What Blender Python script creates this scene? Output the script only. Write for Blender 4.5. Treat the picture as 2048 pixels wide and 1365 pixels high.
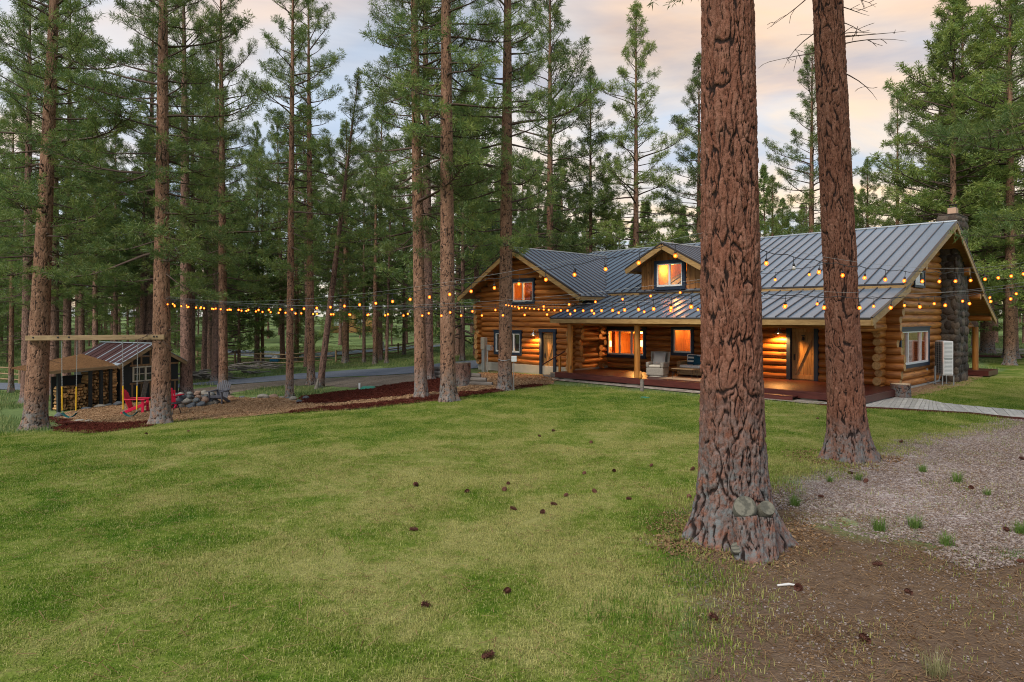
import bpy, bmesh, math, random
import numpy as np
from mathutils import Vector, Matrix, Euler
from mathutils.geometry import delaunay_2d_cdt

for o in list(bpy.data.objects):
    bpy.data.objects.remove(o)
scene = bpy.context.scene
COL = scene.collection
R = math.radians
random.seed(7)

# ------------------------------------------------------------------ camera
CAMH, F, CX, HY = 3.0, 1368.0, 1024.0, 635.0      # camera height, focal length, principal column, horizon row (photo pixels)
cd = bpy.data.cameras.new('camera')
cam = bpy.data.objects.new('camera', cd)
COL.objects.link(cam)
cam.location = (0, 0, CAMH)
cam.rotation_euler = (R(90), 0, 0)
cd.sensor_width = 36.0
cd.lens = 36.0 * F / 2048.0
cd.shift_y = -(682.5 - HY) / 2048.0
cd.clip_start = 0.1
cd.clip_end = 3000
scene.camera = cam

# ------------------------------------------------------------------ sky, sun, exposure
SUN_EL, SUN_AZ = R(48), R(215)       # azimuth clockwise from +Y: behind the camera, to its left
world = bpy.data.worlds.new('World')
scene.world = world
world.use_nodes = True
wt = world.node_tree
wt.nodes.clear()
def wn(t, **k):
    n = wt.nodes.new(t)
    for a, b in k.items():
        setattr(n, a, b)
    return n
w_out = wn('ShaderNodeOutputWorld')
w_bg = wn('ShaderNodeBackground')
w_sky = wn('ShaderNodeTexSky', sky_type='NISHITA', sun_disc=False, sun_elevation=SUN_EL, sun_rotation=SUN_AZ)
w_sky.air_density, w_sky.dust_density, w_sky.ozone_density = 1.0, 0.6, 1.2
w_tc = wn('ShaderNodeTexCoord')
w_sep = wn('ShaderNodeSeparateXYZ')
wt.links.new(w_tc.outputs['Generated'], w_sep.inputs[0])
def wmath(op, a, b=None, c=None, clamp=False):
    n = wn('ShaderNodeMath', operation=op, use_clamp=clamp)
    for i, v in enumerate((a, b, c)):
        if v is None: continue
        if isinstance(v, (int, float)): n.inputs[i].default_value = v
        else: wt.links.new(v, n.inputs[i])
    return n.outputs[0]
# clouds on a flat layer: direction divided by height gives the streaks their perspective
zc = wmath('MAXIMUM', w_sep.outputs['Z'], 0.0)
den = wmath('ADD', zc, 0.12)
cx = wmath('DIVIDE', w_sep.outputs['X'], den)
cy = wmath('DIVIDE', w_sep.outputs['Y'], den)
w_com = wn('ShaderNodeCombineXYZ')
wt.links.new(wmath('MULTIPLY', cx, 0.75), w_com.inputs[0]); wt.links.new(wmath('MULTIPLY', cy, 0.95), w_com.inputs[1])
def wnoise(scale, detail, off, dist=0.4):
    m = wn('ShaderNodeVectorMath', operation='ADD'); wt.links.new(w_com.outputs[0], m.inputs[0]); m.inputs[1].default_value = off
    n = wn('ShaderNodeTexNoise'); wt.links.new(m.outputs[0], n.inputs['Vector'])
    n.inputs['Scale'].default_value = scale; n.inputs['Detail'].default_value = detail
    n.inputs['Roughness'].default_value = 0.55; n.inputs['Distortion'].default_value = dist
    return n.outputs['Fac']
n1 = wnoise(0.9, 6, (3.1, 7.7, 0)); n2 = wnoise(0.7, 4, (11.3, 2.4, 5)); n3 = wnoise(1.6, 6, (1.3, 22.4, 9), 0.8)
def wramp(src, stops):
    r = wn('ShaderNodeValToRGB'); wt.links.new(src, r.inputs[0])
    e = r.color_ramp.elements
    while len(e) > 1: e.remove(e[-1])
    e[0].position, e[0].color = stops[0][0], (*stops[0][1], 1)
    for p, c in stops[1:]:
        x = e.new(p); x.color = (*c, 1)
    return r.outputs[0]
def wmix(fac, a, b):
    n = wn('ShaderNodeMix', data_type='RGBA')
    if isinstance(fac, (int, float)): n.inputs[0].default_value = fac
    else: wt.links.new(fac, n.inputs[0])
    for s, v in ((6, a), (7, b)):
        if isinstance(v, tuple): n.inputs[s].default_value = (*v, 1)
        else: wt.links.new(v, n.inputs[s])
    return n.outputs[2]
w_scale = wn('ShaderNodeVectorMath', operation='SCALE'); wt.links.new(w_sky.outputs[0], w_scale.inputs[0]); w_scale.inputs[3].default_value = 0.10
# thin dusk cloud: grey-lavender to cream to peach
cloudcol = wramp(n2, [(0.38, (0.38, 0.55, 0.80)), (0.48, (0.58, 0.70, 0.86)), (0.55, (0.83, 0.81, 0.81)), (0.65, (1.10, 0.76, 0.50))])
cover = wramp(n1, [(0.34, (0.15,) * 3), (0.52, (0.70,) * 3), (0.7, (0.92,) * 3)])
c1 = wmix(cover, w_scale.outputs[0], cloudcol)
grey = wramp(n3, [(0.50, (0, 0, 0)), (0.66, (0.45,) * 3)])
c2 = wmix(grey, c1, (0.44, 0.53, 0.68))
# a warm low band all round the horizon
low = wmath('SUBTRACT', 1.0, wmath('DIVIDE', zc, 0.30), clamp=True)
c3 = wmix(wmath('MULTIPLY', low, 0.26), c2, (1.0, 0.90, 0.72))
# the last light of the sunset: a broad glow low in the sky, front right
w_dot = wn('ShaderNodeVectorMath', operation='DOT_PRODUCT'); wt.links.new(w_tc.outputs['Generated'], w_dot.inputs[0]); w_dot.inputs[1].default_value = (0.36, 0.915, 0.18)
glow = wmath('POWER', wmath('MAXIMUM', w_dot.outputs['Value'], 0.0), 9.0)
glow = wmath('MULTIPLY', glow, wmath('MULTIPLY_ADD', n3, 2.6, -0.75, clamp=True))
glow = wmath('MULTIPLY', glow, wmath('SUBTRACT', 1.0, wmath('DIVIDE', zc, 0.52), clamp=True))
c3 = wmix(wmath('MULTIPLY', glow, 1.45, clamp=True), c3, (1.20, 0.84, 0.46))
wt.links.new(c3, w_bg.inputs[0])
w_bg.inputs[1].default_value = 0.78
wt.links.new(w_bg.outputs[0], w_out.inputs[0])

sl = bpy.data.lights.new('sun', 'SUN')
sun = bpy.data.objects.new('sun', sl); COL.objects.link(sun)
sl.energy = 2.2; sl.angle = R(24); sl.color = (1.0, 0.93, 0.84)
sd = Vector((math.sin(SUN_AZ) * math.cos(SUN_EL), math.cos(SUN_AZ) * math.cos(SUN_EL), math.sin(SUN_EL)))
sun.rotation_euler = sd.to_track_quat('Z', 'Y').to_euler()
sun.location = sd * 60

vs = scene.view_settings
vs.view_transform = 'Standard'; vs.look = 'None'; vs.gamma = 1.0; vs.use_curve_mapping = False
vs.exposure = 0.64
cy_ = scene.cycles
cy_.use_denoising = True
cy_.denoising_prefilter = 'NONE'
cy_.filter_width = 1.05
cy_.max_bounces = 6; cy_.diffuse_bounces = 3; cy_.glossy_bounces = 3; cy_.transmission_bounces = 4; cy_.transparent_max_bounces = 8
cy_.sample_clamp_indirect = 6.0
cy_.caustics_reflective = False; cy_.caustics_refractive = False

# ------------------------------------------------------------------ terrain and pixel helpers
def sstep(a, b, x):
    q = np.clip((np.asarray(x, float) - a) / (b - a), 0, 1)
    return q * q * (3 - 2 * q)
def g(x, y):
    x = np.asarray(x, float); y = np.asarray(y, float)
    q = -(x + 3.0)
    soft = np.where(q > 30, q, np.log1p(np.exp(np.clip(q * 1.5, -40, 45))) / 1.5)
    drop = 0.105 * soft * sstep(12, 30, y)
    drop = 1.3 * np.tanh(drop / 1.3 * 1.12)
    rise = 0.030 * np.log1p(np.exp(np.clip((y - 64) * 0.25, -40, 40))) / 0.25
    rise = np.minimum(rise, 3.2 + 0.004 * np.maximum(y - 170, 0))
    return -drop + rise
def gz(x, y):
    return float(g(x, y))
def P(px, py, zoff=0.0):
    """ground point seen at photo pixel (px, py)"""
    ys = np.linspace(3.5, 130, 6000)
    xs = (px - CX) / F * ys
    d = CAMH - (py - HY) / F * ys - (g(xs, ys) + zoff)
    i = np.where(d <= 0)[0]
    i = i[0] if len(i) else len(ys) - 1
    return Vector((xs[i], ys[i], float(g(xs[i], ys[i])) + zoff))
def at(px, Y, py=None):
    x = (px - CX) / F * Y
    z = gz(x, Y) if py is None else CAMH - (py - HY) / F * Y
    return Vector((x, Y, z))
def zpx(py, Y):
    return CAMH - (py - HY) / F * Y

# ------------------------------------------------------------------ object helpers
def tag(o, label=None, cat=None, group=None, kind=None):
    if label: o['label'] = label
    if cat: o['category'] = cat
    if group: o['group'] = group
    if kind: o['kind'] = kind
    return o
def empty(name, loc=(0, 0, 0), rz=0.0, label=None, cat=None, group=None):
    o = bpy.data.objects.new(name, None)
    o.empty_display_size = 0.2
    COL.objects.link(o)
    o.location = loc; o.rotation_euler = (0, 0, rz)
    return tag(o, label, cat, group)
def link(name, me, parent=None, mats=None, loc=None):
    if mats is not None and not len(me.materials):
        for m in (mats if isinstance(mats, (list, tuple)) else [mats]):
            me.materials.append(m)
    o = bpy.data.objects.new(name, me)
    COL.objects.link(o)
    if parent is not None: o.parent = parent
    if loc is not None: o.location = loc
    return o
def copy_tree(o, parent=None):
    c = o.copy(); COL.objects.link(c)
    if parent is not None: c.parent = parent
    for ch in o.children:
        copy_tree(ch, c)
    return c

class MB:
    def __init__(s):
        s.v = []; s.f = []; s.m = []; s.sm = []
    def add(s, v, f, mi=0, smooth=False):
        b = len(s.v)
        s.v += [tuple(p) for p in v]
        s.f += [tuple(i + b for i in q) for q in f]
        s.m += [mi] * len(f); s.sm += [smooth] * len(f)
        return s
    def box(s, c, size, rot=None, mi=0):
        x, y, z = (q / 2 for q in size)
        vs_ = [Vector((a * x, b * y, d * z)) for d in (-1, 1) for b in (-1, 1) for a in (-1, 1)]
        if rot is not None:
            Rm = rot if isinstance(rot, Matrix) else Euler(rot).to_matrix()
            vs_ = [Rm @ p for p in vs_]
        c = Vector(c)
        return s.add([p + c for p in vs_], [(0, 2, 3, 1), (4, 5, 7, 6), (0, 1, 5, 4), (2, 6, 7, 3), (0, 4, 6, 2), (1, 3, 7, 5)], mi)
    def bx(s, x0, x1, y0, y1, z0, z1, mi=0):
        return s.box(((x0 + x1) / 2, (y0 + y1) / 2, (z0 + z1) / 2), (abs(x1 - x0), abs(y1 - y0), abs(z1 - z0)), None, mi)
    def bar(s, p0, p1, w, h, up=(0, 0, 1), mi=0):
        """rectangular bar from p0 to p1, w across, h along up"""
        p0 = Vector(p0); p1 = Vector(p1); a = (p1 - p0); L = a.length; a.normalize()
        up = Vector(up); side = a.cross(up)
        if side.length < 1e-4: side = a.cross(Vector((1, 0, 0)))
        side.normalize(); u = side.cross(a)
        M = Matrix((a, side, u)).transposed()
        return s.box((p0 + p1) / 2, (L, w, h), M, mi)
    def tube(s, path, rad, n=8, cap=True, mi=0, capmi=None, smooth=True):
        path = [Vector(p) for p in path]
        if isinstance(rad, (int, float)): rad = [rad] * len(path)
        vs_, fs = [], []
        prev = None
        for i, p in enumerate(path):
            d = (path[min(i + 1, len(path) - 1)] - path[max(i - 1, 0)])
            d.normalize()
            if prev is None:
                up = Vector((0, 0, 1)) if abs(d.z) < 0.9 else Vector((1, 0, 0))
                a = d.cross(up); a.normalize()
            else:
                a = prev - d * prev.dot(d); a.normalize()
            prev = a
            b = d.cross(a)
            for k in range(n):
                t = 2 * math.pi * k / n
                vs_.append(p + (a * math.cos(t) + b * math.sin(t)) * rad[i])
        for i in range(len(path) - 1):
            for k in range(n):
                k2 = (k + 1) % n
                fs.append((i * n + k, i * n + k2, (i + 1) * n + k2, (i + 1) * n + k))
        s.add(vs_, fs, mi, smooth)
        if cap:
            cm = mi if capmi is None else capmi
            s.add([vs_[k] for k in range(n)], [tuple(range(n))[::-1]], cm)
            s.add([vs_[-n + k] for k in range(n)], [tuple(range(n))], cm)
        return s
    def lathe(s, prof, n=16, c=(0, 0, 0), mi=0, smooth=True):
        c = Vector(c); vs_, fs = [], []
        for r, z in prof:
            for k in range(n):
                t = 2 * math.pi * k / n
                vs_.append(c + Vector((r * math.cos(t), r * math.sin(t), z)))
        for i in range(len(prof) - 1):
            for k in range(n):
                k2 = (k + 1) % n
                fs.append((i * n + k, i * n + k2, (i + 1) * n + k2, (i + 1) * n + k))
        return s.add(vs_, fs, mi, smooth)
    def prism(s, poly, y0, y1, mi=0):
        """polygon in xz extruded along y"""
        n = len(poly)
        v = [(x, y0, z) for x, z in poly] + [(x, y1, z) for x, z in poly]
        f = [tuple(range(n)), tuple(range(2 * n - 1, n - 1, -1))] + [(i, i + n, (i + 1) % n + n, (i + 1) % n) for i in range(n)]
        return s.add(v, f, mi)
    def xform(s, M):
        s.v = [tuple(M @ Vector(p)) for p in s.v]
        return s
    def mesh(s, name):
        me = bpy.data.meshes.new(name)
        me.from_pydata(s.v, [], s.f)
        me.polygons.foreach_set('material_index', s.m)
        me.polygons.foreach_set('use_smooth', s.sm)
        me.update()
        return me
    def build(s, name, mats, parent=None, loc=None, bevel=0):
        me = s.mesh(name)
        if bevel or True:
            bm = bmesh.new(); bm.from_mesh(me)
            bmesh.ops.remove_doubles(bm, verts=bm.verts, dist=1e-5) if len(s.v) < 4000 and bevel else None
            bmesh.ops.recalc_face_normals(bm, faces=bm.faces)
            bm.to_mesh(me); bm.free()
        o = link(name, me, parent, mats, loc)
        if bevel:
            b = o.modifiers.new('bevel', 'BEVEL'); b.width = bevel; b.segments = 2; b.limit_method = 'ANGLE'
        return o

def np_mesh(name, V, Fc, mats=None, smooth=False, attrs=None):
    """mesh from numpy arrays; Fc is (n,3) or (n,4)"""
    V = np.asarray(V, np.float32); Fc = np.asarray(Fc, np.int32)
    me = bpy.data.meshes.new(name)
    k = Fc.shape[1]
    me.vertices.add(len(V)); me.vertices.foreach_set('co', V.ravel())
    me.loops.add(Fc.size); me.loops.foreach_set('vertex_index', Fc.ravel())
    me.polygons.add(len(Fc))
    me.polygons.foreach_set('loop_start', np.arange(0, Fc.size, k, dtype=np.int32))
    me.polygons.foreach_set('loop_total', np.full(len(Fc), k, np.int32))
    me.polygons.foreach_set('use_smooth', np.full(len(Fc), smooth, bool))
    me.update(calc_edges=True)
    for an, av in (attrs or {}).items():
        a = me.attributes.new(an, 'FLOAT', 'POINT'); a.data.foreach_set('value', np.asarray(av, np.float32))
    if mats is not None:
        for m in (mats if isinstance(mats, (list, tuple)) else [mats]): me.materials.append(m)
    me.validate()
    return me

# ------------------------------------------------------------------ materials
class NT:
    def __init__(s, name):
        s.m = bpy.data.materials.new(name); s.m.use_nodes = True
        s.t = s.m.node_tree; s.t.nodes.clear()
        s.out = s.n('ShaderNodeOutputMaterial')
    def n(s, t, **k):
        x = s.t.nodes.new(t)
        for a, b in k.items(): setattr(x, a, b)
        return x
    def set(s, inp, v):
        if v is None: return
        if isinstance(v, bpy.types.NodeSocket): s.t.links.new(v, inp)
        elif isinstance(v, (tuple, list)) and len(v) == 3 and inp.type == 'RGBA': inp.default_value = (*v, 1)
        else: inp.default_value = v
    def coord(s, kind='Object', scale=(1, 1, 1), rot=(0, 0, 0)):
        if kind == 'World': o = s.n('ShaderNodeNewGeometry').outputs['Position']
        else: o = s.n('ShaderNodeTexCoord').outputs[kind]
        mp = s.n('ShaderNodeMapping'); s.t.links.new(o, mp.inputs[0]); mp.inputs['Scale'].default_value = scale; mp.inputs['Rotation'].default_value = rot
        return mp.outputs[0]
    def noise(s, vec, scale, detail=4, rough=0.55, dist=0.0, out='Fac'):
        x = s.n('ShaderNodeTexNoise'); s.set(x.inputs['Vector'], vec); x.inputs['Scale'].default_value = scale
        x.inputs['Detail'].default_value = detail; x.inputs['Roughness'].default_value = rough; x.inputs['Distortion'].default_value = dist
        return x.outputs[out]
    def voro(s, vec, scale, feature='F1', out='Distance', rand=1.0):
        x = s.n('ShaderNodeTexVoronoi', feature=feature); s.set(x.inputs['Vector'], vec); x.inputs['Scale'].default_value = scale
        x.inputs['Randomness'].default_value = rand
        return x.outputs[out]
    def ramp(s, src, stops, interp='LINEAR'):
        x = s.n('ShaderNodeValToRGB'); s.t.links.new(src, x.inputs[0]); x.color_ramp.interpolation = interp
        e = x.color_ramp.elements
        while len(e) > 1: e.remove(e[-1])
        def c4(c): return (c, c, c, 1) if isinstance(c, (int, float)) else (*c, 1)
        e[0].position, e[0].color = stops[0][0], c4(stops[0][1])
        for p, c in stops[1:]:
            q = e.new(p); q.color = c4(c)
        return x.outputs[0]
    def mix(s, fac, a, b, mode='MIX'):
        x = s.n('ShaderNodeMix', data_type='RGBA', blend_type=mode); s.set(x.inputs[0], fac); s.set(x.inputs[6], a); s.set(x.inputs[7], b)
        return x.outputs[2]
    def math(s, op, a, b=None, c=None, clamp=False):
        x = s.n('ShaderNodeMath', operation=op, use_clamp=clamp)
        for i, v in enumerate((a, b, c)): s.set(x.inputs[i], v)
        return x.outputs[0]
    def attr(s, name, out='Fac'):
        x = s.n('ShaderNodeAttribute'); x.attribute_name = name
        return x.outputs[out]
    def rand(s):
        return s.n('ShaderNodeObjectInfo').outputs['Random']
    def bump(s, h, strength=0.5, dist=0.02):
        x = s.n('ShaderNodeBump'); x.inputs['Strength'].default_value = strength; x.inputs['Distance'].default_value = dist
        s.t.links.new(h, x.inputs['Height']); return x.outputs[0]
    def hsv(s, col, h=0.5, sa=1.0, v=1.0):
        x = s.n('ShaderNodeHueSaturation'); s.set(x.inputs['Hue'], h); s.set(x.inputs['Saturation'], sa); s.set(x.inputs['Value'], v); s.set(x.inputs['Color'], col)
        return x.outputs[0]
    def bsdf(s, col, rough=0.7, normal=None, metal=0.0, spec=0.4, **kw):
        x = s.n('ShaderNodeBsdfPrincipled'); s.set(x.inputs['Base Color'], col); s.set(x.inputs['Roughness'], rough)
        s.set(x.inputs['Metallic'], metal); s.set(x.inputs['Specular IOR Level'], spec)
        if normal is not None: s.t.links.new(normal, x.inputs['Normal'])
        for k, v in kw.items(): s.set(x.inputs[k], v)
        return x.outputs[0]
    def done(s, sh):
        s.t.links.new(sh, s.out.inputs['Surface']); return s.m

def simple(name, col, rough=0.6, var=0.15, scale=6.0, metal=0.0, spec=0.4, bump=0.0, bscale=40.0, kind='Object'):
    t = NT(name); v = t.coord(kind)
    n = t.noise(v, scale, 5)
    c = t.hsv(col, v=t.math('MULTIPLY_ADD', n, var * 2, 1 - var))
    nm = t.bump(t.noise(v, bscale, 3), bump, 0.01) if bump else None
    return t.done(t.bsdf(c, rough, nm, metal, spec))

def wood(name, dark, light, stretch=(1, 1, 1), scale=3.0, rough=0.55, knots=True, bump=0.25, var=0.25):
    """grain runs along the axis with the small stretch value"""
    t = NT(name); v = t.coord('Object', stretch)
    rnd = t.rand()
    off = t.n('ShaderNodeVectorMath', operation='ADD'); t.t.links.new(v, off.inputs[0])
    cb = t.n('ShaderNodeCombineXYZ')
    for i, k in enumerate((37.0, 91.0, 53.0)): t.set(cb.inputs[i], t.math('MULTIPLY', rnd, k))
    t.t.links.new(cb.outputs[0], off.inputs[1]); v = off.outputs[0]
    gr = t.noise(v, scale * 4, 6, 0.6, 0.6)
    big = t.noise(v, scale * 0.7, 3)
    c = t.ramp(gr, [(0.3, dark), (0.7, light)])
    c = t.hsv(c, v=t.math('MULTIPLY_ADD', big, 0.7, 0.65))
    c = t.hsv(c, v=t.math('MULTIPLY_ADD', rnd, var, 1 - var / 2))
    if knots:
        w = t.coord('Object', tuple(0.35 + 0.65 * q for q in stretch))
        kn = t.voro(w, scale * 0.9)
        c = t.mix(t.ramp(kn, [(0.05, 0.85), (0.12, 0.0)]), c, tuple(q * 0.22 for q in dark))
    return t.done(t.bsdf(c, rough, t.bump(gr, bump, 0.01), 0, 0.35))
M = {}
# ---- wood and house materials
M['log_s'] = wood('honey log wood along s', (0.17, 0.046, 0.008), (0.53, 0.195, 0.040), (0.10, 1, 1), 2.4, 0.55, True, 0.2, 0.45)
M['log_t'] = wood('honey log wood along t', (0.18, 0.052, 0.009), (0.58, 0.235, 0.052), (1, 0.10, 1), 2.4, 0.55, True, 0.2, 0.45)
M['log_z'] = wood('honey post wood', (0.26, 0.085, 0.014), (0.62, 0.265, 0.055), (1, 1, 0.10), 2.6, 0.45, True, 0.2, 0.3)
def endgrain():
    t = NT('log end grain'); v = t.coord('Object')
    n = t.noise(v, 14, 5, 0.6)
    c = t.ramp(n, [(0.3, (0.33, 0.15, 0.045)), (0.7, (0.62, 0.36, 0.14))])
    c = t.hsv(c, v=t.math('MULTIPLY_ADD', t.rand(), 0.4, 0.75))
    return t.done(t.bsdf(c, 0.6, t.bump(n, 0.4, 0.01)))
M['logend'] = endgrain()
M['fascia'] = wood('tan fascia board', (0.27, 0.15, 0.055), (0.48, 0.30, 0.12), (0.2, 0.2, 1), 3, 0.55, False, 0.1, 0.2)
M['soffit'] = wood('soffit boards', (0.16, 0.065, 0.02), (0.36, 0.16, 0.05), (0.15, 1, 1), 3, 0.5, False, 0.15, 0.2)
M['siding'] = wood('dormer board siding', (0.22, 0.085, 0.025), (0.46, 0.21, 0.07), (1, 1, 0.12), 4, 0.55, True, 0.2, 0.5)
M['doorwood'] = wood('plank door wood', (0.26, 0.12, 0.035), (0.55, 0.31, 0.11), (1, 1, 0.12), 4, 0.5, True, 0.2, 0.35)
M['deckwood'] = wood('oxblood stained deck', (0.050, 0.012, 0.010), (0.115, 0.030, 0.022), (0.12, 1, 1), 4, 0.38, False, 0.15, 0.25)
M['bluetrim'] = simple('navy window trim', (0.018, 0.030, 0.055), 0.5, 0.2)
M['white'] = simple('white vinyl', (0.74, 0.74, 0.72), 0.4, 0.05)
M['iron'] = simple('black iron', (0.02, 0.02, 0.022), 0.5, 0.3, 20)
M['concrete'] = simple('pale concrete foundation', (0.40, 0.37, 0.31), 0.85, 0.3, 1.6, bump=0.4)
M['plinth'] = simple('deck pier concrete', (0.30, 0.27, 0.22), 0.9, 0.3, 5, bump=0.4)
def roofmetal(name, col, rough=0.33):
    t = NT(name); v = t.coord('Object')
    n = t.noise(v, 0.9, 4); f = t.noise(v, 40, 3)
    c = t.hsv(col, v=t.math('MULTIPLY_ADD', n, 0.35, 0.82))
    c = t.hsv(c, v=t.math('MULTIPLY_ADD', t.rand(), 0.14, 0.93))
    return t.done(t.bsdf(c, t.math('MULTIPLY_ADD', n, 0.2, rough - 0.08), t.bump(f, 0.05, 0.01), 0.30, 0.6))
M['roof'] = roofmetal('blue grey standing seam metal', (0.165, 0.225, 0.29), 0.30)
M['flashing'] = simple('dark roof edge metal', (0.07, 0.055, 0.05), 0.4, 0.1, metal=0.5)
M['seam'] = simple('standing seam rib', (0.115, 0.10, 0.105), 0.45, 0.15, metal=0.4)
def glassmat():
    t = NT('window glass')
    tr = t.n('ShaderNodeBsdfTransparent'); tr.inputs[0].default_value = (0.93, 0.95, 0.95, 1)
    gl = t.n('ShaderNodeBsdfGlossy'); gl.inputs['Roughness'].default_value = 0.02
    fr = t.n('ShaderNodeFresnel'); bk = t.n('ShaderNodeNewGeometry').outputs['Backfacing']; t.t.links.new(t.math('MULTIPLY_ADD', bk, -0.8333, 1.5), fr.inputs[0])
    mx = t.n('ShaderNodeMixShader'); t.t.links.new(t.math('MULTIPLY', fr.outputs[0], 1.2, clamp=True), mx.inputs[0])
    t.t.links.new(tr.outputs[0], mx.inputs[1]); t.t.links.new(gl.outputs[0], mx.inputs[2])
    return t.done(mx.outputs[0])
M['glass'] = glassmat()
M['roomwood'] = wood('interior pine', (0.42, 0.18, 0.05), (0.72, 0.40, 0.14), (1, 1, 0.2), 2.5, 0.6, False, 0.0, 0.1)
M['roomdark'] = simple('dim interior plaster', (0.20, 0.15, 0.11), 0.8, 0.2, 2)
M['blind'] = simple('brown blind', (0.10, 0.055, 0.04), 0.8, 0.1)
def emit(name, col, st):
    t = NT(name); e = t.n('ShaderNodeEmission'); e.inputs[0].default_value = (*col, 1); e.inputs[1].default_value = st
    return t.done(e.outputs[0])
M['shade'] = emit('lit lamp shade', (1.0, 0.62, 0.22), 3.5)
def ambulb():
    t = NT('amber bulb glass'); e = t.n('ShaderNodeEmission'); e.inputs[0].default_value = (1.0, 0.15, 0.012, 1); e.inputs[1].default_value = 2.4
    tr = t.n('ShaderNodeBsdfTransparent'); tr.inputs[0].default_value = (1.0, 0.8, 0.5, 1); m = t.n('ShaderNodeMixShader'); m.inputs[0].default_value = 0.6
    t.t.links.new(tr.outputs[0], m.inputs[1]); t.t.links.new(e.outputs[0], m.inputs[2]); return t.done(m.outputs[0])
M['bulb'] = ambulb()
M['filament'] = emit('glowing filament', (1.0, 0.42, 0.09), 9.0)
M['sconcebulb'] = emit('sconce bulb', (1.0, 0.55, 0.18), 25.0)
M['bulboff'] = simple('unlit clear bulb', (0.45, 0.42, 0.38), 0.15, 0.1, spec=0.8)
M['galv'] = simple('galvanised metal', (0.42, 0.43, 0.43), 0.35, 0.2, 8, metal=0.7)
def rockmat(name, cols, scale=5.0, bump=0.8):
    t = NT(name); v = t.coord('Object')
    n = t.noise(v, scale, 7, 0.65); r = t.rand()
    base = t.ramp(r, [(i / max(1, len(cols) - 1) * 0.98, c) for i, c in enumerate(cols)], 'CONSTANT')
    c = t.hsv(base, v=t.math('MULTIPLY_ADD', n, 1.1, 0.45))
    return t.done(t.bsdf(c, 0.85, t.bump(n, bump, 0.05)))
M['rock'] = rockmat('river boulders', [(0.13, 0.14, 0.14), (0.25, 0.22, 0.17), (0.29, 0.19, 0.135), (0.10, 0.11, 0.12), (0.31, 0.28, 0.23), (0.20, 0.21, 0.195)], 9)
M['lava'] = rockmat('dark chimney stone', [(0.040, 0.028, 0.020), (0.070, 0.048, 0.034), (0.105, 0.078, 0.055), (0.050, 0.038, 0.028), (0.135, 0.105, 0.075)], 7)
M['mortar'] = simple('chimney mortar', (0.10, 0.085, 0.07), 0.95, 0.3, 8, bump=0.5)
M['clay'] = simple('clay flue', (0.52, 0.33, 0.22), 0.8, 0.15)
# ---- needles and bark
def needles(name, a, b, tip=(0.10, 0.12, 0.03)):
    t = NT(name); v = t.coord('World')
    n = t.noise(v, 0.9, 3); f = t.attr('rnd')
    c = t.mix(n, a, b)
    c = t.mix(t.math('MULTIPLY', t.math('POWER', f, 1.6), 0.75), c, tip)
    c = t.hsv(c, v=t.math('MULTIPLY_ADD', t.rand(), 0.5, 0.75))
    d = t.n('ShaderNodeBsdfDiffuse'); t.set(d.inputs[0], c)
    tl = t.n('ShaderNodeBsdfTranslucent'); t.set(tl.inputs[0], t.hsv(c, v=1.5))
    gl = t.n('ShaderNodeBsdfGlossy'); gl.inputs['Roughness'].default_value = 0.5; gl.inputs[0].default_value = (0.8, 0.9, 0.8, 1)
    m1 = t.n('ShaderNodeMixShader'); m1.inputs[0].default_value = 0.33
    t.t.links.new(d.outputs[0], m1.inputs[1]); t.t.links.new(tl.outputs[0], m1.inputs[2])
    m2 = t.n('ShaderNodeMixShader'); m2.inputs[0].default_value = 0.035
    t.t.links.new(m1.outputs[0], m2.inputs[1]); t.t.links.new(gl.outputs[0], m2.inputs[2])
    return t.done(m2.outputs[0])
M['needle'] = needles('ponderosa needles', (0.060, 0.115, 0.034), (0.115, 0.180, 0.046), (0.27, 0.30, 0.070))
M['needle_y'] = needles('yellow green needles', (0.10, 0.165, 0.040), (0.18, 0.24, 0.055), (0.30, 0.32, 0.07))
M['needle_b'] = needles('blue spruce needles', (0.10, 0.16, 0.16), (0.17, 0.24, 0.23), (0.22, 0.30, 0.28))
M['twig'] = simple('dead grey twig', (0.16, 0.125, 0.10), 0.9, 0.3)
M['branch'] = simple('branch bark', (0.085, 0.055, 0.040), 0.9, 0.3)
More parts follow.
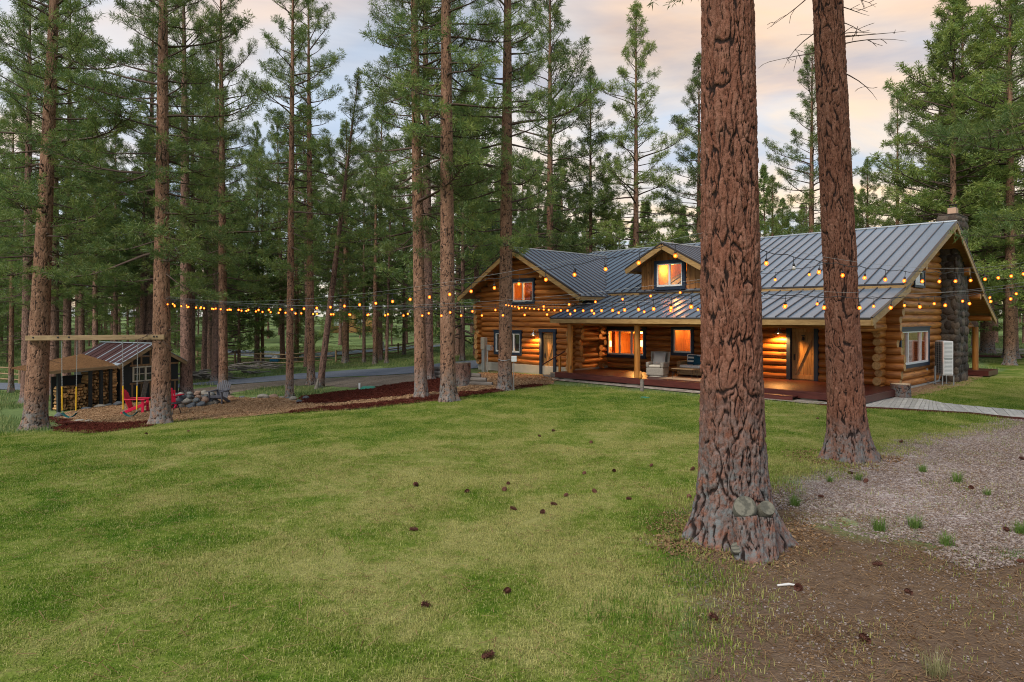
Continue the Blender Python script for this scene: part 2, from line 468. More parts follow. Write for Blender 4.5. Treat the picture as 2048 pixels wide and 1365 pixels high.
def bark(name, plate1, plate2, fiss, lichen=0.0, fine=True, proc=False):
    t = NT(name); v = t.coord('Object', (1, 1, 0.28)); w = t.coord('Object')
    e = t.attr('fiss')
    if proc:
        vd = t.n('ShaderNodeVectorMath', operation='ADD'); t.t.links.new(v, vd.inputs[0])
        t.t.links.new(t.noise(w, 5, 3, out='Color'), vd.inputs[1])
        e = t.ramp(t.voro(v, 11, 'DISTANCE_TO_EDGE'), [(0.0, 0.0), (0.16, 1.0)])
    n = t.noise(v, 9, 6, 0.65); n2 = t.noise(w, 1.1, 4); n3 = t.noise(w, 34, 5, 0.75)
    c = t.mix(t.math('ADD', t.math('MULTIPLY', n2, 0.55), t.math('MULTIPLY', t.attr('plate'), 0.5)), plate1, plate2)
    c = t.hsv(c, v=t.math('MULTIPLY_ADD', t.attr('plate'), 0.55, 0.72))
    c = t.hsv(c, v=t.math('MULTIPLY_ADD', n, 0.9, 0.55))
    c = t.hsv(c, v=t.math('MULTIPLY_ADD', n3, 1.5, 0.25))
    if lichen:
        sx = t.n('ShaderNodeSeparateXYZ'); t.t.links.new(w, sx.inputs[0])
        hgt = t.math('SUBTRACT', lichen, sx.outputs[2]); hgt = t.math('DIVIDE', hgt, lichen, clamp=True)
        ln = t.ramp(t.noise(w, 7.0, 6, 0.75), [(0.37, 0.0), (0.60, 0.95)])
        lf = t.math('MULTIPLY', t.math('MULTIPLY', hgt, 1.5, clamp=True), ln)
        c = t.mix(lf, c, t.mix(n, (0.11, 0.12, 0.12), (0.24, 0.26, 0.255)))
    c = t.mix(t.ramp(e, [(0.0, 1.0), (0.28, 0.9), (0.60, 0.0)]), c, fiss)
    c = t.hsv(c, v=t.math('MULTIPLY_ADD', t.rand(), 0.3, 0.85))
    h = t.math('ADD', n, t.math('MULTIPLY', n3, 0.4))
    return t.done(t.bsdf(c, 0.9, t.bump(h, 1.0, 0.05), 0, 0.15))
M['bark_big'] = bark('ponderosa plate bark', (0.235, 0.076, 0.040), (0.235, 0.128, 0.090), (0.020, 0.013, 0.011), 2.3)
M['bark_big2'] = bark('ponderosa plate bark grey foot', (0.215, 0.078, 0.043), (0.225, 0.118, 0.080), (0.022, 0.014, 0.012), 1.0)
M['bark'] = bark('orange brown pine bark', (0.235, 0.112, 0.064), (0.30, 0.182, 0.122), (0.042, 0.026, 0.020), 1.4)
M['bark_dark'] = bark('dark brown pine bark', (0.19, 0.105, 0.078), (0.25, 0.155, 0.118), (0.060, 0.040, 0.033), 0.6)
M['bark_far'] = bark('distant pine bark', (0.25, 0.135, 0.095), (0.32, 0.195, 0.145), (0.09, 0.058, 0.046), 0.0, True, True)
def rings():
    t = NT('weathered cut wood'); v = t.coord('Object'); x = t.n('ShaderNodeTexWave', wave_type='RINGS', rings_direction='SPHERICAL'); t.set(x.inputs[0], v); x.inputs['Scale'].default_value = 16; x.inputs['Distortion'].default_value = 5; x.inputs['Detail'].default_value = 3
    n = t.noise(v, 18, 5, 0.7); c = t.mix(x.outputs[0], (0.075, 0.072, 0.055), (0.15, 0.14, 0.105)); c = t.hsv(c, v=t.math('MULTIPLY_ADD', n, 1.0, 0.5))
    return t.done(t.bsdf(c, 0.95, t.bump(n, 0.6, 0.02)))
M['cutwood'] = rings()
M['freshcut'] = simple('pale stump top', (0.58, 0.42, 0.25), 0.85, 0.3, 14, bump=0.4)
M['greylog'] = wood('weathered grey log', (0.10, 0.085, 0.07), (0.26, 0.225, 0.19), (0.12, 1, 1), 3, 0.85, True, 0.5, 0.3)

# ---- ground materials
def turf_colour(t, v, inst=False):
    """mown lawn: lush and straw patches on several scales"""
    a = t.noise(v, 0.16, 4, 0.6, 0.3); b = t.noise(v, 0.75, 5, 0.62, 0.5); c_ = t.noise(v, 5.5, 4, 0.7)
    s = t.math('ADD', t.math('MULTIPLY', a, 0.38), t.math('ADD', t.math('MULTIPLY', b, 0.74), t.math('MULTIPLY', c_, 0.42)))
    at_ = t.n('ShaderNodeAttribute'); at_.attribute_name = 'dry'; at_.attribute_type = 'INSTANCER' if inst else 'GEOMETRY'
    dry = t.math('MULTIPLY_ADD', at_.outputs['Fac'], 0.075, -0.046)
    s = t.math('ADD', s, dry)
    return t.ramp(s, [(0.48, (0.048, 0.130, 0.008)), (0.61, (0.110, 0.210, 0.016)), (0.72, (0.235, 0.305, 0.048)), (0.86, (0.44, 0.42, 0.14))])
def groundmat():
    t = NT('ground soil and turf'); v = t.coord('World')
    wob = t.math('MULTIPLY', t.math('SUBTRACT', t.noise(v, 0.9, 6, 0.7), 0.5), 2.6)
    def mask(name, soft=0.35):
        q = t.math('ADD', t.attr(name), wob)
        return t.math('DIVIDE', t.math('ADD', q, soft), soft * 2, clamp=True)
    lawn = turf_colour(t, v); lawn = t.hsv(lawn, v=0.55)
    n = t.noise(v, 1.3, 7, 0.68); f = t.noise(v, 34, 5, 0.75); ff = t.noise(v, 9, 6, 0.7)
    soil = t.ramp(t.math('ADD', t.math('MULTIPLY', n, 0.5), t.math('MULTIPLY', ff, 0.5)), [(0.3, (0.072, 0.045, 0.028)), (0.52, (0.125, 0.083, 0.053)), (0.72, (0.20, 0.145, 0.098))])
    soil = t.hsv(soil, v=t.math('MULTIPLY_ADD', f, 0.9, 0.55))
    stone = t.voro(v, 34, 'F1', 'Color'); st = t.n('ShaderNodeSeparateColor'); t.t.links.new(stone, st.inputs[0])
    grav = t.ramp(st.outputs[0], [(0.0, (0.17, 0.125, 0.115)), (0.35, (0.30, 0.235, 0.215)), (0.7, (0.38, 0.32, 0.30)), (1.0, (0.55, 0.50, 0.46))])
    grav = t.hsv(grav, v=t.math('MULTIPLY_ADD', n, 0.6, 0.62))
    mead = t.ramp(t.math('ADD', t.math('MULTIPLY', t.noise(v, 0.22, 5, 0.6), 0.6), t.math('MULTIPLY', ff, 0.4)), [(0.34, (0.11, 0.080, 0.048)), (0.46, (0.105, 0.155, 0.052)), (0.58, (0.18, 0.24, 0.085)), (0.72, (0.29, 0.30, 0.14))])
    c = t.mix(mask('m_soil', 0.5), mead, soil)
    c = t.mix(mask('m_gravel', 0.7), c, grav)
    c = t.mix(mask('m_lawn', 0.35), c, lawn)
    h = t.math('ADD', t.math('MULTIPLY', f, 0.5), t.voro(v, 34))
    return t.done(t.bsdf(c, 0.95, t.bump(h, 0.55, 0.03), 0, 0.1))
M['ground'] = groundmat()
def blade(name, meadow=False):
    t = NT(name); v = t.coord('World')
    if meadow:
        c = t.ramp(t.noise(v, 0.25, 4), [(0.36, (0.12, 0.185, 0.065)), (0.52, (0.20, 0.265, 0.10)), (0.68, (0.35, 0.35, 0.17))])
    else:
        c = turf_colour(t, v, True)
    r = t.attr('rnd')
    c = t.mix(t.ramp(r, [(0.78, 0.0), (0.85, 0.75)]), c, (0.58, 0.54, 0.22))
    c = t.mix(t.ramp(r, [(0.0, 0.85), (0.42, 0.0)]), c, (0.032, 0.095, 0.008))
    d = t.n('ShaderNodeBsdfDiffuse'); t.set(d.inputs[0], c)
    tl = t.n('ShaderNodeBsdfTranslucent'); t.set(tl.inputs[0], c)
    m1 = t.n('ShaderNodeMixShader'); m1.inputs[0].default_value = 0.3
    t.t.links.new(d.outputs[0], m1.inputs[1]); t.t.links.new(tl.outputs[0], m1.inputs[2])
    return t.done(m1.outputs[0])
M['blade'] = blade('lawn blades'); M['meadow'] = blade('meadow blades', True)
def tuftmat(name, a, b):
    t = NT(name); c = t.mix(t.attr('rnd'), a, b)
    d = t.n('ShaderNodeBsdfDiffuse'); t.set(d.inputs[0], c)
    tl = t.n('ShaderNodeBsdfTranslucent'); t.set(tl.inputs[0], c)
    m1 = t.n('ShaderNodeMixShader'); m1.inputs[0].default_value = 0.3
    t.t.links.new(d.outputs[0], m1.inputs[1]); t.t.links.new(tl.outputs[0], m1.inputs[2])
    return t.done(m1.outputs[0])
M['tuft'] = tuftmat('bunch grass', (0.085, 0.17, 0.035), (0.20, 0.28, 0.075))
M['tuftdry'] = tuftmat('dry bunch grass', (0.17, 0.19, 0.07), (0.42, 0.36, 0.20))
M['lush'] = tuftmat('lush clover', (0.055, 0.125, 0.012), (0.12, 0.22, 0.03))
M['pebble'] = tuftmat('pinkish crushed stone', (0.18, 0.135, 0.118), (0.48, 0.405, 0.36))
M['litter'] = tuftmat('fallen needles and chips', (0.12, 0.062, 0.030), (0.40, 0.26, 0.14))
M['mulchbit'] = tuftmat('red bark shreds', (0.055, 0.014, 0.010), (0.14, 0.042, 0.028))
M['chipbit'] = tuftmat('wood chips', (0.25, 0.145, 0.075), (0.52, 0.345, 0.20))
def bedmat(name, stops, scale, bump=0.8, big=0.4):
    t = NT(name); v = t.coord('World')
    x = t.voro(v, scale, 'F1', 'Color'); sp = t.n('ShaderNodeSeparateColor'); t.t.links.new(x, sp.inputs[0])
    n = t.noise(v, 0.8, 5)
    c = t.ramp(sp.outputs[0], stops); c = t.hsv(c, v=t.math('MULTIPLY_ADD', n, big * 2, 1 - big))
    return t.done(t.bsdf(c, 0.95, t.bump(t.voro(v, scale), bump, 0.04), 0, 0.1))
M['mulch'] = bedmat('red bark mulch', [(0, (0.040, 0.010, 0.008)), (0.6, (0.090, 0.026, 0.018)), (1, (0.13, 0.045, 0.030))], 18)
M['chips'] = bedmat('wood chip bed', [(0, (0.19, 0.105, 0.055)), (0.5, (0.33, 0.20, 0.11)), (1, (0.48, 0.32, 0.19))], 16)
M['asphalt'] = bedmat('blue grey driveway asphalt', [(0, (0.11, 0.125, 0.15)), (1, (0.18, 0.195, 0.225))], 30, 0.3, 0.25)
M['shoulder'] = bedmat('driveway shoulder grit', [(0, (0.11, 0.088, 0.066)), (0.6, (0.17, 0.14, 0.11)), (1, (0.23, 0.19, 0.15))], 20, 0.5, 0.35)
M['dirtroad'] = bedmat('pale dirt track', [(0, (0.27, 0.23, 0.18)), (1, (0.40, 0.35, 0.28))], 14, 0.4, 0.2)
M['paver'] = wood('weathered path boards', (0.30, 0.285, 0.255), (0.47, 0.45, 0.40), (0.2, 1, 1), 3, 0.85, False, 0.3, 0.25)
M['stone_strip'] = bedmat('stone drip strip', [(0, (0.20, 0.16, 0.125)), (0.6, (0.32, 0.27, 0.22)), (1, (0.42, 0.37, 0.31))], 7, 0.5, 0.25)

# ================================================================== GROUND
LAWN = [(-900, 930), (-300, 890), (0, 868), (60, 872), (105, 866), (184, 871), (240, 864), (291, 857), (340, 846), (484, 838), (591, 827), (702, 822), (776, 815),
        (875, 805), (912, 796), (995, 786), (1060, 777), (1098, 771), (1180, 776), (1261, 783), (1406, 795), (1532, 805), (1655, 811), (1728, 817),
        (1810, 821), (1850, 824), (1944, 830), (1985, 843), (1900, 865), (1850, 871), (1780, 890), (1745, 905), (1640, 938), (1580, 958), (1420, 985),
        (1370, 1020), (1335, 1070), (1380, 1120), (1395, 1180), (1370, 1260), (1345, 1365), (1300, 1500), (1250, 1800), (-1500, 1800)]
LAWN2 = [(1850, 803), (1889, 811), (1938, 816), (2048, 826), (2300, 845), (2600, 800), (2400, 722), (2048, 716), (1960, 717), (1980, 738), (2015, 737), (1973, 752), (1933, 770), (1850, 790), (1800, 797)]
SOIL = [(1395, 1180), (1360, 1110), (1330, 1065), (1370, 1010), (1440, 985), (1600, 975), (1640, 1050), (1900, 1100), (2300, 1150), (2700, 1300), (2300, 1900), (1250, 1900), (1330, 1365)]
GRAV = [(1570, 965), (1640, 940), (1760, 905), (1850, 873), (1930, 858), (1990, 845), (2060, 838), (2400, 860), (2700, 1000), (2500, 1180), (2048, 1110), (1800, 1060), (1640, 1020)]
def pxpoly(poly):
    return np.array([P(max(-3000, a), b)[:2] for a, b in poly])
def inside(poly, x, y):
    x = np.asarray(x); y = np.asarray(y); r = np.zeros(x.shape, bool)
    n = len(poly)
    for i in range(n):
        x0, y0 = poly[i]; x1, y1 = poly[(i + 1) % n]
        if y0 == y1: continue
        c = ((y0 > y) != (y1 > y)) & (x < (x1 - x0) * (y - y0) / (y1 - y0) + x0)
        r ^= c
    return r
def sdist(poly, x, y):
    d = np.full(x.shape, 1e9)
    n = len(poly)
    for i in range(n):
        a = poly[i]; b = poly[(i + 1) % n]
        ab = b - a; L2 = max(1e-9, (ab ** 2).sum())
        t = np.clip(((x - a[0]) * ab[0] + (y - a[1]) * ab[1]) / L2, 0, 1)
        d = np.minimum(d, np.hypot(x - a[0] - t * ab[0], y - a[1] - t * ab[1]))
    return np.where(inside(poly, x, y), d, -d)
W_LAWN, W_LAWN2, W_SOIL, W_GRAV = pxpoly(LAWN), pxpoly(LAWN2), pxpoly(SOIL), pxpoly(GRAV)
def axis(fine0, fine1, step, far0, far1):
    a = list(np.arange(fine0, fine1, step))
    s = step; q = fine1
    while q < far1: a.append(q); s *= 1.18; q += s
    a.append(far1); s = step; q = fine0 - step
    lo = []
    while q > far0: lo.append(q); s *= 1.18; q -= s
    lo.append(far0)
    return np.array(lo[::-1] + a)
gx = axis(-26, 24, 0.4, -900, 900); gy = axis(1.0, 48, 0.4, -120, 1500)
GX, GY = np.meshgrid(gx, gy)
micro = 0.015 * np.sin(GX * 1.3 + 0.7 * np.sin(GY)) * np.cos(GY * 1.1) * (GY < 60)
V = np.stack([GX, GY, g(GX, GY) + micro * 0.6], -1).reshape(-1, 3)
nx, ny = len(gx), len(gy)
idx = np.arange(nx * ny).reshape(ny, nx)
Fq = np.stack([idx[:-1, :-1], idx[:-1, 1:], idx[1:, 1:], idx[1:, :-1]], -1).reshape(-1, 4)
xx, yy = GX.ravel(), GY.ravel()
DRYC = [P(620, 960), P(1250, 900), P(900, 1180), P(1250, 1200), P(760, 1110)]
def dryness(x, y):
    d = np.zeros(np.shape(x))
    for c, r in zip(DRYC, (3.2, 4.0, 1.6, 1.5, 1.6)):
        d = d + np.exp(-(((x - c.x) ** 2) / (r * 1.6) ** 2 + ((y - c.y) ** 2) / r ** 2))
    for px, py, rx, ry in ((700, 870, 5, 1.6), (1150, 800, 5, 1.5), (120, 960, 3, 2.5), (540, 1170, 1.1, .8), (330, 1060, 1.4, 1.0), (1650, 850, 4, 1.2), (1300, 1300, .8, .5)):
        c = P(px, py); d = d - 0.9 * np.exp(-(((x - c.x) / rx) ** 2 + ((y - c.y) / ry) ** 2))
    return np.clip(d, -1, 1)
me = np_mesh('ground', V, Fq, M['ground'], True, {
    'm_lawn': np.clip(np.maximum(sdist(W_LAWN, xx, yy), sdist(W_LAWN2, xx, yy)) * 2 , -4, 4), 'm_soil': np.clip(sdist(W_SOIL, xx, yy) * 1.5, -4, 4),
    'm_gravel': np.clip(sdist(W_GRAV, xx, yy) * 1.5, -4, 4), 'dry': dryness(xx, yy)})
tag(link('ground', me), kind='structure')

def sheet(name, poly, mat, lift=0.02, world=False, rag=0.06, step=0.6, seed=1):
    rng = np.random.default_rng(seed)
    Wp = np.array(poly, float) if world else pxpoly(poly)
    pts = []
    n = len(Wp)
    for i in range(n):
        a, b = Wp[i], Wp[(i + 1) % n]
        k = max(1, int(np.hypot(*(b - a)) / 0.35))
        for j in range(k):
            q = a + (b - a) * j / k
            pts.append(q + rng.normal(0, rag, 2) * (j > 0))
    B = np.array(pts)
    x0, y0 = B.min(0); x1, y1 = B.max(0)
    st = max(step, math.sqrt((x1 - x0) * (y1 - y0) / 2500))
    qx, qy = np.meshgrid(np.arange(x0, x1, st), np.arange(y0, y1, st))
    qx = qx.ravel(); qy = qy.ravel()
    ok = sdist(B, qx, qy) > st * 0.35
    allp = [Vector(p) for p in B] + [Vector((a, b)) for a, b in zip(qx[ok], qy[ok])]
    nb = len(B)
    r = delaunay_2d_cdt(allp, [], [list(range(nb))], 1, 1e-5)
    vv = np.array([tuple(p) for p in r[0]])
    zz = g(vv[:, 0], vv[:, 1]) + lift
    me = np_mesh(name, np.column_stack([vv, zz]), np.array([list(f) for f in r[2]], int), mat, True)
    o = link(name, me)
    if me.polygons[0].normal.z < 0: me.flip_normals()
    return tag(o, kind='structure'), B
_, CHIP_A = sheet('wood_chip_bed', [(339, 845), (245, 850), (168, 848), (116, 836), (130, 826), (164, 820), (230, 810), (301, 804), (380, 799), (461, 796), (514, 797), (568, 796),
        (604, 806), (640, 812), (673, 808), (746, 801), (824, 793), (877, 787), (905, 780), (930, 772), (935, 758), (960, 746), (1080, 751), (1106, 756), (1108, 769), (1060, 776), (995, 782),
        (912, 792), (860, 798), (746, 808), (673, 815), (591, 824), (484, 836)], M['chips'], 0.03, seed=2)
_, MULCH_A = sheet('red_mulch_bed', [(600, 795), (658, 788), (724, 780), (776, 773), (824, 766), (852, 758), (893, 757), (915, 768), (905, 781), (877, 786), (824, 792), (746, 800), (673, 807), (610, 811)], M['mulch'], 0.045, seed=3)
_, MULCH_B = sheet('red_mulch_edging', [(540, 832), (600, 823), (673, 815), (746, 808), (824, 799), (877, 793), (912, 789), (995, 780), (1098, 768), (1098, 771), (995, 786), (912, 796), (875, 804), (776, 814), (702, 821), (600, 827)], M['mulch'], 0.045, rag=0.03, seed=4)
_, MULCH_C = sheet('red_mulch_swing_bed', [(90, 834), (116, 839), (184, 848), (245, 850), (299, 846), (330, 846), (300, 855), (240, 863), (184, 870), (107, 865), (125, 852)], M['mulch'], 0.05, seed=5)
sheet('driveway', [(-60, 778), (180, 786), (330, 783), (382, 771), (456, 770.5), (600, 759), (702, 754), (824, 748), (900, 743), (960, 737), (1000, 726), (950, 722), (878, 728), (824, 734), (702, 741), (600, 748), (456, 761), (382, 768), (300, 772), (100, 768), (-60, 766)], M['asphalt'], 0.03, rag=0.03, seed=6)
sheet('driveway_shoulder', [(330, 802), (345, 784), (456, 771), (600, 759), (702, 755), (824, 748), (870, 745), (866, 756), (824, 764), (776, 771), (724, 776), (620, 772), (540, 775), (480, 784), (420, 797)], M['shoulder'], 0.015, rag=0.15, seed=7)
sheet('far_road', [(440, 709), (571, 718), (650, 716), (746, 706), (824, 698), (930, 690), (930, 684), (824, 691), (746, 699), (650, 706), (571, 705), (440, 699)], M['asphalt'], 0.05, rag=0.05, step=1.5, seed=8)
sheet('far_dirt_track', [(1940, 708), (2048, 709), (2500, 716), (2500, 704), (2048, 699), (1940, 698)], M['dirtroad'], 0.04, rag=0.2, step=1.5, seed=9)
sheet('mulch_strip_by_track', [(1940, 716), (2048, 716), (2500, 722), (2500, 718), (2048, 711), (1940, 711)], M['mulch'], 0.05, rag=0.1, step=1.5, seed=10)
sheet('gravel_apron', [(1780, 800), (1850, 789), (1933, 770), (1973, 752), (1950, 745), (1900, 752), (1850, 762), (1800, 775), (1745, 795)], M['chips'], 0.02, seed=11)
# ================================================================== LOG HOUSE  (s along the porch, t into the depth)
UX, UY = 0.6955, -0.7186
TX, TY = 0.7186, 0.6955
S0, T0 = -19.0, 30.0
def st_world(s, t, z=0.0): return Vector((UX * s + TX * t, UY * s + TY * t, z))
def s_at(px, t):
    r = (px - CX) / F; return t * (UX * r - TX) / (UX + TX * r)
def t_at(px, s):
    r = (px - CX) / F; return s * (UX + TX * r) / (UX * r - TX)
def z_at(py, s, t): return zpx(py, UY * s + TY * t)
HROT = math.atan2(UY, UX)
house = empty('log_house', st_world(S0, T0, 0), HROT, 'long two-storey log house with blue grey metal roof and front porch', 'house')
def L3(s, t, z): return Vector((s - S0, t - T0, z))
rngh = random.Random(11)
def make_log(axis, a0, a1, fix, zc, r=0.168, n=12, round_ends=(False, False), name='log', parent=None):
    L = a1 - a0
    k = max(2, int(L / 0.55) + 1)
    path, rad = [], []
    ph = rngh.random() * 9; tp = rngh.uniform(-0.06, 0.06)
    for i in range(k + 1):
        q = i / k
        w = 0.010 * math.sin(ph + q * L * 1.7); w2 = 0.008 * math.sin(ph * 2 + q * L * 2.9)
        p = L3(a0 + L * q, fix + w, zc + w2) if axis == 's' else L3(fix + w, a0 + L * q, zc + w2)
        path.append(p); rad.append(r * (1 + tp * (q - 0.5) * 2 + 0.03 * math.sin(ph * 3 + q * L * 4.1) + rngh.uniform(-0.025, 0.025)))
    d = (path[-1] - path[0]).normalized()
    if round_ends[0]: path.insert(0, path[0] - d * 0.025); rad.insert(0, rad[0] * 0.9)
    if round_ends[1]: path.append(path[-1] + d * 0.025); rad.append(rad[-1] * 0.9)
    b = MB(); b.tube(path, rad, n, True, 0, 1)
    return b.build(name, [M['log_s'] if axis == 's' else M['log_t'], M['logend']], parent or house)
def log_wall(axis, fix, a0f, a1f, z0, z1, openings=(), ext=(0.5, 0.5), ch=0.30, ragged=0.14):
    """a0f/a1f: wall start and end, numbers or functions of height (gables)"""
    zc = z0 + ch / 2; i = 0
    while zc < z1 - 0.05:
        a0 = a0f(zc) if callable(a0f) else a0f; a1 = a1f(zc) if callable(a1f) else a1f
        if a1 - a0 > 0.4:
            up_ = 3.85 if axis == 's' and fix < 27 or axis == 't' else 99
            ex = ext if zc < up_ else (0, 0)
            e0 = ex[0] + (rngh.uniform(-ragged, ragged) if ex[0] else 0); e1 = ex[1] + (rngh.uniform(-ragged, ragged) if ex[1] else 0)
            segs = [(a0 - e0, a1 + e1)]
            for (o0, o1, oz0, oz1) in openings:
                if oz0 + 0.04 < zc < oz1 - 0.04:
                    ns = []
                    for (p, q) in segs:
                        if o1 <= p or o0 >= q: ns.append((p, q)); continue
                        if o0 - p > 0.12: ns.append((p, o0))
                        if q - o1 > 0.12: ns.append((o1, q))
                    segs = ns
            for (p, q) in segs:
                make_log(axis, p, q, fix, zc, ch * 0.55, 12, (p == a0 - e0 and ext[0] > 0, q == a1 + e1 and ext[1] > 0))
        zc += ch; i += 1

# --- openings measured on the facade planes
TF, TW, SG = 28.9, 26.3, -9.1          # porch wall, wing wall, right gable wall
TR = 0.02
def opening(px0, px1, py0, py1, t):
    a, b = s_at(px0, t), s_at(px1, t); m = (a + b) / 2
    return (a, b, z_at(py1, m, t), z_at(py0, m, t))
tf = TF - 0.19; tw = TW - 0.17
W_FRONT = opening(1211, 1291, 656, 716, tf); W_SINGLE = opening(1342, 1387, 653, 712, tf)
D_FRONT = opening(1573, 1636, 650, 767, tf); D_FRONT = (D_FRONT[0], D_FRONT[1], 0.35, D_FRONT[3])
W_WING = opening(988, 1043, 662, 710, tw); D_WING = opening(1079.5, 1112, 665, 750, tw); D_WING = (D_WING[0], D_WING[1], 0.02, D_WING[3])
W_UP = opening(1022, 1069, 559, 609, tw)
def topening(px0, px1, py0, py1, s):
    a, b = t_at(px0, s), t_at(px1, s); m = b
    return (a, b, z_at(py1, s, m), z_at(py0, s, m))
W_GABLE = topening(1801, 1859, 655, 730, SG + 0.18); W_SMALL = topening(1829, 1850, 540, 577, SG + 0.18)

# --- roof lines
MAIN_E, MAIN_R = (27.8, 4.26), (34.8, 7.18)
BACK_E, BPOR_E = (39.7, 4.37), (42.4, 2.93)
PORCH_E = (24.3, 2.99); PORCH_SL = 0.312
S_L, S_RK = -28.6, -8.0
WING_RS, WING_RZ = -26.35, 6.72
WING_RE, WING_LE = (-21.5, 4.06), (-30.75, 4.18)
main_sl = (MAIN_R[1] - MAIN_E[1]) / (MAIN_R[0] - MAIN_E[0]); back_sl = (MAIN_R[1] - BACK_E[1]) / (BACK_E[0] - MAIN_R[0])

# --- walls
log_wall('s', TF, -22.6, SG, 0.34, 3.75, [W_FRONT, W_SINGLE, D_FRONT], (0.0, 0.62))
log_wall('t', SG, lambda z: 28.9 if z < 3.8 else max(28.75, MAIN_E[0] + (z + 0.1 - MAIN_E[1] + 0.2) / main_sl + 0.25),
         lambda z: 40.5 if z < 3.7 else MAIN_R[0] + (MAIN_R[1] - z - 0.1 - 0.2) / back_sl - 0.3, 0.10, 6.75, [W_GABLE, W_SMALL], (0.62, 0.5))
wg = lambda z: (WING_RZ - 0.25 - z)
sl_w = (WING_RZ - WING_RE[1]) / (WING_RE[0] - WING_RS)
log_wall('s', TW, lambda z: -29.7 if z < 4.1 else WING_RS - (WING_RZ - 0.3 - z) / sl_w + 0.1,
         lambda z: -22.6 if z < 4.1 else WING_RS + (WING_RZ - 0.3 - z) / sl_w - 0.1, 0.46, 6.4, [W_WING, D_WING, W_UP], (0.42, 0.42), 0.285)
log_wall('t', -22.6, TW, TF, 0.32, 3.9, [], (0.45, 0.0), 0.285)
log_wall('t', -29.7, TW, 35.0, 0.32, 3.9, [], (0.42, 0.0), 0.285)
# crossed stub logs where the porch wall meets the wing
zc = 0.50; k = 0
while zc < 2.7:
    make_log('s', -23.3, -22.42 + rngh.uniform(-0.12, 0.08) + (0.22 if k in (0, 4) else 0), 28.15, zc, 0.165, 12, (False, True)); zc += 0.30; k += 1
# short bracket logs carrying the porch roof at the right end
for j, ln in enumerate((0.0, 0.35, 0.2, 0.0)):
    make_log('t', 28.9 - 0.9 - ln, 28.9, SG, 2.55 + 0.31 * j - 0.02, 0.165, 12, (True, False))
make_log('t', 24.6, 28.6, SG + 0.1, 2.62, 0.15, 12, (True, False), 'porch_beam_log')
# rear wall and hidden partition give the house its body
b = MB(); b.bx(-29.4 - S0, SG - 0.3 - S0, 40.4 - T0, 40.7 - T0, 0, 3.6); b.bx(-29.5 - S0, -22.8 - S0, 34.0 - T0, 34.3 - T0, 0, 4.0)
b.build('rear_wall', M['log_s'], house)
b = MB()
b.bx(-29.85 - S0, -22.45 - S0, 26.16 - T0, 35.2 - T0, -0.9, 0.455)
b.bx(-22.6 - S0, SG + 0.12 - S0, 28.8 - T0, 40.6 - T0, -0.5, 0.10)
b.build('foundation', M['concrete'], house, bevel=0.015)

# --- roofs
def slope(origin, adir, L, bvec, spacing, name='roof', thick=0.11, over=0.0):
    a = Vector(adir).normalized(); bl = Vector(bvec).length; bb = Vector(bvec) / bl; n = a.cross(bb).normalized()
    if n.z < 0:
        n = -n
    F3 = Matrix((a, bb, n)).transposed().to_4x4(); F3.translation = Vector(origin)
    sb = MB(); sb.bx(0, L, 0, bl, -thick, -0.004)
    so = sb.build(name, M['soffit'], house); so.matrix_local = F3
    k = max(1, round(L / spacing)); w = L / k
    pb = MB(); pb.bx(0.004, w - 0.004, -0.03, bl, 0.0, 0.014); pb.bx(-0.016, 0.016, -0.03, bl, 0.0145, 0.062, 1)
    pb.bx(0.004, w - 0.004, -0.055, -0.031, -0.05, 0.012, 1)
    pm = pb.mesh('roof_panel')
    for m in (M['roof'], M['seam']): pm.materials.append(m)
    for i in range(k):
        o = link('roof_panel', pm, so); o.location = (w * i, 0, 0)
    return so, F3
AS = Vector((1, 0, 0)); AT = Vector((0, 1, 0))
slope(L3(S_L, *MAIN_E), AS, S_RK - S_L, Vector((0, MAIN_R[0] - MAIN_E[0], MAIN_R[1] - MAIN_E[1])), 0.46)
slope(L3(S_L, *BACK_E), AS, S_RK - S_L, Vector((0, MAIN_R[0] - BACK_E[0], MAIN_R[1] - BACK_E[1])), 0.9)
slope(L3(-18.0, *BPOR_E), AS, S_RK + 18.0, Vector((0, 39.5 - BPOR_E[0], 4.34 - BPOR_E[1])), 0.9)
slope(L3(-22.4, *PORCH_E), AS, S_RK + 22.4, Vector((0, 28.75 - PORCH_E[0], (28.75 - PORCH_E[0]) * PORCH_SL)), 0.46)
slope(L3(WING_RE[0], 25.4, WING_RE[1]), AT, 9.6, Vector((WING_RS - WING_RE[0], 0, WING_RZ - WING_RE[1])), 0.42)
slope(L3(WING_LE[0], 25.4, WING_LE[1]), AT, 9.6, Vector((WING_RS - WING_LE[0], 0, WING_RZ - WING_LE[1])), 0.6)
DS, DZ, DE, DHW = -18.05, 6.46, 5.36, 2.06
slope(L3(DS - DHW, 27.2, DE), AT, 6.2, Vector((DHW, 0, DZ - DE)), 0.40)
slope(L3(DS + DHW, 27.2, DE), AT, 6.2, Vector((-DHW, 0, DZ - DE)), 0.40)
def board(name, p0, p1, w, h, up=(0, 0, 1), mat='fascia'):
    b = MB(); b.bar(p0, p1, w, h, up, 0); return b.build(name, M[mat], house)
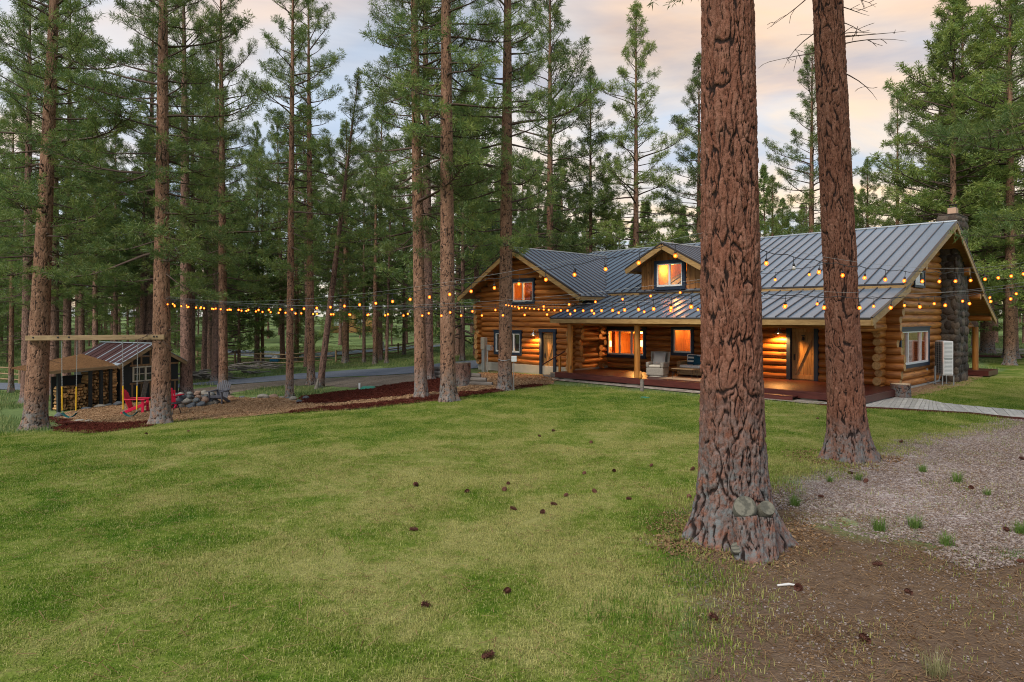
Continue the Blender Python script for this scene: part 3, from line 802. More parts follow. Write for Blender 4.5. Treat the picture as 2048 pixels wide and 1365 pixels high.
# ridge caps, rakes, eave fascias
rc = MB(); rc.tube([L3(-28.4, MAIN_R[0], 7.2), L3(-7.97, MAIN_R[0], 7.2)], 0.07, 6); rc.tube([L3(WING_RS, 25.36, 6.745), L3(WING_RS, 34, 6.745)], 0.065, 6)
rc.tube([L3(DS, 27.16, 6.485), L3(DS, 33.2, 6.485)], 0.06, 6)
rc.build('ridge_cap', M['galv'], house)
def rake(name, p0, p1):
    up = (p1 - p0)
    board(name, p0, p1, 0.05, 0.24)
    d = (p1 - p0).normalized()
    nrm = Vector((0, 0, 1))
    board('rake_flashing', p0 + nrm * 0.158 - d * 0.02, p1 + nrm * 0.158 + d * 0.02, 0.08, 0.05, mat='flashing')
drop = 0.155
so_ = 0.03
rake('rake_board', L3(S_RK + so_, MAIN_E[0] - 0.05, MAIN_E[1] - drop), L3(S_RK + so_, MAIN_R[0], MAIN_R[1] - drop))
rake('rake_board', L3(S_RK + so_, BACK_E[0] + 0.02, BACK_E[1] - drop), L3(S_RK + so_, MAIN_R[0], MAIN_R[1] - drop))
rake('rake_board', L3(S_RK + so_, BPOR_E[0], BPOR_E[1] - drop), L3(S_RK + so_, 39.6, 4.29 - drop))
rake('rake_board', L3(S_RK + so_, PORCH_E[0] - 0.03, PORCH_E[1] - drop), L3(S_RK + so_, 28.3, PORCH_E[1] - drop + (28.3 - PORCH_E[0]) * PORCH_SL))
rake('rake_board', L3(-22.43, PORCH_E[0] - 0.03, PORCH_E[1] - drop), L3(-22.43, 26.0, PORCH_E[1] - drop + (26.0 - PORCH_E[0]) * PORCH_SL))
rake('rake_board', L3(WING_RE[0], 25.37, WING_RE[1] - drop), L3(WING_RS, 25.37, WING_RZ - drop))
rake('rake_board', L3(WING_LE[0], 25.37, WING_LE[1] - drop), L3(WING_RS, 25.37, WING_RZ - drop))
rake('rake_board', L3(DS - DHW, 27.17, DE - drop), L3(DS, 27.17, DZ - drop))
rake('rake_board', L3(DS + DHW, 27.17, DE - drop), L3(DS, 27.17, DZ - drop))
board('eave_fascia', L3(-22.4, PORCH_E[0] - 0.01, PORCH_E[1] - 0.17), L3(S_RK, PORCH_E[0] - 0.01, PORCH_E[1] - 0.17), 0.05, 0.19)
board('eave_fascia', L3(-16.4, MAIN_E[0] - 0.01, MAIN_E[1] - 0.16), L3(S_RK, MAIN_E[0] - 0.01, MAIN_E[1] - 0.16), 0.05, 0.16)
board('eave_fascia', L3(-23, MAIN_E[0] - 0.01, MAIN_E[1] - 0.16), L3(-19.75, MAIN_E[0] - 0.01, MAIN_E[1] - 0.16), 0.05, 0.16)
board('eave_fascia', L3(WING_RE[0] + 0.01, 25.4, WING_RE[1] - 0.14), L3(WING_RE[0] + 0.01, 29, WING_RE[1] - 0.14), 0.05, 0.17)
board('eave_fascia', L3(DS - DHW - 0.01, 27.2, DE - 0.14), L3(DS - DHW - 0.01, 30.2, DE - 0.14), 0.05, 0.15)
# purlin logs under the gable overhang
def purlin(t, z, r=0.15, e=-8.05): make_log('s', SG - 0.3, e, t, z, r, 12, (False, True), 'purlin')
purlin(34.8, MAIN_R[1] - 0.42, 0.14); purlin(37.6, 5.15, 0.2, -8.1); purlin(30.6, 5.0, 0.16); purlin(39.4, 4.0, 0.17); purlin(41.6, 2.95, 0.14)
for s_, z_ in ((WING_RS, 6.3), (-28.5, 5.15), (-24.2, 5.15)):
    make_log('t', 25.5, TW + 0.3, s_, z_, 0.13, 12, (True, False), 'purlin')
make_log('t', 39.9, 41.9, SG + 0.1, 2.55, 0.15, 12, (False, True), 'porch_beam_log')
b = MB(); b.tube([L3(SG + 0.35, 41.8, 0.2), L3(SG + 0.35, 41.8, 2.5)], 0.14, 10); b.build('porch_post', M['log_z'], house)
b = MB(); b.bx(-12 - S0, -8.0 - S0, 40.9 - T0, 43.0 - T0, 0.05, 0.30); b.build('rear_deck', M['deckwood'], house)

# --- porch deck, posts, beam, piers
b = MB()
nb = 28; dt = (TF + 0.1 - 24.62) / nb
for i in range(nb):
    t0 = 24.62 + dt * i
    b.bx(-22.35 - S0, -8.33 - S0, t0 - T0, t0 + dt - 0.006 - T0, 0.315, 0.35)
b.build('porch_deck', M['deckwood'], house)
b = MB(); b.bx(-22.4 - S0, -8.28 - S0, 24.565 - T0, 24.605 - T0, 0.09, 0.338); b.bx(-8.322 - S0, -8.282 - S0, 24.61 - T0, 29.0 - T0, 0.09, 0.336); b.bx(-22.4 - S0, -22.36 - S0, 24.61 - T0, 26.1 - T0, 0.09, 0.338)
b.build('deck_fascia', M['deckwood'], house, bevel=0.01)
for s_ in (-21.7, -17.8, -13.95, -9.25):
    b = MB(); b.tube([L3(s_, 24.9, 0.35 + 2.32 * q / 6) for q in range(7)], [0.135 + 0.006 * math.sin(q * 2.1 + s_) for q in range(7)], 12)
    b.build('porch_post', M['log_z'], house)
make_log('s', -22.3, -8.1, 24.9, 2.72, 0.12, 12, (True, True), 'porch_beam_log')
for s_ in (-21.6, -17.9, -14.0, -10.2):
    b = MB(); zg = gz(*st_world(s_, 24.75)[:2]); b.box(L3(s_, 24.85, (0.09 + zg) / 2 - 0.06), (0.62, 0.4, 0.30)); b.build('deck_pier', M['plinth'], house, bevel=0.04)
b = MB(); b.bx(-12.4 - S0, -10.55 - S0, 24.1 - T0, 24.545 - T0, 0.14, 0.19); b.bx(-12.4 - S0, -10.55 - S0, 24.09 - T0, 24.13 - T0, 0.02, 0.138)
b.build('porch_step', M['deckwood'], house, bevel=0.01)

# --- windows: mesh = white sash frame; children trim and panes
def window(o, plane, axis, lights, name='window', trimw=0.13, room=None, head=True, facing=-1):
    a0, a1, z0, z1 = o
    def bxw(b, p0, p1, q0, q1, d0, d1, mi=0):
        # p along the wall, q height, d depth measured outward from the plane
        if axis == 's': b.bx(p0 - S0, p1 - S0, plane + facing * d0 - T0, plane + facing * d1 - T0, q0, q1, mi)
        else: b.bx(plane - facing * d0 - S0, plane - facing * d1 - S0, p0 - T0, p1 - T0, q0, q1, mi)
    i0, i1, j0, j1 = a0 + trimw, a1 - trimw, z0 + trimw * 1.1, z1 - trimw * 1.1
    fr = 0.055
    b = MB()
    bxw(b, i0, i1, j0, j0 + fr * 1.5, 0.08, 0.17); bxw(b, i0, i1, j1 - fr, j1, 0.08, 0.17)
    bxw(b, i0, i0 + fr, j0 + fr * 1.5, j1 - fr, 0.08, 0.168); bxw(b, i1 - fr, i1, j0 + fr * 1.5, j1 - fr, 0.08, 0.168)
    xs = [i0 + fr]; acc = 0; tot = sum(lights)
    for q in lights[:-1]:
        acc += q; xm = i0 + (i1 - i0) * acc / tot
        bxw(b, xm - 0.05, xm + 0.05, j0 + fr * 1.5, j1 - fr, 0.08, 0.166); xs += [xm - 0.05, xm + 0.05]
    xs.append(i1 - fr)
    wo = b.build(name, M['white'], house, bevel=0.006)
    b = MB(); bxw(b, a0, i0, z0, z1, 0.03, 0.20); bxw(b, i1, a1, z0, z1, 0.03, 0.20); bxw(b, i0, i1, z0, j0, 0.03, 0.203); bxw(b, i0, i1, j1, z1, 0.03, 0.203)
    if head: bxw(b, a0 - 0.05, a1 + 0.05, z1, z1 + 0.05, 0.03, 0.24)
    b.build('trim', M['bluetrim'], wo, bevel=0.006)
    for p, q in zip(xs[::2], xs[1::2]):
        b = MB(); bxw(b, p, q, j0 + fr * 1.5, j1 - fr, 0.10, 0.106); b.build('pane', M['glass'], wo)
    return wo, (i0, i1, j0, j1)
def room(o, plane, axis, depth, wall='roomwood', power=60, name='interior_room', lat=0.9, lpos=0.5, col=(1.0, 0.41, 0.10), zl=0.8, ldep=0.45, vert=0.45):
    a0, a1, z0, z1 = o; a0 -= lat; a1 += lat; z0 -= vert; z1 += vert * 0.7
    b = MB()
    d0 = plane + 0.12 if axis == 's' else plane - 0.12
    d1 = plane + depth if axis == 's' else plane - depth
    def q(pts): b.add([L3(*(p if axis == 's' else (p[1], p[0], p[2]))) for p in pts], [(0, 1, 2, 3)])
    q([(a0, d1, z0), (a1, d1, z0), (a1, d1, z1), (a0, d1, z1)])
    q([(a0, d0, z0), (a0, d1, z0), (a0, d1, z1), (a0, d0, z1)]); q([(a1, d0, z0), (a1, d1, z0), (a1, d1, z1), (a1, d0, z1)])
    q([(a0, d0, z0), (a1, d0, z0), (a1, d1, z0), (a0, d1, z0)]); q([(a0, d0, z1), (a1, d0, z1), (a1, d1, z1), (a0, d1, z1)])
    me = b.mesh(name); link(name, me, house, M[wall])
    if power:
        ld = bpy.data.lights.new('room_lamp', 'POINT'); ld.energy = power; ld.color = col; ld.shadow_soft_size = 0.12
        lo = bpy.data.objects.new('room_lamp', ld); COL.objects.link(lo); lo.parent = house
        am = a0 + (a1 - a0) * lpos; dm = plane + (depth if axis == 's' else -depth) * ldep
        lo.location = L3(am, dm, z0 + (z1 - z0) * zl) if axis == 's' else L3(dm, am, z0 + (z1 - z0) * zl)
window(W_FRONT, TF, 's', (1, 1, 1)); room(W_FRONT, TF, 's', 3.2, 'roomwood', 240, lpos=0.42, zl=0.75)
b = MB(); zt_ = W_FRONT[3] - 0.22
b.bx(W_FRONT[0] - 0.9 - S0, W_FRONT[1] + 0.9 - S0, TF + 1.6 - T0, TF + 1.8 - T0, zt_ - 0.12, zt_ + 0.1); b.bx(-0.3 + sum(W_FRONT[:2]) / 2 - S0, 0.05 + sum(W_FRONT[:2]) / 2 - S0, TF + 3.05 - T0, TF + 3.15 - T0, 1.0, 2.2); b.build('interior_beam', M['doorwood'], house)
b = MB(); b.bx(W_FRONT[0] + 0.1 - S0, W_FRONT[0] + 0.32 - S0, TF + 0.2 - T0, TF + 0.26 - T0, W_FRONT[2] - 0.1, W_FRONT[3]); b.bx(W_FRONT[1] - 0.34 - S0, W_FRONT[1] - 0.1 - S0, TF + 0.2 - T0, TF + 0.26 - T0, W_FRONT[2] - 0.1, W_FRONT[3]); b.build('curtain', simple('red curtain', (0.36, 0.06, 0.02), 0.9, 0.3, 9), house)
b = MB(); b.bx(W_SINGLE[0] + 0.28 - S0, W_SINGLE[0] + 0.36 - S0, TF + 1.1 - T0, TF + 1.2 - T0, 0.5, 3.0); b.build('interior_post', M['doorwood'], house)
b = MB(); b.bx(sum(W_UP[:2]) / 2 - 0.5 - S0, sum(W_UP[:2]) / 2 - 0.1 - S0, TW + 0.9 - T0, TW + 1.2 - T0, W_UP[2] - 0.3, W_UP[2] + 0.75); b.build('interior_cabinet', M['blind'], house)
window(W_SINGLE, TF, 's', (1,)); room(W_SINGLE, TF, 's', 1.6, 'roomwood', 55, lat=0.3, lpos=0.3, zl=0.9)
window(W_WING, TW, 's', (0.8, 1.5, 0.8)); room(W_WING, TW, 's', 0.4, 'blind', 0, lat=0.05)
window(W_UP, TW, 's', (1, 1)); room(W_UP, TW, 's', 1.35, 'roomwood', 55, lat=0.4, lpos=0.78, zl=0.72, ldep=0.5)
window(W_GABLE, SG, 't', (0.85, 1.6, 0.95), facing=-1); room(W_GABLE, SG, 't', 4.0, 'roomdark', 130, lpos=0.55, zl=0.5, ldep=0.7, col=(1.0, 0.30, 0.10))
window(W_SMALL, SG, 't', (1,), trimw=0.1); room(W_SMALL, SG, 't', 0.4, 'blind', 0, lat=0.02, vert=0.02)
# dormer
TD = 27.92
sd0, sd1 = s_at(1283, TD), -16.42
W_DORM = opening(1312, 1373, 521, 580, TD - 0.03)
def dtop(s_): return DZ - 0.12 - abs(s_ - DS) * (DZ - DE) / DHW
nbd = 22; wb = (sd1 - sd0) / nbd
for i in range(nbd):
    p, q = sd0 + wb * i, sd0 + wb * (i + 1)
    m = (p + q) / 2
    spans = [(4.02, dtop(m))] if not (W_DORM[0] + 0.05 < m < W_DORM[1] - 0.05) else [(W_DORM[3] - 0.04, dtop(m))]
    for (zz0, zz1) in spans:
        if zz1 - zz0 < 0.1: continue
        d = 0.012 * (i % 2)
        b = MB(); b.add([L3(p, TD - d, zz0), L3(q - 0.008, TD - d, zz0), L3(q - 0.008, TD - d, dtop(q) if zz1 > 4.5 else zz1), L3(p, TD - d, dtop(p) if zz1 > 4.5 else zz1),
                         L3(p, TD + 0.05, zz0), L3(q - 0.008, TD + 0.05, zz0), L3(q - 0.008, TD + 0.05, dtop(q)), L3(p, TD + 0.05, dtop(p))],
                        [(0, 1, 2, 3), (5, 4, 7, 6), (0, 4, 5, 1), (3, 2, 6, 7), (0, 3, 7, 4), (1, 5, 6, 2)])
        b.build('siding_board', M['siding'], house)
for s_ in (sd0 + 0.03, sd1 - 0.03):
    b = MB(); b.add([L3(s_, TD + 0.06, 4.1), L3(s_, 31.5, 5.4), L3(s_, 31.5, DE + 0.1), L3(s_, TD + 0.06, DE + 0.1)], [(0, 1, 2, 3)]); b.build('dormer_cheek', M['siding'], house)
board('dormer_sill', L3(sd0 - 0.1, TD - 0.05, 4.17), L3(sd1 + 0.1, TD - 0.05, 4.17), 0.06, 0.15)
window(W_DORM, TD, 's', (1, 1), trimw=0.14, head=False); room(W_DORM, TD, 's', 2.2, 'roomwood', 60, lat=0.05, vert=0.08, lpos=0.22, zl=0.72, ldep=0.35)
board('soffit_strip', L3(DS - DHW, 27.55, DE - 0.13), L3(DS - 1.6, 27.55, DE + 0.1), 0.6, 0.02, mat='soffit')

# --- doors
def door(o, plane, hinge_left=True):
    a0, a1, z0, z1 = o; tr = 0.17
    b = MB(); b.bx(a0 - S0, a0 + tr - S0, plane - 0.22 - T0, plane + 0.1 - T0, z0, z1); b.bx(a1 - tr - S0, a1 - S0, plane - 0.22 - T0, plane + 0.1 - T0, z0, z1)
    b.bx(a0 - 0.04 - S0, a1 + 0.04 - S0, plane - 0.24 - T0, plane + 0.1 - T0, z1, z1 + 0.17)
    fo = b.build('door_frame', M['bluetrim'], house, bevel=0.008)
    d = MB(); d.bx(a0 + tr - S0, a1 - tr - S0, plane - 0.02 - T0, plane + 0.03 - T0, z0, z1); do = d.build('door', M['doorwood'], house)
    n = 6; w = (a1 - a0 - 2 * tr) / n
    y0 = plane - 0.055 - T0; y1 = plane - 0.021 - T0
    for i in range(n):
        p = MB(); p.bx(a0 + tr + w * i + 0.004 - S0, a0 + tr + w * (i + 1) - 0.004 - S0, y0, y1, z0 + 0.01, z1 - 0.005); p.build('plank', M['doorwood'], do)
    r = MB(); xl, xr = a0 + tr + 0.02 - S0, a1 - tr - 0.02 - S0
    r.bx(xl, xr, y0 - 0.03, y0 - 0.001, z0 + 0.05, z0 + 0.22); r.bx(xl, xr, y0 - 0.03, y0 - 0.001, z1 - 0.30, z1 - 0.14)
    r.bar((xl + 0.12, y0 - 0.016, z0 + 0.26), (xr - 0.06, y0 - 0.016, z1 - 0.34), 0.028, 0.12, (0, 0, 1)); r.build('brace', M['doorwood'], do)
    h = MB(); hx = xl + 0.1; hz = z0 + 0.95
    h.bx(hx - 0.035, hx + 0.035, y0 - 0.012, y0 - 0.0005, hz - 0.12, hz + 0.14); h.tube([(hx, y0 - 0.01, hz - 0.1), (hx, y0 - 0.06, hz - 0.06), (hx, y0 - 0.06, hz + 0.06), (hx, y0 - 0.01, hz + 0.1)], 0.012, 6)
    h.build('handle', M['iron'], do)
    return do, (xl, xr, y0, z0, z1)
door(D_WING, TW)
do, (xl, xr, y0, z0, z1) = door(D_FRONT, TF)
b = MB(); xm = (xl + xr) / 2
b.lathe([(0.0, 0), (0.05, 0), (0.06, 0.05), (0.045, 0.11), (0.0, 0.13)], 10)
b.xform(Matrix.Translation((xm, y0 - 0.02, z1 - 0.66)) @ Matrix.Diagonal((1, 0.5, 1.3, 1)))
b.bar((xm - 0.07, y0 - 0.02, z1 - 0.46), (xm + 0.07, y0 - 0.02, z1 - 0.46), 0.02, 0.04); b.build('knocker', M['iron'], do)
# sconces
def sconce(px, py, plane, power):
    s_ = s_at(px, plane - 0.45); z = z_at(py, s_, plane - 0.45)
    e = empty('barn_light', st_world(s_, plane - 0.42, z), HROT, None, 'wall light')
    b = MB(); b.lathe([(0.03, 0.10), (0.045, 0.06), (0.06, 0.03), (0.17, -0.06), (0.165, -0.065), (0.05, 0.02), (0.02, 0.05)], 18); b.build('lamp_shade', M['galv'], e)
    b = MB(); b.tube([(0, 0, 0.09), (0, 0.0, 0.16), (0, 0.08, 0.22), (0, 0.2, 0.18), (0, 0.26, 0.06)], 0.014, 8); b.lathe([(0, -.01), (.06, -.01), (.06, .01), (0, .01)], 12); b.build('arm', M['galv'], e)
    b = MB(); b.lathe([(0.0, -0.09), (0.022, -0.08), (0.03, -0.05), (0.02, -0.01), (0.0, 0.01)], 10); b.build('lamp_bulb', M['sconcebulb'], e)
    ld = bpy.data.lights.new('sconce_light', 'SPOT'); ld.energy = power; ld.color = (1.0, 0.48, 0.13); ld.shadow_soft_size = 0.04; ld.spot_size = R(150); ld.spot_blend = 0.5
    lo = bpy.data.objects.new('sconce_light', ld); COL.objects.link(lo); lo.parent = e; lo.location = (0, 0, -0.11)
    return e
tag(sconce(1066, 668, TW, 150), 'lit galvanised barn light left of the wing door')
tag(sconce(1556, 664, TF, 280), 'lit galvanised barn light beside the porch door')

# --- chimney, stone by stone
ch = empty('stone_chimney', st_world(-8.68, 37.35, 0), HROT, 'tall dark lava stone chimney on the right gable end', 'chimney')
c0x, c1x, c0y, c1y, ctop = -0.42, 0.36, -0.92, 0.92, 7.72
b = MB(); b.bx(c0x, c1x, c0y, c1y, -0.2, ctop); b.build('chimney_core', M['mortar'], ch)
def rock_mesh(seed, sub=2, amp=0.22, flat=1.0):
    r = random.Random(seed)
    bm = bmesh.new(); bmesh.ops.create_icosphere(bm, subdivisions=sub, radius=0.5)
    ph = [Vector((r.uniform(-1, 1), r.uniform(-1, 1), r.uniform(-1, 1))).normalized() for _ in range(7)]; am = [r.uniform(-1, 1) for _ in ph]
    for v in bm.verts:
        d = v.co.normalized(); k = 1 + amp * sum(a * max(0, d.dot(p)) ** 2 for a, p in zip(am, ph)) / 1.5
        for p in ph[:4]:
            q = d.dot(p)
            if q > 0.78: k *= 0.80 / q * 0.98 if q > 0.82 else 1
        v.co *= k; v.co.z *= flat
    me = bpy.data.meshes.new('rock'); bm.to_mesh(me); bm.free()
    for p in me.polygons: p.use_smooth = True
    return me
stones = [rock_mesh(100 + i, 2, 0.35) for i in range(8)]
for m_ in stones: m_.materials.append(M['lava'])
def stone_face(axis, fixed, a0, a1, z0, z1, outward):
    z = z0
    while z < z1 - 0.05:
        h = min(rngh.uniform(0.24, 0.42), z1 - z); a = a0 - 0.02
        while a < a1 - 0.06:
            w = min(rngh.uniform(0.24, 0.55), a1 - a + 0.02)
            o = link('stone', rngh.choice(stones), ch)
            c = a + w / 2
            o.location = (c, fixed - outward * 0.06, z + h / 2) if axis == 'x' else (fixed - outward * 0.06, c, z + h / 2)
            o.scale = (w * 1.3, 0.26, h * 1.3) if axis == 'x' else (0.26, w * 1.3, h * 1.3)
            o.rotation_euler = (rngh.uniform(-.12, .12), rngh.uniform(-.2, .2), rngh.uniform(-.1, .1))
            a += w
        z += h
stone_face('x', c0y, c0x, c1x, 0.0, ctop, -1)
stone_face('y', c1x, c0y, c1y, 0.0, ctop, 1)
b = MB(); b.bx(c0x - 0.0, c1x + 0.02, c0y - 0.02, c1y + 0.02, ctop, ctop + 0.06); b.build('chimney_cap', M['lava'], ch, bevel=0.02)
b = MB(); b.bx(-0.14, 0.2, -0.5, -0.05, ctop + 0.09, ctop + 0.38); b.build('flue', M['clay'], ch, bevel=0.015)
b = MB(); b.lathe([(0.16, 0), (0.16, 0.05), (0.15, 0.05), (0.15, 0)], 14, (0.03, -0.28, ctop + 0.38)); b.lathe([(0.0, 0.19), (0.19, 0.16), (0.19, 0.14), (0, 0.15)], 14, (0.03, -0.28, ctop + 0.38))
for k in range(6): b.bar((0.03 + 0.15 * math.cos(k), -0.28 + 0.15 * math.sin(k), ctop + 0.42), (0.03 + 0.15 * math.cos(k), -0.28 + 0.15 * math.sin(k), ctop + 0.54), 0.02, 0.02)
b.build('chimney_cowl', M['iron'], ch)
b = MB(); b.tube([L3(WING_RS + 3.0, 27.2, 5.0), L3(WING_RS + 3.0, 27.2, 5.55)], 0.05, 8); b.tube([L3(-16.9, 29.6, 5.7), L3(-16.9, 29.6, 6.3)], 0.045, 8); b.build('vent_pipe', M['iron'], house)

# --- utilities and porch things
e = empty('utility_meter_post', P(968, 744), HROT, 'tan electric meter box and conduits on the wing wall', 'meter')
b = MB(); b.bx(-0.15, 0.15, -0.12, 0.12, 1.25, 1.9); b.build('meter_box', simple('tan meter box', (0.36, 0.31, 0.24), 0.6), e, bevel=0.01)
b = MB(); b.bx(-0.12, 0.1, -0.08, 0.06, 0, 1.25); b.build('post', M['galv'], e, bevel=0.01)
b = MB(); b.tube([(0.28, 0, 0), (0.28, 0, 1.3)], 0.05, 8); b.bx(0.34, 0.66, -0.12, 0.06, 1.2, 1.5); b.build('conduit', M['galv'], e)
b = MB(); b.lathe([(0.0, -0.06), (0.08, -0.05), (0.09, 0.0), (0.09, 0.05)], 14); b.xform(Matrix.Translation((0, -0.16, 1.62)) @ Matrix.Rotation(R(90), 4, 'X')); b.build('meter_dial', M['glass'], e)

# heat pump
hp = empty('heat_pump', at(1897, 29.9), 0, 'tall white two-fan heat pump on a stand beside the stone chimney', 'heat pump')
hp.rotation_euler.z = R(-12.5)
hz0, hz1 = 0.45, 1.95
b = MB(); b.bx(-0.20, 0.20, 0.03, 0.92, hz0, hz1); b.build('casing', M['white'], hp, bevel=0.015)
b = MB(); b.bx(-0.165, 0.165, 0.022, 0.029, hz0 + 0.05, hz1 - 0.06); b.build('grille_back', M['galv'], hp)
b = MB(); b.bx(-0.205, -0.2, 0.10, 0.90, hz0 + 0.06, hz1 - 0.06)
b.build('coil', simple('dark coil fins', (0.03, 0.05, 0.07), 0.4, 0.2), hp)
b = MB()
for k in range(14): b.bx(-0.222, -0.206, 0.1, 0.9, hz0 + 0.08 + k * 0.1, hz0 + 0.092 + k * 0.1)
for k in range(5): b.bx(-0.226, -0.208, 0.12 + k * 0.19, 0.135 + k * 0.19, hz0 + 0.06, hz1 - 0.06)
b.build('coil_guard', M['galv'], hp)
for zz in (hz0 + 0.06, hz0 + 0.78):
    b = MB()
    for k in range(11): b.bx(-0.15, 0.16, 0.004, 0.021, zz + k * 0.058, zz + k * 0.058 + 0.034)
    for x_ in (-0.17, 0.17): b.bx(x_ - 0.015, x_ + 0.015, 0.01, 0.03, zz - 0.01, zz + 0.66)
    b.build('louvre_panel', M['white'], hp)
b = MB()
for x_ in (-0.22, 0.22):
    for y_ in (0.05, 0.85): b.bx(x_ - 0.02, x_ + 0.02, y_ - 0.02, y_ + 0.02, 0.03, hz0 - 0.03)
    b.bx(x_ - 0.02, x_ + 0.02, 0.0, 0.95, hz0 - 0.029, hz0 - 0.002)
for y_ in (0.05, 0.85): b.bx(-0.42, 0.42, y_ - 0.03, y_ + 0.03, 0.0, 0.029)
b.build('stand', M['galv'], hp)
b = MB(); b.bx(-0.95, -0.72, 0.25, 0.4, 0.45, 0.75); b.tube([(-0.83, 0.3, 0.45), (-0.8, 0.28, 0.15), (-0.5, 0.25, 0.08), (-0.3, 0.25, 0.2), (-0.22, 0.25, 0.5)], 0.025, 6)
b.tube([(-0.42, 0.3, 0.05), (-0.42, 0.3, 0.85)], 0.04, 8); b.build('disconnect_box', simple('grey box', (0.22, 0.24, 0.25), 0.5), hp)

# stone drip strip and the board walk
def stpoly(pts): return [tuple(st_world(s, t)[:2]) for s, t in pts]
sheet('stone_strip', stpoly([(-23.2, 23.9), (-23.4, 24.9), (-22.4, 25.0), (-8.2, 25.0), (-8.2, 23.75), (-16, 23.85)]), M['stone_strip'], 0.035, True, 0.02, seed=21)
wk = empty('boardwalk', P(1880, 815), 0, 'curving pale board walk running from the porch to the right', 'boardwalk')
lo_ = [P(*q) for q in ((1640, 811), (1728, 817), (1810, 821), (1850, 823.5), (1944, 829), (2015, 837), (2090, 843), (2200, 855))]
hi_ = [P(*q) for q in ((1690, 803), (1735, 803), (1800, 798), (1850, 802), (1889, 810), (1938, 815), (2048, 825), (2200, 836))]
def poly_at(pts, q):
    d = [0]
    for a, b_ in zip(pts, pts[1:]): d.append(d[-1] + (b_ - a).length)
    x = q * d[-1]
    for i in range(len(pts) - 1):
        if x <= d[i + 1] + 1e-9:
            return pts[i].lerp(pts[i + 1], (x - d[i]) / max(1e-6, d[i + 1] - d[i]))
    return pts[-1]
NB = 54
for i in range(NB):
    a, a2, c, c2 = poly_at(lo_, i / NB), poly_at(lo_, (i + 0.93) / NB), poly_at(hi_, i / NB), poly_at(hi_, (i + 0.93) / NB)
    j = rngh.uniform(-0.05, 0.05); dd = (a - c).normalized() * j
    q = [a + dd, a2 + dd, c2 - dd * 0.5, c - dd * 0.5]
    z = 0.06 + rngh.uniform(-0.006, 0.006)
    b = MB(); b.add([p + Vector((0, 0, 0.005)) - wk.location for p in q] + [p + Vector((0, 0, z)) - wk.location for p in q], [(3, 2, 1, 0), (4, 5, 6, 7), (0, 1, 5, 4), (1, 2, 6, 5), (2, 3, 7, 6), (3, 0, 4, 7)])
    b.build('plank', M['paver'], wk)
b = MB()
for i in range(40):
    a, c = poly_at(lo_, i / 40), poly_at(lo_, (i + 1) / 40)
    n = Vector((a.y - c.y, c.x - a.x, 0)).normalized() * -0.05
    b.bar(a - n * -1.2 + Vector((0, 0, 0.03)) - wk.location, c - n * -1.2 + Vector((0, 0, 0.03)) - wk.location, 0.05, 0.07)
b.build('edging_board', M['deckwood'], wk)
# ================================================================== TREES
def cellnoise(u, v, nu, nv, seed):
    rng = np.random.default_rng(seed); jit = rng.random((nv + 4, nu, 2)); hgt = rng.random((nv + 4, nu))
    iu = np.floor(u).astype(int); iv = np.floor(v).astype(int)
    f1 = np.full(u.shape, 9.0); f2 = np.full(u.shape, 9.0); hh = np.zeros(u.shape)
    for dv in (-1, 0, 1):
        for du in (-1, 0, 1):
            cu = iu + du; cv = iv + dv
            jv = jit[np.clip(cv + 1, 0, nv + 3), cu % nu]
            d = np.hypot(u - cu - 0.1 - 0.8 * jv[..., 0], (v - cv - 0.1 - 0.8 * jv[..., 1]))
            h = hgt[np.clip(cv + 1, 0, nv + 3), cu % nu]
            new = d < f1
            f2 = np.where(new, f1, np.minimum(f2, d)); hh = np.where(new, h, hh); f1 = np.where(new, d, f1)
    return f2 - f1, hh
def smooth_noise(u, v, nu, seed, nv=600):
    rng = np.random.default_rng(seed); tb = rng.random((nv, nu))
    iu = np.floor(u).astype(int); iv = np.floor(v).astype(int); fu = u - iu; fv = v - iv
    fu = fu * fu * (3 - 2 * fu); fv = fv * fv * (3 - 2 * fv)
    q = lambda a, b: tb[b % nv, a % nu]
    return (q(iu, iv) * (1 - fu) + q(iu + 1, iv) * fu) * (1 - fv) + (q(iu, iv + 1) * (1 - fu) + q(iu + 1, iv + 1) * fu) * fv
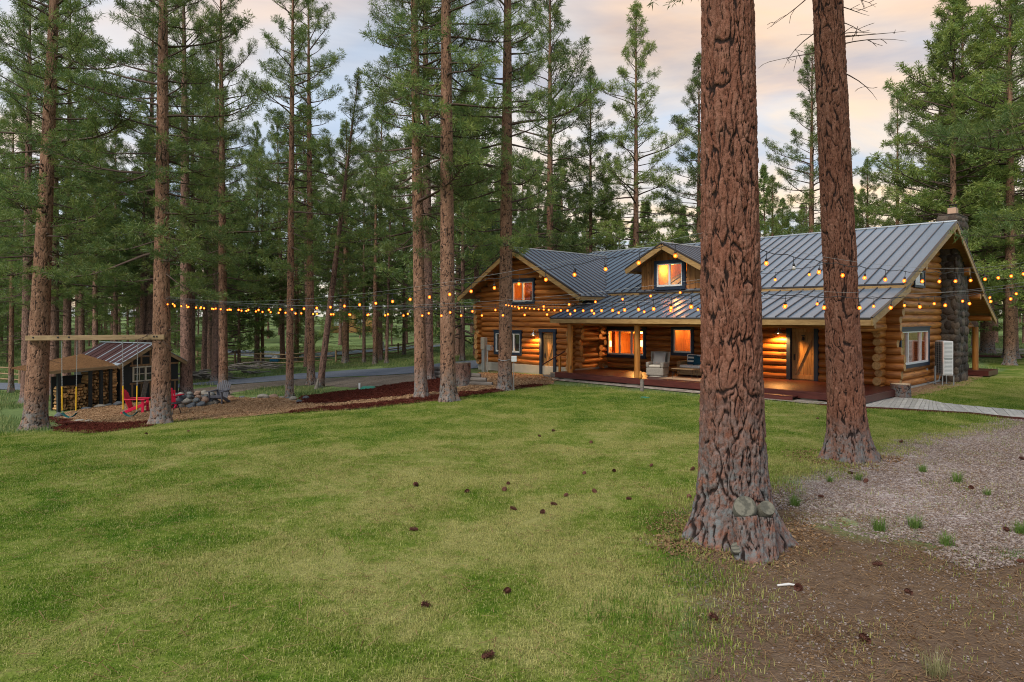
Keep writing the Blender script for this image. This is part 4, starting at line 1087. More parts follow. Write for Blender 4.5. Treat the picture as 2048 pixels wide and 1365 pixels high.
def trunk_mesh(name, zs, prof, nth, mat, cw=0.11, chh=0.30, depth=0.03, roots=0, rootamp=0.2, seed=1, below=0.25, rootdirs=None):
    """tapered trunk with real plate relief; prof = [(z, r), ...]"""
    zs = np.asarray(zs, float); pz = [p[0] for p in prof]; pr = [p[1] for p in prof]
    r = np.interp(zs, pz, pr)
    th = np.arange(nth) / nth * 2 * np.pi
    TH, Z = np.meshgrid(th, zs); RR = np.repeat(r[:, None], nth, 1)
    rm = float(np.interp(2.0, pz, pr)); nu = max(6, int(round(2 * np.pi * rm / cw)))
    u = TH / (2 * np.pi) * nu; v = (Z + below) / chh
    wob = smooth_noise(u * 0.5, v * 1.3, max(3, nu // 2), seed + 5) - 0.5; wob2 = smooth_noise(u, v * 2.5, nu, seed + 9) - 0.5
    uw = u + wob * 1.1 + wob2 * 0.45
    e, hh = cellnoise(np.mod(uw, nu), v + 0.5 * wob2 + 2, nu, int(v.max()) + 4, seed)
    rag = smooth_noise(u * 4, v * 9, nu * 4, seed + 13) - 0.5
    edge = np.clip((e + 0.10 * rag) / 0.24, 0, 1)
    r1 = np.abs(smooth_noise(np.mod(2 * (u + 0.6 * wob + 0.35 * wob2), 2 * nu), v * 0.85, 2 * nu, seed + 31) - 0.5) / 0.085
    r2 = np.abs(smooth_noise(np.mod(u + 0.7 * wob2 - 0.5 * wob, nu), v * 0.45 + 40, nu, seed + 37) - 0.5) / 0.065
    furrow = np.clip(np.minimum(r1, r2) + 0.35 * rag, 0, 1)
    edge = np.clip(np.minimum(furrow, 0.45 + 0.6 * edge), 0, 1)
    e2, h2 = cellnoise(np.mod(uw * 2 + 0.3 * rag, nu * 2), v * 2.6 + wob2, nu * 2, int(v.max() * 2.6) + 6, seed + 21)
    scale_edge = np.clip(e2 / 0.15, 0, 1)
    k = 0.55 + 0.45 * np.clip(RR / rm, 0.5, 1.4)
    flat = edge * edge * (3 - 2 * edge)
    disp = depth * k * (flat - 0.75 + 0.28 * (hh - 0.5)) + depth * k * flat * (0.22 * (h2 - 0.5) + 0.16 * (scale_edge - 1)) + depth * 0.30 * rag
    edge = np.clip(edge - 0.22 * (1 - scale_edge) * (h2 > 0.45), 0, 1)
    fl = np.zeros_like(Z)
    if roots:
        rng = np.random.default_rng(seed + 77)
        dirs = rootdirs or [2 * np.pi * (i + rng.uniform(-.25, .25)) / roots for i in range(roots)]
        for d in dirs:
            da = np.angle(np.exp(1j * (TH - d))); w = rng.uniform(0.26, 0.42)
            fl += rootamp * rng.uniform(0.7, 1.2) * np.exp(-(da / w) ** 2) * np.exp(-np.clip(Z + 0.05, 0, None) / 0.33)
    rad = RR + disp + fl
    X = rad * np.cos(TH); Y = rad * np.sin(TH)
    V = np.stack([X, Y, Z], -1).reshape(-1, 3)
    n = len(zs); idx = np.arange(n * nth).reshape(n, nth); nxt = np.roll(idx, -1, 1)
    Fq = np.stack([idx[:-1], nxt[:-1], nxt[1:], idx[1:]], -1).reshape(-1, 4)
    return np_mesh(name, V, Fq, mat, True, {'fiss': edge.ravel(), 'plate': np.clip(0.5 * hh + 0.5 * h2, 0, 1).ravel()})

class Crown:
    def __init__(s, seed):
        s.r = np.random.default_rng(seed); s.tc = []; s.ta = []; s.tl = []; s.V = []; s.F = []; s.nv = 0
    def stick(s, p, q, r0, r1):
        d = q - p; L = np.linalg.norm(d)
        if L < 1e-4: return
        d = d / L; a = np.cross(d, [0.31, 0.2, 0.93]); a /= np.linalg.norm(a) + 1e-9; b = np.cross(d, a)
        v = []
        for P0, rr in ((p, r0), (q, r1)):
            for k in range(3):
                t = k * 2.0944; v.append(P0 + (a * math.cos(t) + b * math.sin(t)) * rr)
        n = s.nv; s.V += v; s.nv += 6
        for k in range(3):
            k2 = (k + 1) % 3; s.F += [(n + k, n + k2, n + 3 + k2), (n + k, n + 3 + k2, n + 3 + k)]
    def tuft(s, c, ax, l): s.tc.append(c); s.ta.append(ax); s.tl.append(l)
    def path(s, p0, az, el0, el1, L, k=6, droop=0.0):
        pts = [p0]; p = p0
        for i in range(k):
            q = (i + 0.5) / k; el = el0 + (el1 - el0) * q ** 1.4 - droop * math.sin(q * math.pi)
            azz = az + 0.25 * math.sin(q * 3 + el0 * 5)
            p = p + np.array([math.cos(azz) * math.cos(el), math.sin(azz) * math.cos(el), math.sin(el)]) * (L / k); pts.append(p)
        return pts
    def branch(s, p0, az, el, L, nl, dens, rb, tuftfrom=0.42):
        r = s.r
        pts = s.path(p0, az, el, el + R(r.uniform(5, 40)), L, 6, R(r.uniform(0, 22)))
        for i in range(6): s.stick(pts[i], pts[i + 1], rb * (1 - i / 6.5), rb * (1 - (i + 1) / 6.5))
        nsub = max(3, int(L * dens + 1.5))
        for j in range(nsub):
            q = tuftfrom + (1 - tuftfrom) * (j + r.random()) / nsub; q = min(q, 0.999)
            i = int(q * 6); c = pts[i] + (pts[i + 1] - pts[i]) * (q * 6 - i)
            sg = 1 if j % 2 else -1
            sl = (0.32 + 0.36 * L * (1.2 - q)) * r.uniform(0.5, 1.3) * 0.75
            sp = s.path(c, az + sg * R(r.uniform(25, 75)), el + R(r.uniform(-5, 30)), el + R(r.uniform(20, 60)), sl, 3)
            for a in range(3): s.stick(sp[a], sp[a + 1], rb * 0.28 * (1 - a / 4), rb * 0.28 * (1 - (a + 1) / 4))
            nt = max(2, int(sl / (nl * 0.75)))
            for a in range(nt):
                w = 1 - (a / nt) * 0.75; w3 = w * 2.999; ii = int(w3); cc = sp[ii] + (sp[ii + 1] - sp[ii]) * (w3 - ii)
                ax = sp[ii + 1] - sp[ii]; ax = ax / (np.linalg.norm(ax) + 1e-9); ax = ax + np.array([0, 0, 0.35]) + r.normal(0, 0.25, 3)
                s.tuft(cc + r.normal(0, 0.03, 3), ax, nl * r.uniform(0.8, 1.2))
        ax = pts[-1] - pts[-2]; s.tuft(pts[-1], ax / np.linalg.norm(ax), nl * 1.1)
    def dead(s, p0, az, L):
        r = s.r; pts = s.path(p0, az, R(r.uniform(-25, 25)), R(r.uniform(-60, 10)), L, 6)
        for i in range(6): s.stick(pts[i], pts[i + 1], 0.02 * (1 - i / 7), 0.02 * (1 - (i + 1) / 7))
        for j in range(int(L * 2) + 1):
            i = r.integers(1, 6); sp = s.path(pts[i], az + r.choice([-1, 1]) * R(r.uniform(30, 80)), R(r.uniform(-40, 30)), R(r.uniform(-60, 30)), L * r.uniform(0.15, 0.4), 3)
            for a in range(3): s.stick(sp[a], sp[a + 1], 0.008, 0.005)
    def mesh(s, name, mats, npt=14, wid=0.014):
        r = s.r
        C = np.array(s.tc); A = np.array(s.ta); A /= np.linalg.norm(A, axis=1, keepdims=True) + 1e-9; Lq = np.array(s.tl)
        N = len(C)
        D = A[:, None, :] * 0.62 + r.normal(0, 0.62, (N, npt, 3)); D /= np.linalg.norm(D, axis=2, keepdims=True) + 1e-9
        ln = Lq[:, None] * r.uniform(0.7, 1.15, (N, npt))
        S = np.cross(D, r.normal(0, 1, (N, npt, 3))); S /= np.linalg.norm(S, axis=2, keepdims=True) + 1e-9
        base = C[:, None, :] + D * 0.02 + r.normal(0, 0.025, (N, npt, 3))
        mid = base + D * ln[..., None] * 0.55
        tipd = D + np.array([0, 0, -0.10]); tip = base + tipd * ln[..., None]
        w = wid * (Lq / 0.17)[:, None, None] ** 0.5
        # kite shaped needle bundle: narrow base, widest past the middle
        V1 = np.stack([base, mid + S * w / 2, tip, mid - S * w / 2], 2).reshape(-1, 3)
        nq = N * npt
        F1 = (np.arange(nq)[:, None] * 4 + np.array([0, 1, 2, 3])[None]).astype(int)
        rnd = np.repeat(r.random(N)[:, None], npt, 1); rnd = np.clip(rnd + r.normal(0, 0.15, rnd.shape), 0, 1)
        VV = np.concatenate([V1, np.array(s.V)]) if s.nv else V1
        # sticks as degenerate-free quads are triangles: split into two meshes' worth of polygons
        me = bpy.data.meshes.new(name)
        F2 = np.array(s.F, int) + len(V1) if s.nv else np.zeros((0, 3), int)
        nl = F1.size + F2.size
        me.vertices.add(len(VV)); me.vertices.foreach_set('co', VV.astype(np.float32).ravel())
        me.loops.add(nl); me.loops.foreach_set('vertex_index', np.concatenate([F1.ravel(), F2.ravel()]).astype(np.int32))
        npoly = len(F1) + len(F2); me.polygons.add(npoly)
        starts = np.concatenate([np.arange(len(F1)) * 4, F1.size + np.arange(len(F2)) * 3]); tot = np.concatenate([np.full(len(F1), 4), np.full(len(F2), 3)])
        me.polygons.foreach_set('loop_start', starts.astype(np.int32)); me.polygons.foreach_set('loop_total', tot.astype(np.int32))
        me.polygons.foreach_set('material_index', np.concatenate([np.zeros(len(F1)), np.ones(len(F2))]).astype(np.int32))
        me.update(calc_edges=True)
        a = me.attributes.new('rnd', 'FLOAT', 'POINT'); a.data.foreach_set('value', np.concatenate([np.repeat(rnd.ravel(), 4), np.zeros(s.nv)]).astype(np.float32))
        for m in mats: me.materials.append(m)
        return me
def make_crown(name, seed, H, z0, rmax, nb, nl=0.17, dens=2.6, npt=13, wid=0.014, shape='pond', dead=10, mats=None, top_el=60, low_el=-12):
    c = Crown(seed); r = c.r
    az = 0
    for i in range(nb):
        f = (i + r.random()) / nb
        f = f ** 0.92
        z = z0 + (H - 0.5 - z0) * f; az += 2.39996 + r.normal(0, 0.4)
        if shape == 'pond': prof = (1 - f) ** 0.62 * (0.55 + 0.45 * min(1, f / 0.2))
        elif shape == 'cone': prof = (1 - f) ** 0.85 * (0.7 + 0.3 * min(1, f / 0.1))
        else: prof = (1 - f) ** 0.95
        # whole missing or heavy limbs make the outline uneven
        lump = 0.76 + 0.42 * math.sin(z * 1.7 + seed) * math.sin(az * 1.0 + z * 0.6)
        L = rmax * prof * (r.uniform(0.40, 1.22) if r.random() < 0.8 else 1.3) * lump + 0.28
        el = R(low_el + (top_el - low_el) * f ** 1.3 + r.normal(0, 7))
        c.branch(np.array([0, 0, z]), az, el, L, nl, dens, 0.018 + 0.012 * L)
    for k in range(4): c.tuft(np.array([0, 0, H - 0.1 * k]), np.array([0, 0, 1.0]), nl * 1.1)
    c.stick(np.array([0, 0, H - 1.2]), np.array([0, 0, H]), 0.03, 0.008)
    for i in range(dead):
        c.dead(np.array([0, 0, z0 * (0.45 + 0.6 * r.random())]), r.uniform(0, 6.28), r.uniform(0.5, 1.6) * min(1, rmax / 2.5))
    return c.mesh(name, mats or [M['needle'], M['branch']], npt, wid)
CR = {}
for i in range(3): CR['A%d' % i] = (make_crown('crown', 20 + i, 24, 5.4, 4.3, 118, 0.23, 4.0, 20, 0.017, 'pond', 16), 24, 5.4)
CR['S0'] = (make_crown('crown', 31, 22, 5.5, 2.5, 90, 0.21, 4.6, 18, 0.017, 'pond', 14), 22, 6.0)
CR['S1'] = (make_crown('crown', 32, 22, 7.0, 2.7, 90, 0.21, 4.6, 18, 0.017, 'pond', 14), 22, 7.5)
for i in range(3): CR['B%d' % i] = (make_crown('crown', 40 + i, 22, 6.0 - i * 1.6, 4.2, 125, 0.25, 3.8, 16, 0.021, 'pond' if i == 2 else 'cone', 6, [M['needle_y'] if i == 1 else M['needle'], M['branch']], 55, -5), 22, 6.0)
for i in range(2): CR['C%d' % i] = (make_crown('crown', 50 + i, 9, 0.6, 2.4, 110, 0.20, 3.2, 13, 0.026, 'cone', 0, None, 55, 0), 9, 0.8)
CR['Y0'] = (make_crown('crown', 61, 22, 2.6, 4.5, 135, 0.26, 3.5, 14, 0.030, 'pond', 4, [M['needle_y'], M['branch']]), 22, 2.6)
for i in range(3): CR['F%d' % i] = (make_crown('crown', 70 + i, 22, 1.8 + i * 1.0, 3.9, 125, 0.36, 2.0, 11, 0.050, 'cone' if i else 'pond', 4, [M['needle'] if i != 1 else M['needle_y'], M['branch']]), 22, 3.4)
for i in range(2): CR['G%d' % i] = (make_crown('crown', 75 + i, 22, 7.0 + i * 1.5, 3.6, 90, 0.34, 2.4, 11, 0.046, 'pond', 8), 22, 7.0)
CR['K0'] = (make_crown('crown', 81, 12, 0.6, 2.0, 150, 0.16, 3.2, 13, 0.02, 'cone', 0, [M['needle_b'], M['branch']], 30, -8), 12, 0.6)
def zlist(zmax_fine, dz, H):
    a = list(np.arange(-0.25, zmax_fine, dz)); z = zmax_fine
    while z < H: a.append(z); z += 0.5
    return a + [H]
def tree_obj(name, loc, label, group, lean=(0, 0), yaw=0.0):
    e = empty(name, loc, 0, label, 'tree', group)
    e.rotation_euler = Euler((lean[1], lean[0], 0)).to_matrix().to_euler()
    return e
trng = random.Random(5)
def pine(px, py, wpx, H, ctype, label, lean=0.0, leany=0.0, mat='bark', Y=None, zf=None, group=None, depth=0.016, cw=0.075, chh=0.16, nth=56, yaw=None, cscale=1.0, rootamp=0.10, stubs=10, ztop=None, taper=1.0):
    p = P(px, py) if Y is None else at(px, Y)
    r = 0.5 * wpx * p.y / F
    e = tree_obj('pine_tree', p, label, group, (R(lean), R(leany)))
    prof = [(-0.3, r * 1.5), (0.0, r * 1.32), (0.25, r * 1.12), (0.7, r * 1.03), (1.4, r), (H * 0.35, r * 0.84 * taper), (H * 0.65, r * 0.52 * taper), (H * 0.9, r * 0.16), (H, 0.02)]
    zf = zf or min(H * 0.6, zpx(-20, p.y) - p.z)
    me = trunk_mesh('trunk', zlist(zf, max(0.035, chh / 4.5), H), prof, nth, M[mat], cw, chh, depth, 5, rootamp, int(px * 3 + 1))
    link('trunk', me, e)
    cm, ch_, cz = CR[ctype]
    o = link('crown', cm, e)
    k = H / ch_ ; o.scale = (k * cscale, k * cscale, k); o.rotation_euler.z = trng.uniform(0, 6.28) if yaw is None else yaw
    if stubs:
        c = MB()
        for i in range(stubs):
            z = trng.uniform(1.5, H * 0.42); a = trng.uniform(0, 6.28); rr = float(np.interp(z, [q[0] for q in prof], [q[1] for q in prof]))
            d = Vector((math.cos(a), math.sin(a), 0.25)); b0 = Vector((0, 0, z)) + d * (rr * 0.75)
            c.tube([b0, b0 + d * (rr * 0.45 + 0.03)], [0.045 * rr / 0.25, 0.03 * rr / 0.25], 6)
        c.build('branch_stubs', M['branch'], e)
    return e, p
# --- the big foreground pines
pT1 = P(1466, 1072)
t1 = tree_obj('pine_tree', pT1, 'massive red-barked pine trunk with flared foot in the right foreground', None, (R(-0.6), 0))
rs = pT1.y / F
zs1 = list(np.arange(-0.3, 7.4, 0.020)) + [8, 9, 11, 14, 18, 22, 26]
me = trunk_mesh('trunk', zs1, [(-0.3, 96 * rs), (0.0, 87 * rs), (0.15, 81 * rs), (0.35, 74 * rs), (0.6, 68 * rs), (0.95, 64 * rs), (1.7, 60 * rs), (3, 57 * rs), (4.5, 54.5 * rs), (7, 50 * rs), (12, 40 * rs), (26, 3 * rs)],
                280, M['bark_big'], 0.080, 0.30, 0.036, 6, 0.25, 3, 0.3, [R(190), R(-30), R(235), R(300), R(90), R(10)])
link('trunk', me, t1)
tan_c = CR['A0']; o = link('crown', make_crown('crown', 90, 26, 9.2, 4.2, 90, 0.2, 2.4, 12, 0.02, 'pond', 0), t1)
for (sx_, sy_, sz_, r0, tx, dn) in ((-0.10, -0.79, 0.60, 0.135, -0.25, 0.8), (0.17, -0.78, 0.575, 0.095, 0.10, 0.8), (-0.24, -0.90, 0.12, 0.070, -0.3, 0.3)):
    top = Vector((sx_, sy_, sz_)); nrm = Vector((tx, -0.78, 0.60)).normalized()
    m_ = trunk_mesh('stub_bark', np.arange(-dn, 0.0, 0.03), [(-dn, r0 * 1.9), (-dn * 0.5, r0 * 1.35), (-0.05, r0 * 1.08), (0.0, r0 * 1.02)], 60, M['bark_big'], 0.05, 0.2, 0.03, 0, 0, int(r0 * 999))
    o = link('stub_bark', m_, t1); o.location = top - Vector((0, 0, 0.075)); o.rotation_euler = (R(-12), R(4 * (1 if sx_ > 0 else -1)), 0)
    b = MB(); b.tube([top - nrm * 0.10, top + nrm * 0.05, top + nrm * 0.06], [r0 * 1.10, r0 * 1.02, r0 * 0.94], 20); b.build('cut_stub', M['cutwood'], t1)
def root(e, pts, rad):
    b = MB(); b.tube(pts, rad, 8, True); return b.build('root', M['greylog'], e)
pT2 = P(1697, 918)
t2 = tree_obj('pine_tree', pT2, 'second big pine, leaning slightly left in front of the porch door', None, (R(-2.6), 0))
rs = pT2.y / F / 2
zs2 = list(np.arange(-0.3, 9.8, 0.026)) + [10.5, 12, 15, 19, 23, 27]
me = trunk_mesh('trunk', zs2, [(-0.3, 100 * rs), (0.0, 92 * rs), (0.25, 82 * rs), (0.6, 74 * rs), (1.2, 68 * rs), (3, 62 * rs), (6, 59 * rs), (10, 54 * rs), (16, 40 * rs), (27, 3 * rs)],
                200, M['bark_big2'], 0.085, 0.27, 0.034, 6, 0.20, 8, 0.3)
link('trunk', me, t2)
c = Crown(91)
for i in range(16):
    c.dead(np.array([0, 0, 8.3 + 2.2 * c.r.random()]), c.r.uniform(0, 6.28), c.r.uniform(0.7, 1.6))
for i in range(60):
    f = i / 60; c.branch(np.array([0, 0, 11.5 + 15 * f]), i * 2.4, R(-10 + 60 * f), 0.5 + 3.6 * (1 - f) ** 0.7, 0.2, 2.2, 0.04)
link('crown', c.mesh('crown', [M['needle'], M['branch']], 11, 0.02), t2)

# --- named middle-distance pines
L1, pL1 = pine(70, 860, 40, 23, 'A1', 'tan pine holding the left end of the swing beam', 2.6, cw=0.085, chh=0.17, nth=72, depth=0.02, rootamp=0.12, taper=0.78)
L2, pL2 = pine(322, 849, 35, 22, 'A2', 'reddish pine with pale foot holding the right end of the swing beam', 0.3, cw=0.085, chh=0.17, nth=72, depth=0.02, rootamp=0.12, yaw=1.0, taper=0.86)
pine(373, 791, 22, 24, 'A0', 'dark pine behind the fire pit stones', -0.4, mat='bark_dark', cscale=0.9)
pine(447, 792, 17, 23, 'A1', 'slim reddish pine behind the grey garden chair', -0.4, cscale=0.85)
pine(431, 763, 15, 24, 'S0', 'dark pine at the driveway edge behind the grey garden chair', 0.2, mat='bark_dark')
pine(579, 795, 14.5, 23, 'S0', 'slender straight pine at the corner of the red mulch bed', 0.5)
pine(622, 770, 15, 24, 'S1', 'slender pine standing upright beside a leaning trunk', -0.4)
pine(640, 776, 12.5, 17, 'S1', 'thin dark pine leaning to the right by the driveway', 7.0, mat='bark_dark', stubs=4)
pine(842, 796, 24, 24, 'A0', 'reddish pine in the mulch bed, left of a pale barked pine', -1.0, cscale=0.82, yaw=2.2)
pine(857, 762, 20, 25, 'B0', 'dark red pine just behind the mulch bed pines', -0.5, mat='bark_dark')
pine(896, 803, 30, 25, 'S1', 'pale grey-tan pine with bare lower trunk left of the log wing', -0.3, yaw=0.4, rootamp=0.13)
pH, ppH = pine(1010, 781, 27, 25, 'A1', 'straight brown pine standing in front of the wing gable', 0.4, yaw=3.9, cscale=0.8)
pine(52, 806, 18, 22, 'A0', 'dark pine behind the left end of the swing beam', 0.6, mat='bark_dark')
pine(108, 790, 17, 24, 'A2', 'dark pine seen just right of the tan swing pine', 0.3, mat='bark_dark')
pine(22, 786, 9, 17, 'S0', 'thin pine at the far left edge of the photo', 0.5, stubs=3)
pine(133, 782, 15, 24, 'A1', 'pine rising behind the left end of the shed lean-to', 0.6, mat='bark_dark', stubs=4)
pine(296, 770, 17, 24, 'A0', 'dark pine rising behind the shed roof ridge', 0.8, mat='bark_dark', stubs=4)
pine(384, 762, 12, 22, 'B0', 'dark pine between the shed eave and the driveway', 0.2, mat='bark_dark', stubs=3)
pine(593, 724, 9, 22, 'A2', 'reddish pine across the driveway behind the rail fence', 0, stubs=0)
pine(691, 727, 13, 21, 'B2', 'reddish pine on the grass across the driveway', 0.2, stubs=0)
pine(728, 727, 6.5, 17, 'S0', 'thin dark pine across the driveway, right of a reddish one', 0.0, mat='bark_dark', stubs=0)
pine(750, 730, 9, 19, 'S1', 'pale slim pine nearest the far side of the driveway', 0.3, stubs=0)
pine(762, 722, 6.5, 18, 'B0', 'dark slim pine beside the small white sign', 0.0, mat='bark_dark', stubs=0)
pine(773, 728, 6, 14, 'S0', 'thin crooked pine right of the small white sign', 1.5, mat='bark_dark', stubs=0)
pine(808, 711, 6.5, 18, 'B2', 'dark thin pine seen left of the mulch bed pines', 0.0, mat='bark_dark', stubs=0)
pine(418, 728, 9, 20, 'B0', 'grey-brown pine by the rail fence, left of a pair', 0, mat='bark_dark', stubs=0)
pine(514, 728, 10, 20, 'B2', 'grey pine of the pair by the brush pile', 0, mat='bark_dark', stubs=0)
pine(525, 727, 6.5, 18, 'S0', 'reddish pine of the pair by the brush pile', 0, stubs=0)
pine(478, 731, 6, 14, 'C0', 'small dark pine by the rail fence left of the brush pile', 0, mat='bark_dark', stubs=0)
pine(925, 722, 9, 19, 'C1', 'dark thin pine beside the left corner of the log wing', 0.2, mat='bark_dark', stubs=0)
pine(1922, 0, 16, 25, 'Y0', 'tall leafy pine directly behind the stone chimney', 0.3, Y=47, stubs=0, cscale=1.25)
pine(1975, 0, 24, 27, 'Y0', 'thick pine right of the chimney beyond the lawn', -0.4, Y=56, stubs=0, cscale=1.3)
pine(2022, 0, 25, 26, 'B1', 'thick pine at the right edge beyond the dirt track', -0.6, Y=50, stubs=0, cscale=1.35)
pine(2185, 0, 60, 22, 'A1', 'pine just outside the right edge holding the light strings', 0.0, Y=17, stubs=0, yaw=2.0)
pine(1950, 0, 12, 21, 'A0', 'dark pine between two thick trunks at right', 0.0, Y=66, mat='bark_dark', stubs=0)
pine(1272, 0, 13, 26.0, 'B1', 'tall pointed pine rising behind the main roof, left of the dormer', 0.0, Y=50, stubs=0)
pine(1181, 0, 9, 22, 'B0', 'pointed pine behind the valley of the two roofs', 0.0, Y=52, stubs=0)
pine(1100, 0, 15, 30, 'B2', 'broad tall pine rising behind the wing ridge', 0.0, Y=49, stubs=0, cscale=1.0)
pine(1398, 0, 12, 23, 'B0', 'pointed pine mostly hidden behind the massive trunk', 0.0, Y=52, stubs=0)
pine(1622, 0, 13, 24.5, 'B2', 'pine behind the main roof, left of the second big trunk', 0.2, Y=54, stubs=0)
pine(1795, 0, 10, 20.5, 'S1', 'thin-topped pine behind the right half of the main roof', 0.0, Y=53, stubs=0)
pine(1735, 0, 9, 16, 'B0', 'short pine behind the ridge between two big trunks', 0.0, Y=56, stubs=0)
pine(1880, 0, 14, 24, 'B1', 'tall yellow-green pine just left of the chimney', 0.0, Y=50, stubs=0)
pine(1905, 0, 15, 24, 'Y0', 'full yellow-green pine hiding the sky left of the chimney cowl', 0.2, Y=43.5, stubs=0, cscale=1.2)
pine(2020, 0, 18, 25, 'Y0', 'full yellow-green pine at the right edge above the lawn', 0.0, Y=43, stubs=0, cscale=1.3)
pine(1545, 0, 10, 15, 'B1', 'short yellow-green pine behind the roof right of the massive trunk', 0.0, Y=58, stubs=0)
e = tree_obj('spruce_tree', at(985, 56), 'silvery blue spruce behind the left slope of the wing roof', None)
link('crown', CR['K0'][0], e); b = MB(); b.tube([(0, 0, -0.3), (0, 0, 6), (0, 0, 11.8)], [0.17, 0.1, 0.01], 8); b.build('trunk', M['bark_dark'], e)
# --- the forest beyond, one object per tree
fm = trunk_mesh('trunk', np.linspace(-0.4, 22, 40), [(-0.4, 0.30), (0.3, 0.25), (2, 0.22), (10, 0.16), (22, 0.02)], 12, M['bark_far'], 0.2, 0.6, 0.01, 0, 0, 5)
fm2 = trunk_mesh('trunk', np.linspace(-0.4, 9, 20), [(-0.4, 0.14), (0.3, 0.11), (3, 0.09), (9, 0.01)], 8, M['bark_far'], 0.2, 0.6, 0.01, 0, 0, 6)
placed = []
def forest(n, px0, px1, y0, y1, h0, h1, types, label, group, mind=2.2, small=False, cs=(0.85, 1.2)):
    k = 0; tries = 0
    while k < n and tries < n * 60:
        tries += 1
        px = trng.uniform(px0, px1); Y = math.sqrt(trng.uniform(y0 * y0, y1 * y1)); p = at(px, Y)
        s_ = UX * p.x + UY * p.y; t_ = TX * p.x + TY * p.y
        if -33 < s_ < -5 and 22 < t_ < 46: continue
        py = HY + F * (CAMH - p.z) / Y
        if 440 < px < 960 and 694 < py < 712 : continue
        if any((p.x - q[0]) ** 2 + (p.y - q[1]) ** 2 < mind ** 2 for q in placed): continue
        placed.append((p.x, p.y)); k += 1
        H = trng.uniform(h0, h1); e = tree_obj('pine_tree', p, label, group, (R(trng.uniform(-1.5, 1.5)), R(trng.uniform(-1.5, 1.5))))
        ct = trng.choice(types); cm, chh_, _ = CR[ct]
        o = link('crown', cm, e); q = H / chh_; c_ = trng.uniform(*cs); o.scale = (q * c_, q * c_, q); o.rotation_euler.z = trng.uniform(0, 6.28)
        o = link('trunk', fm2 if small else fm, e); q2 = H / (9 if small else 22); o.scale = (q2, q2, q2 * 0.98)
forest(24, -250, 960, 52, 80, 17, 24, ['A0', 'A1', 'A2', 'B0', 'G0', 'G1'], 'pine in the dark forest across the driveway', 'forest across the driveway')
forest(9, -250, 470, 42, 58, 15, 22, ['A0', 'B0', 'A2', 'S1'], 'pine in the dark stand behind the shed', 'pines behind the shed', 2.6)
forest(22, -250, 930, 60, 100, 4, 9, ['C0', 'C1'], 'young bushy pine under the tall forest', 'young pines across the driveway', 2.0, True)
forest(56, -300, 980, 80, 135, 15, 23, ['G0', 'F0', 'G1', 'F2'], 'small distant pine far beyond the road', 'far forest on the left', 2.5)
forest(60, 960, 1900, 58, 115, 10, 19, ['F0', 'F1', 'F2', 'B1', 'Y0'], 'distant pine whose top shows above the house roof', 'far forest behind the house', 2.5)
forest(40, 1890, 2350, 54, 125, 15, 24, ['F0', 'F1', 'B1', 'F2', 'B0'], 'distant pine in the woods right of the house', 'far woods on the right', 2.5)
forest(14, 950, 1150, 60, 90, 12, 19, ['F0', 'F1', 'B2'], 'distant pine behind the log wing', 'far pines behind the wing', 2.2)
forest(34, -300, 970, 72, 118, 7, 14, ['F0', 'F1', 'F2'], 'low-branched pine in the shade beyond the far road', 'understory beyond the far road', 2.2)
forest(80, -350, 2400, 130, 190, 15, 24, ['F0', 'F0', 'F2'], 'tiny pine on the horizon behind the forest', 'horizon pines', 3.0)
# ================================================================== SHED
M['shedwall'] = simple('black-green shed plywood', (0.022, 0.026, 0.026), 0.8, 0.3, 5)
M['batten'] = wood('brown battens', (0.15, 0.085, 0.04), (0.30, 0.19, 0.10), (1, 1, 0.15), 4, 0.8, False, 0.2, 0.3)
M['oldwood'] = wood('weathered tan timber', (0.20, 0.13, 0.065), (0.36, 0.25, 0.135), (0.12, 1, 1), 3, 0.75, True, 0.3, 0.2)
M['shedroof'] = simple('oxidised red roof sheet', (0.080, 0.036, 0.034), 0.5, 0.35, 3, metal=0.3)
M['baremetal'] = simple('bare pale roof rib', (0.42, 0.47, 0.52), 0.4, 0.25, 6, metal=0.5)
M['needleroof'] = bedmat('needle covered boards', [(0, (0.10, 0.050, 0.022)), (1, (0.20, 0.105, 0.045))], 22, 0.6, 0.3)
M['splitwood'] = wood('split firewood', (0.22, 0.10, 0.035), (0.66, 0.40, 0.16), (1, 0.2, 1), 5, 0.85, False, 0.4, 1.2)
SB = Vector((0.45, 0.893)); sg = -1.3
sg = gz(-18.8, 32.7)
shed = empty('garden_shed', (-18.78, 32.75, sg), math.atan2(SB.y, SB.x), 'small dark garden shed with red striped metal roof and lean-to', 'shed')
SW, SD, SE, SP = 3.15, 3.6, 1.98, 2.82      # width, depth, eave and peak height
b = MB(); b.add([(0, 0, 0), (SW, 0, 0), (SW, 0, SE), (SW / 2, 0, SP - 0.1), (0, 0, SE), (0, SD, 0), (SW, SD, 0), (SW, SD, SE), (SW / 2, SD, SP - 0.1), (0, SD, SE)],
                [(0, 1, 2, 3, 4), (5, 9, 8, 7, 6), (0, 4, 9, 5), (1, 6, 7, 2)]); b.build('wall', M['shedwall'], shed)
def shedbar(name, p0, p1, w, h, mat='batten', up=(0, 1, 0)):
    q = MB(); q.bar(p0, p1, w, h, up); return q.build(name, M[mat], shed)
shedbar('corner_board', (0.08, -0.02, 0), (0.08, -0.02, SE - 0.05), 0.13, 0.035)
for x_ in (0.62, 1.1, 1.58, 2.05, 2.5, 2.95):
    top = SP - 0.28 - abs(x_ - SW / 2) * (SP - SE) / (SW / 2)
    shedbar('batten', (x_, -0.015, 0), (x_, -0.015, 0.93), 0.08, 0.03); shedbar('batten', (x_, -0.015, 1.78), (x_, -0.015, top), 0.08, 0.03)
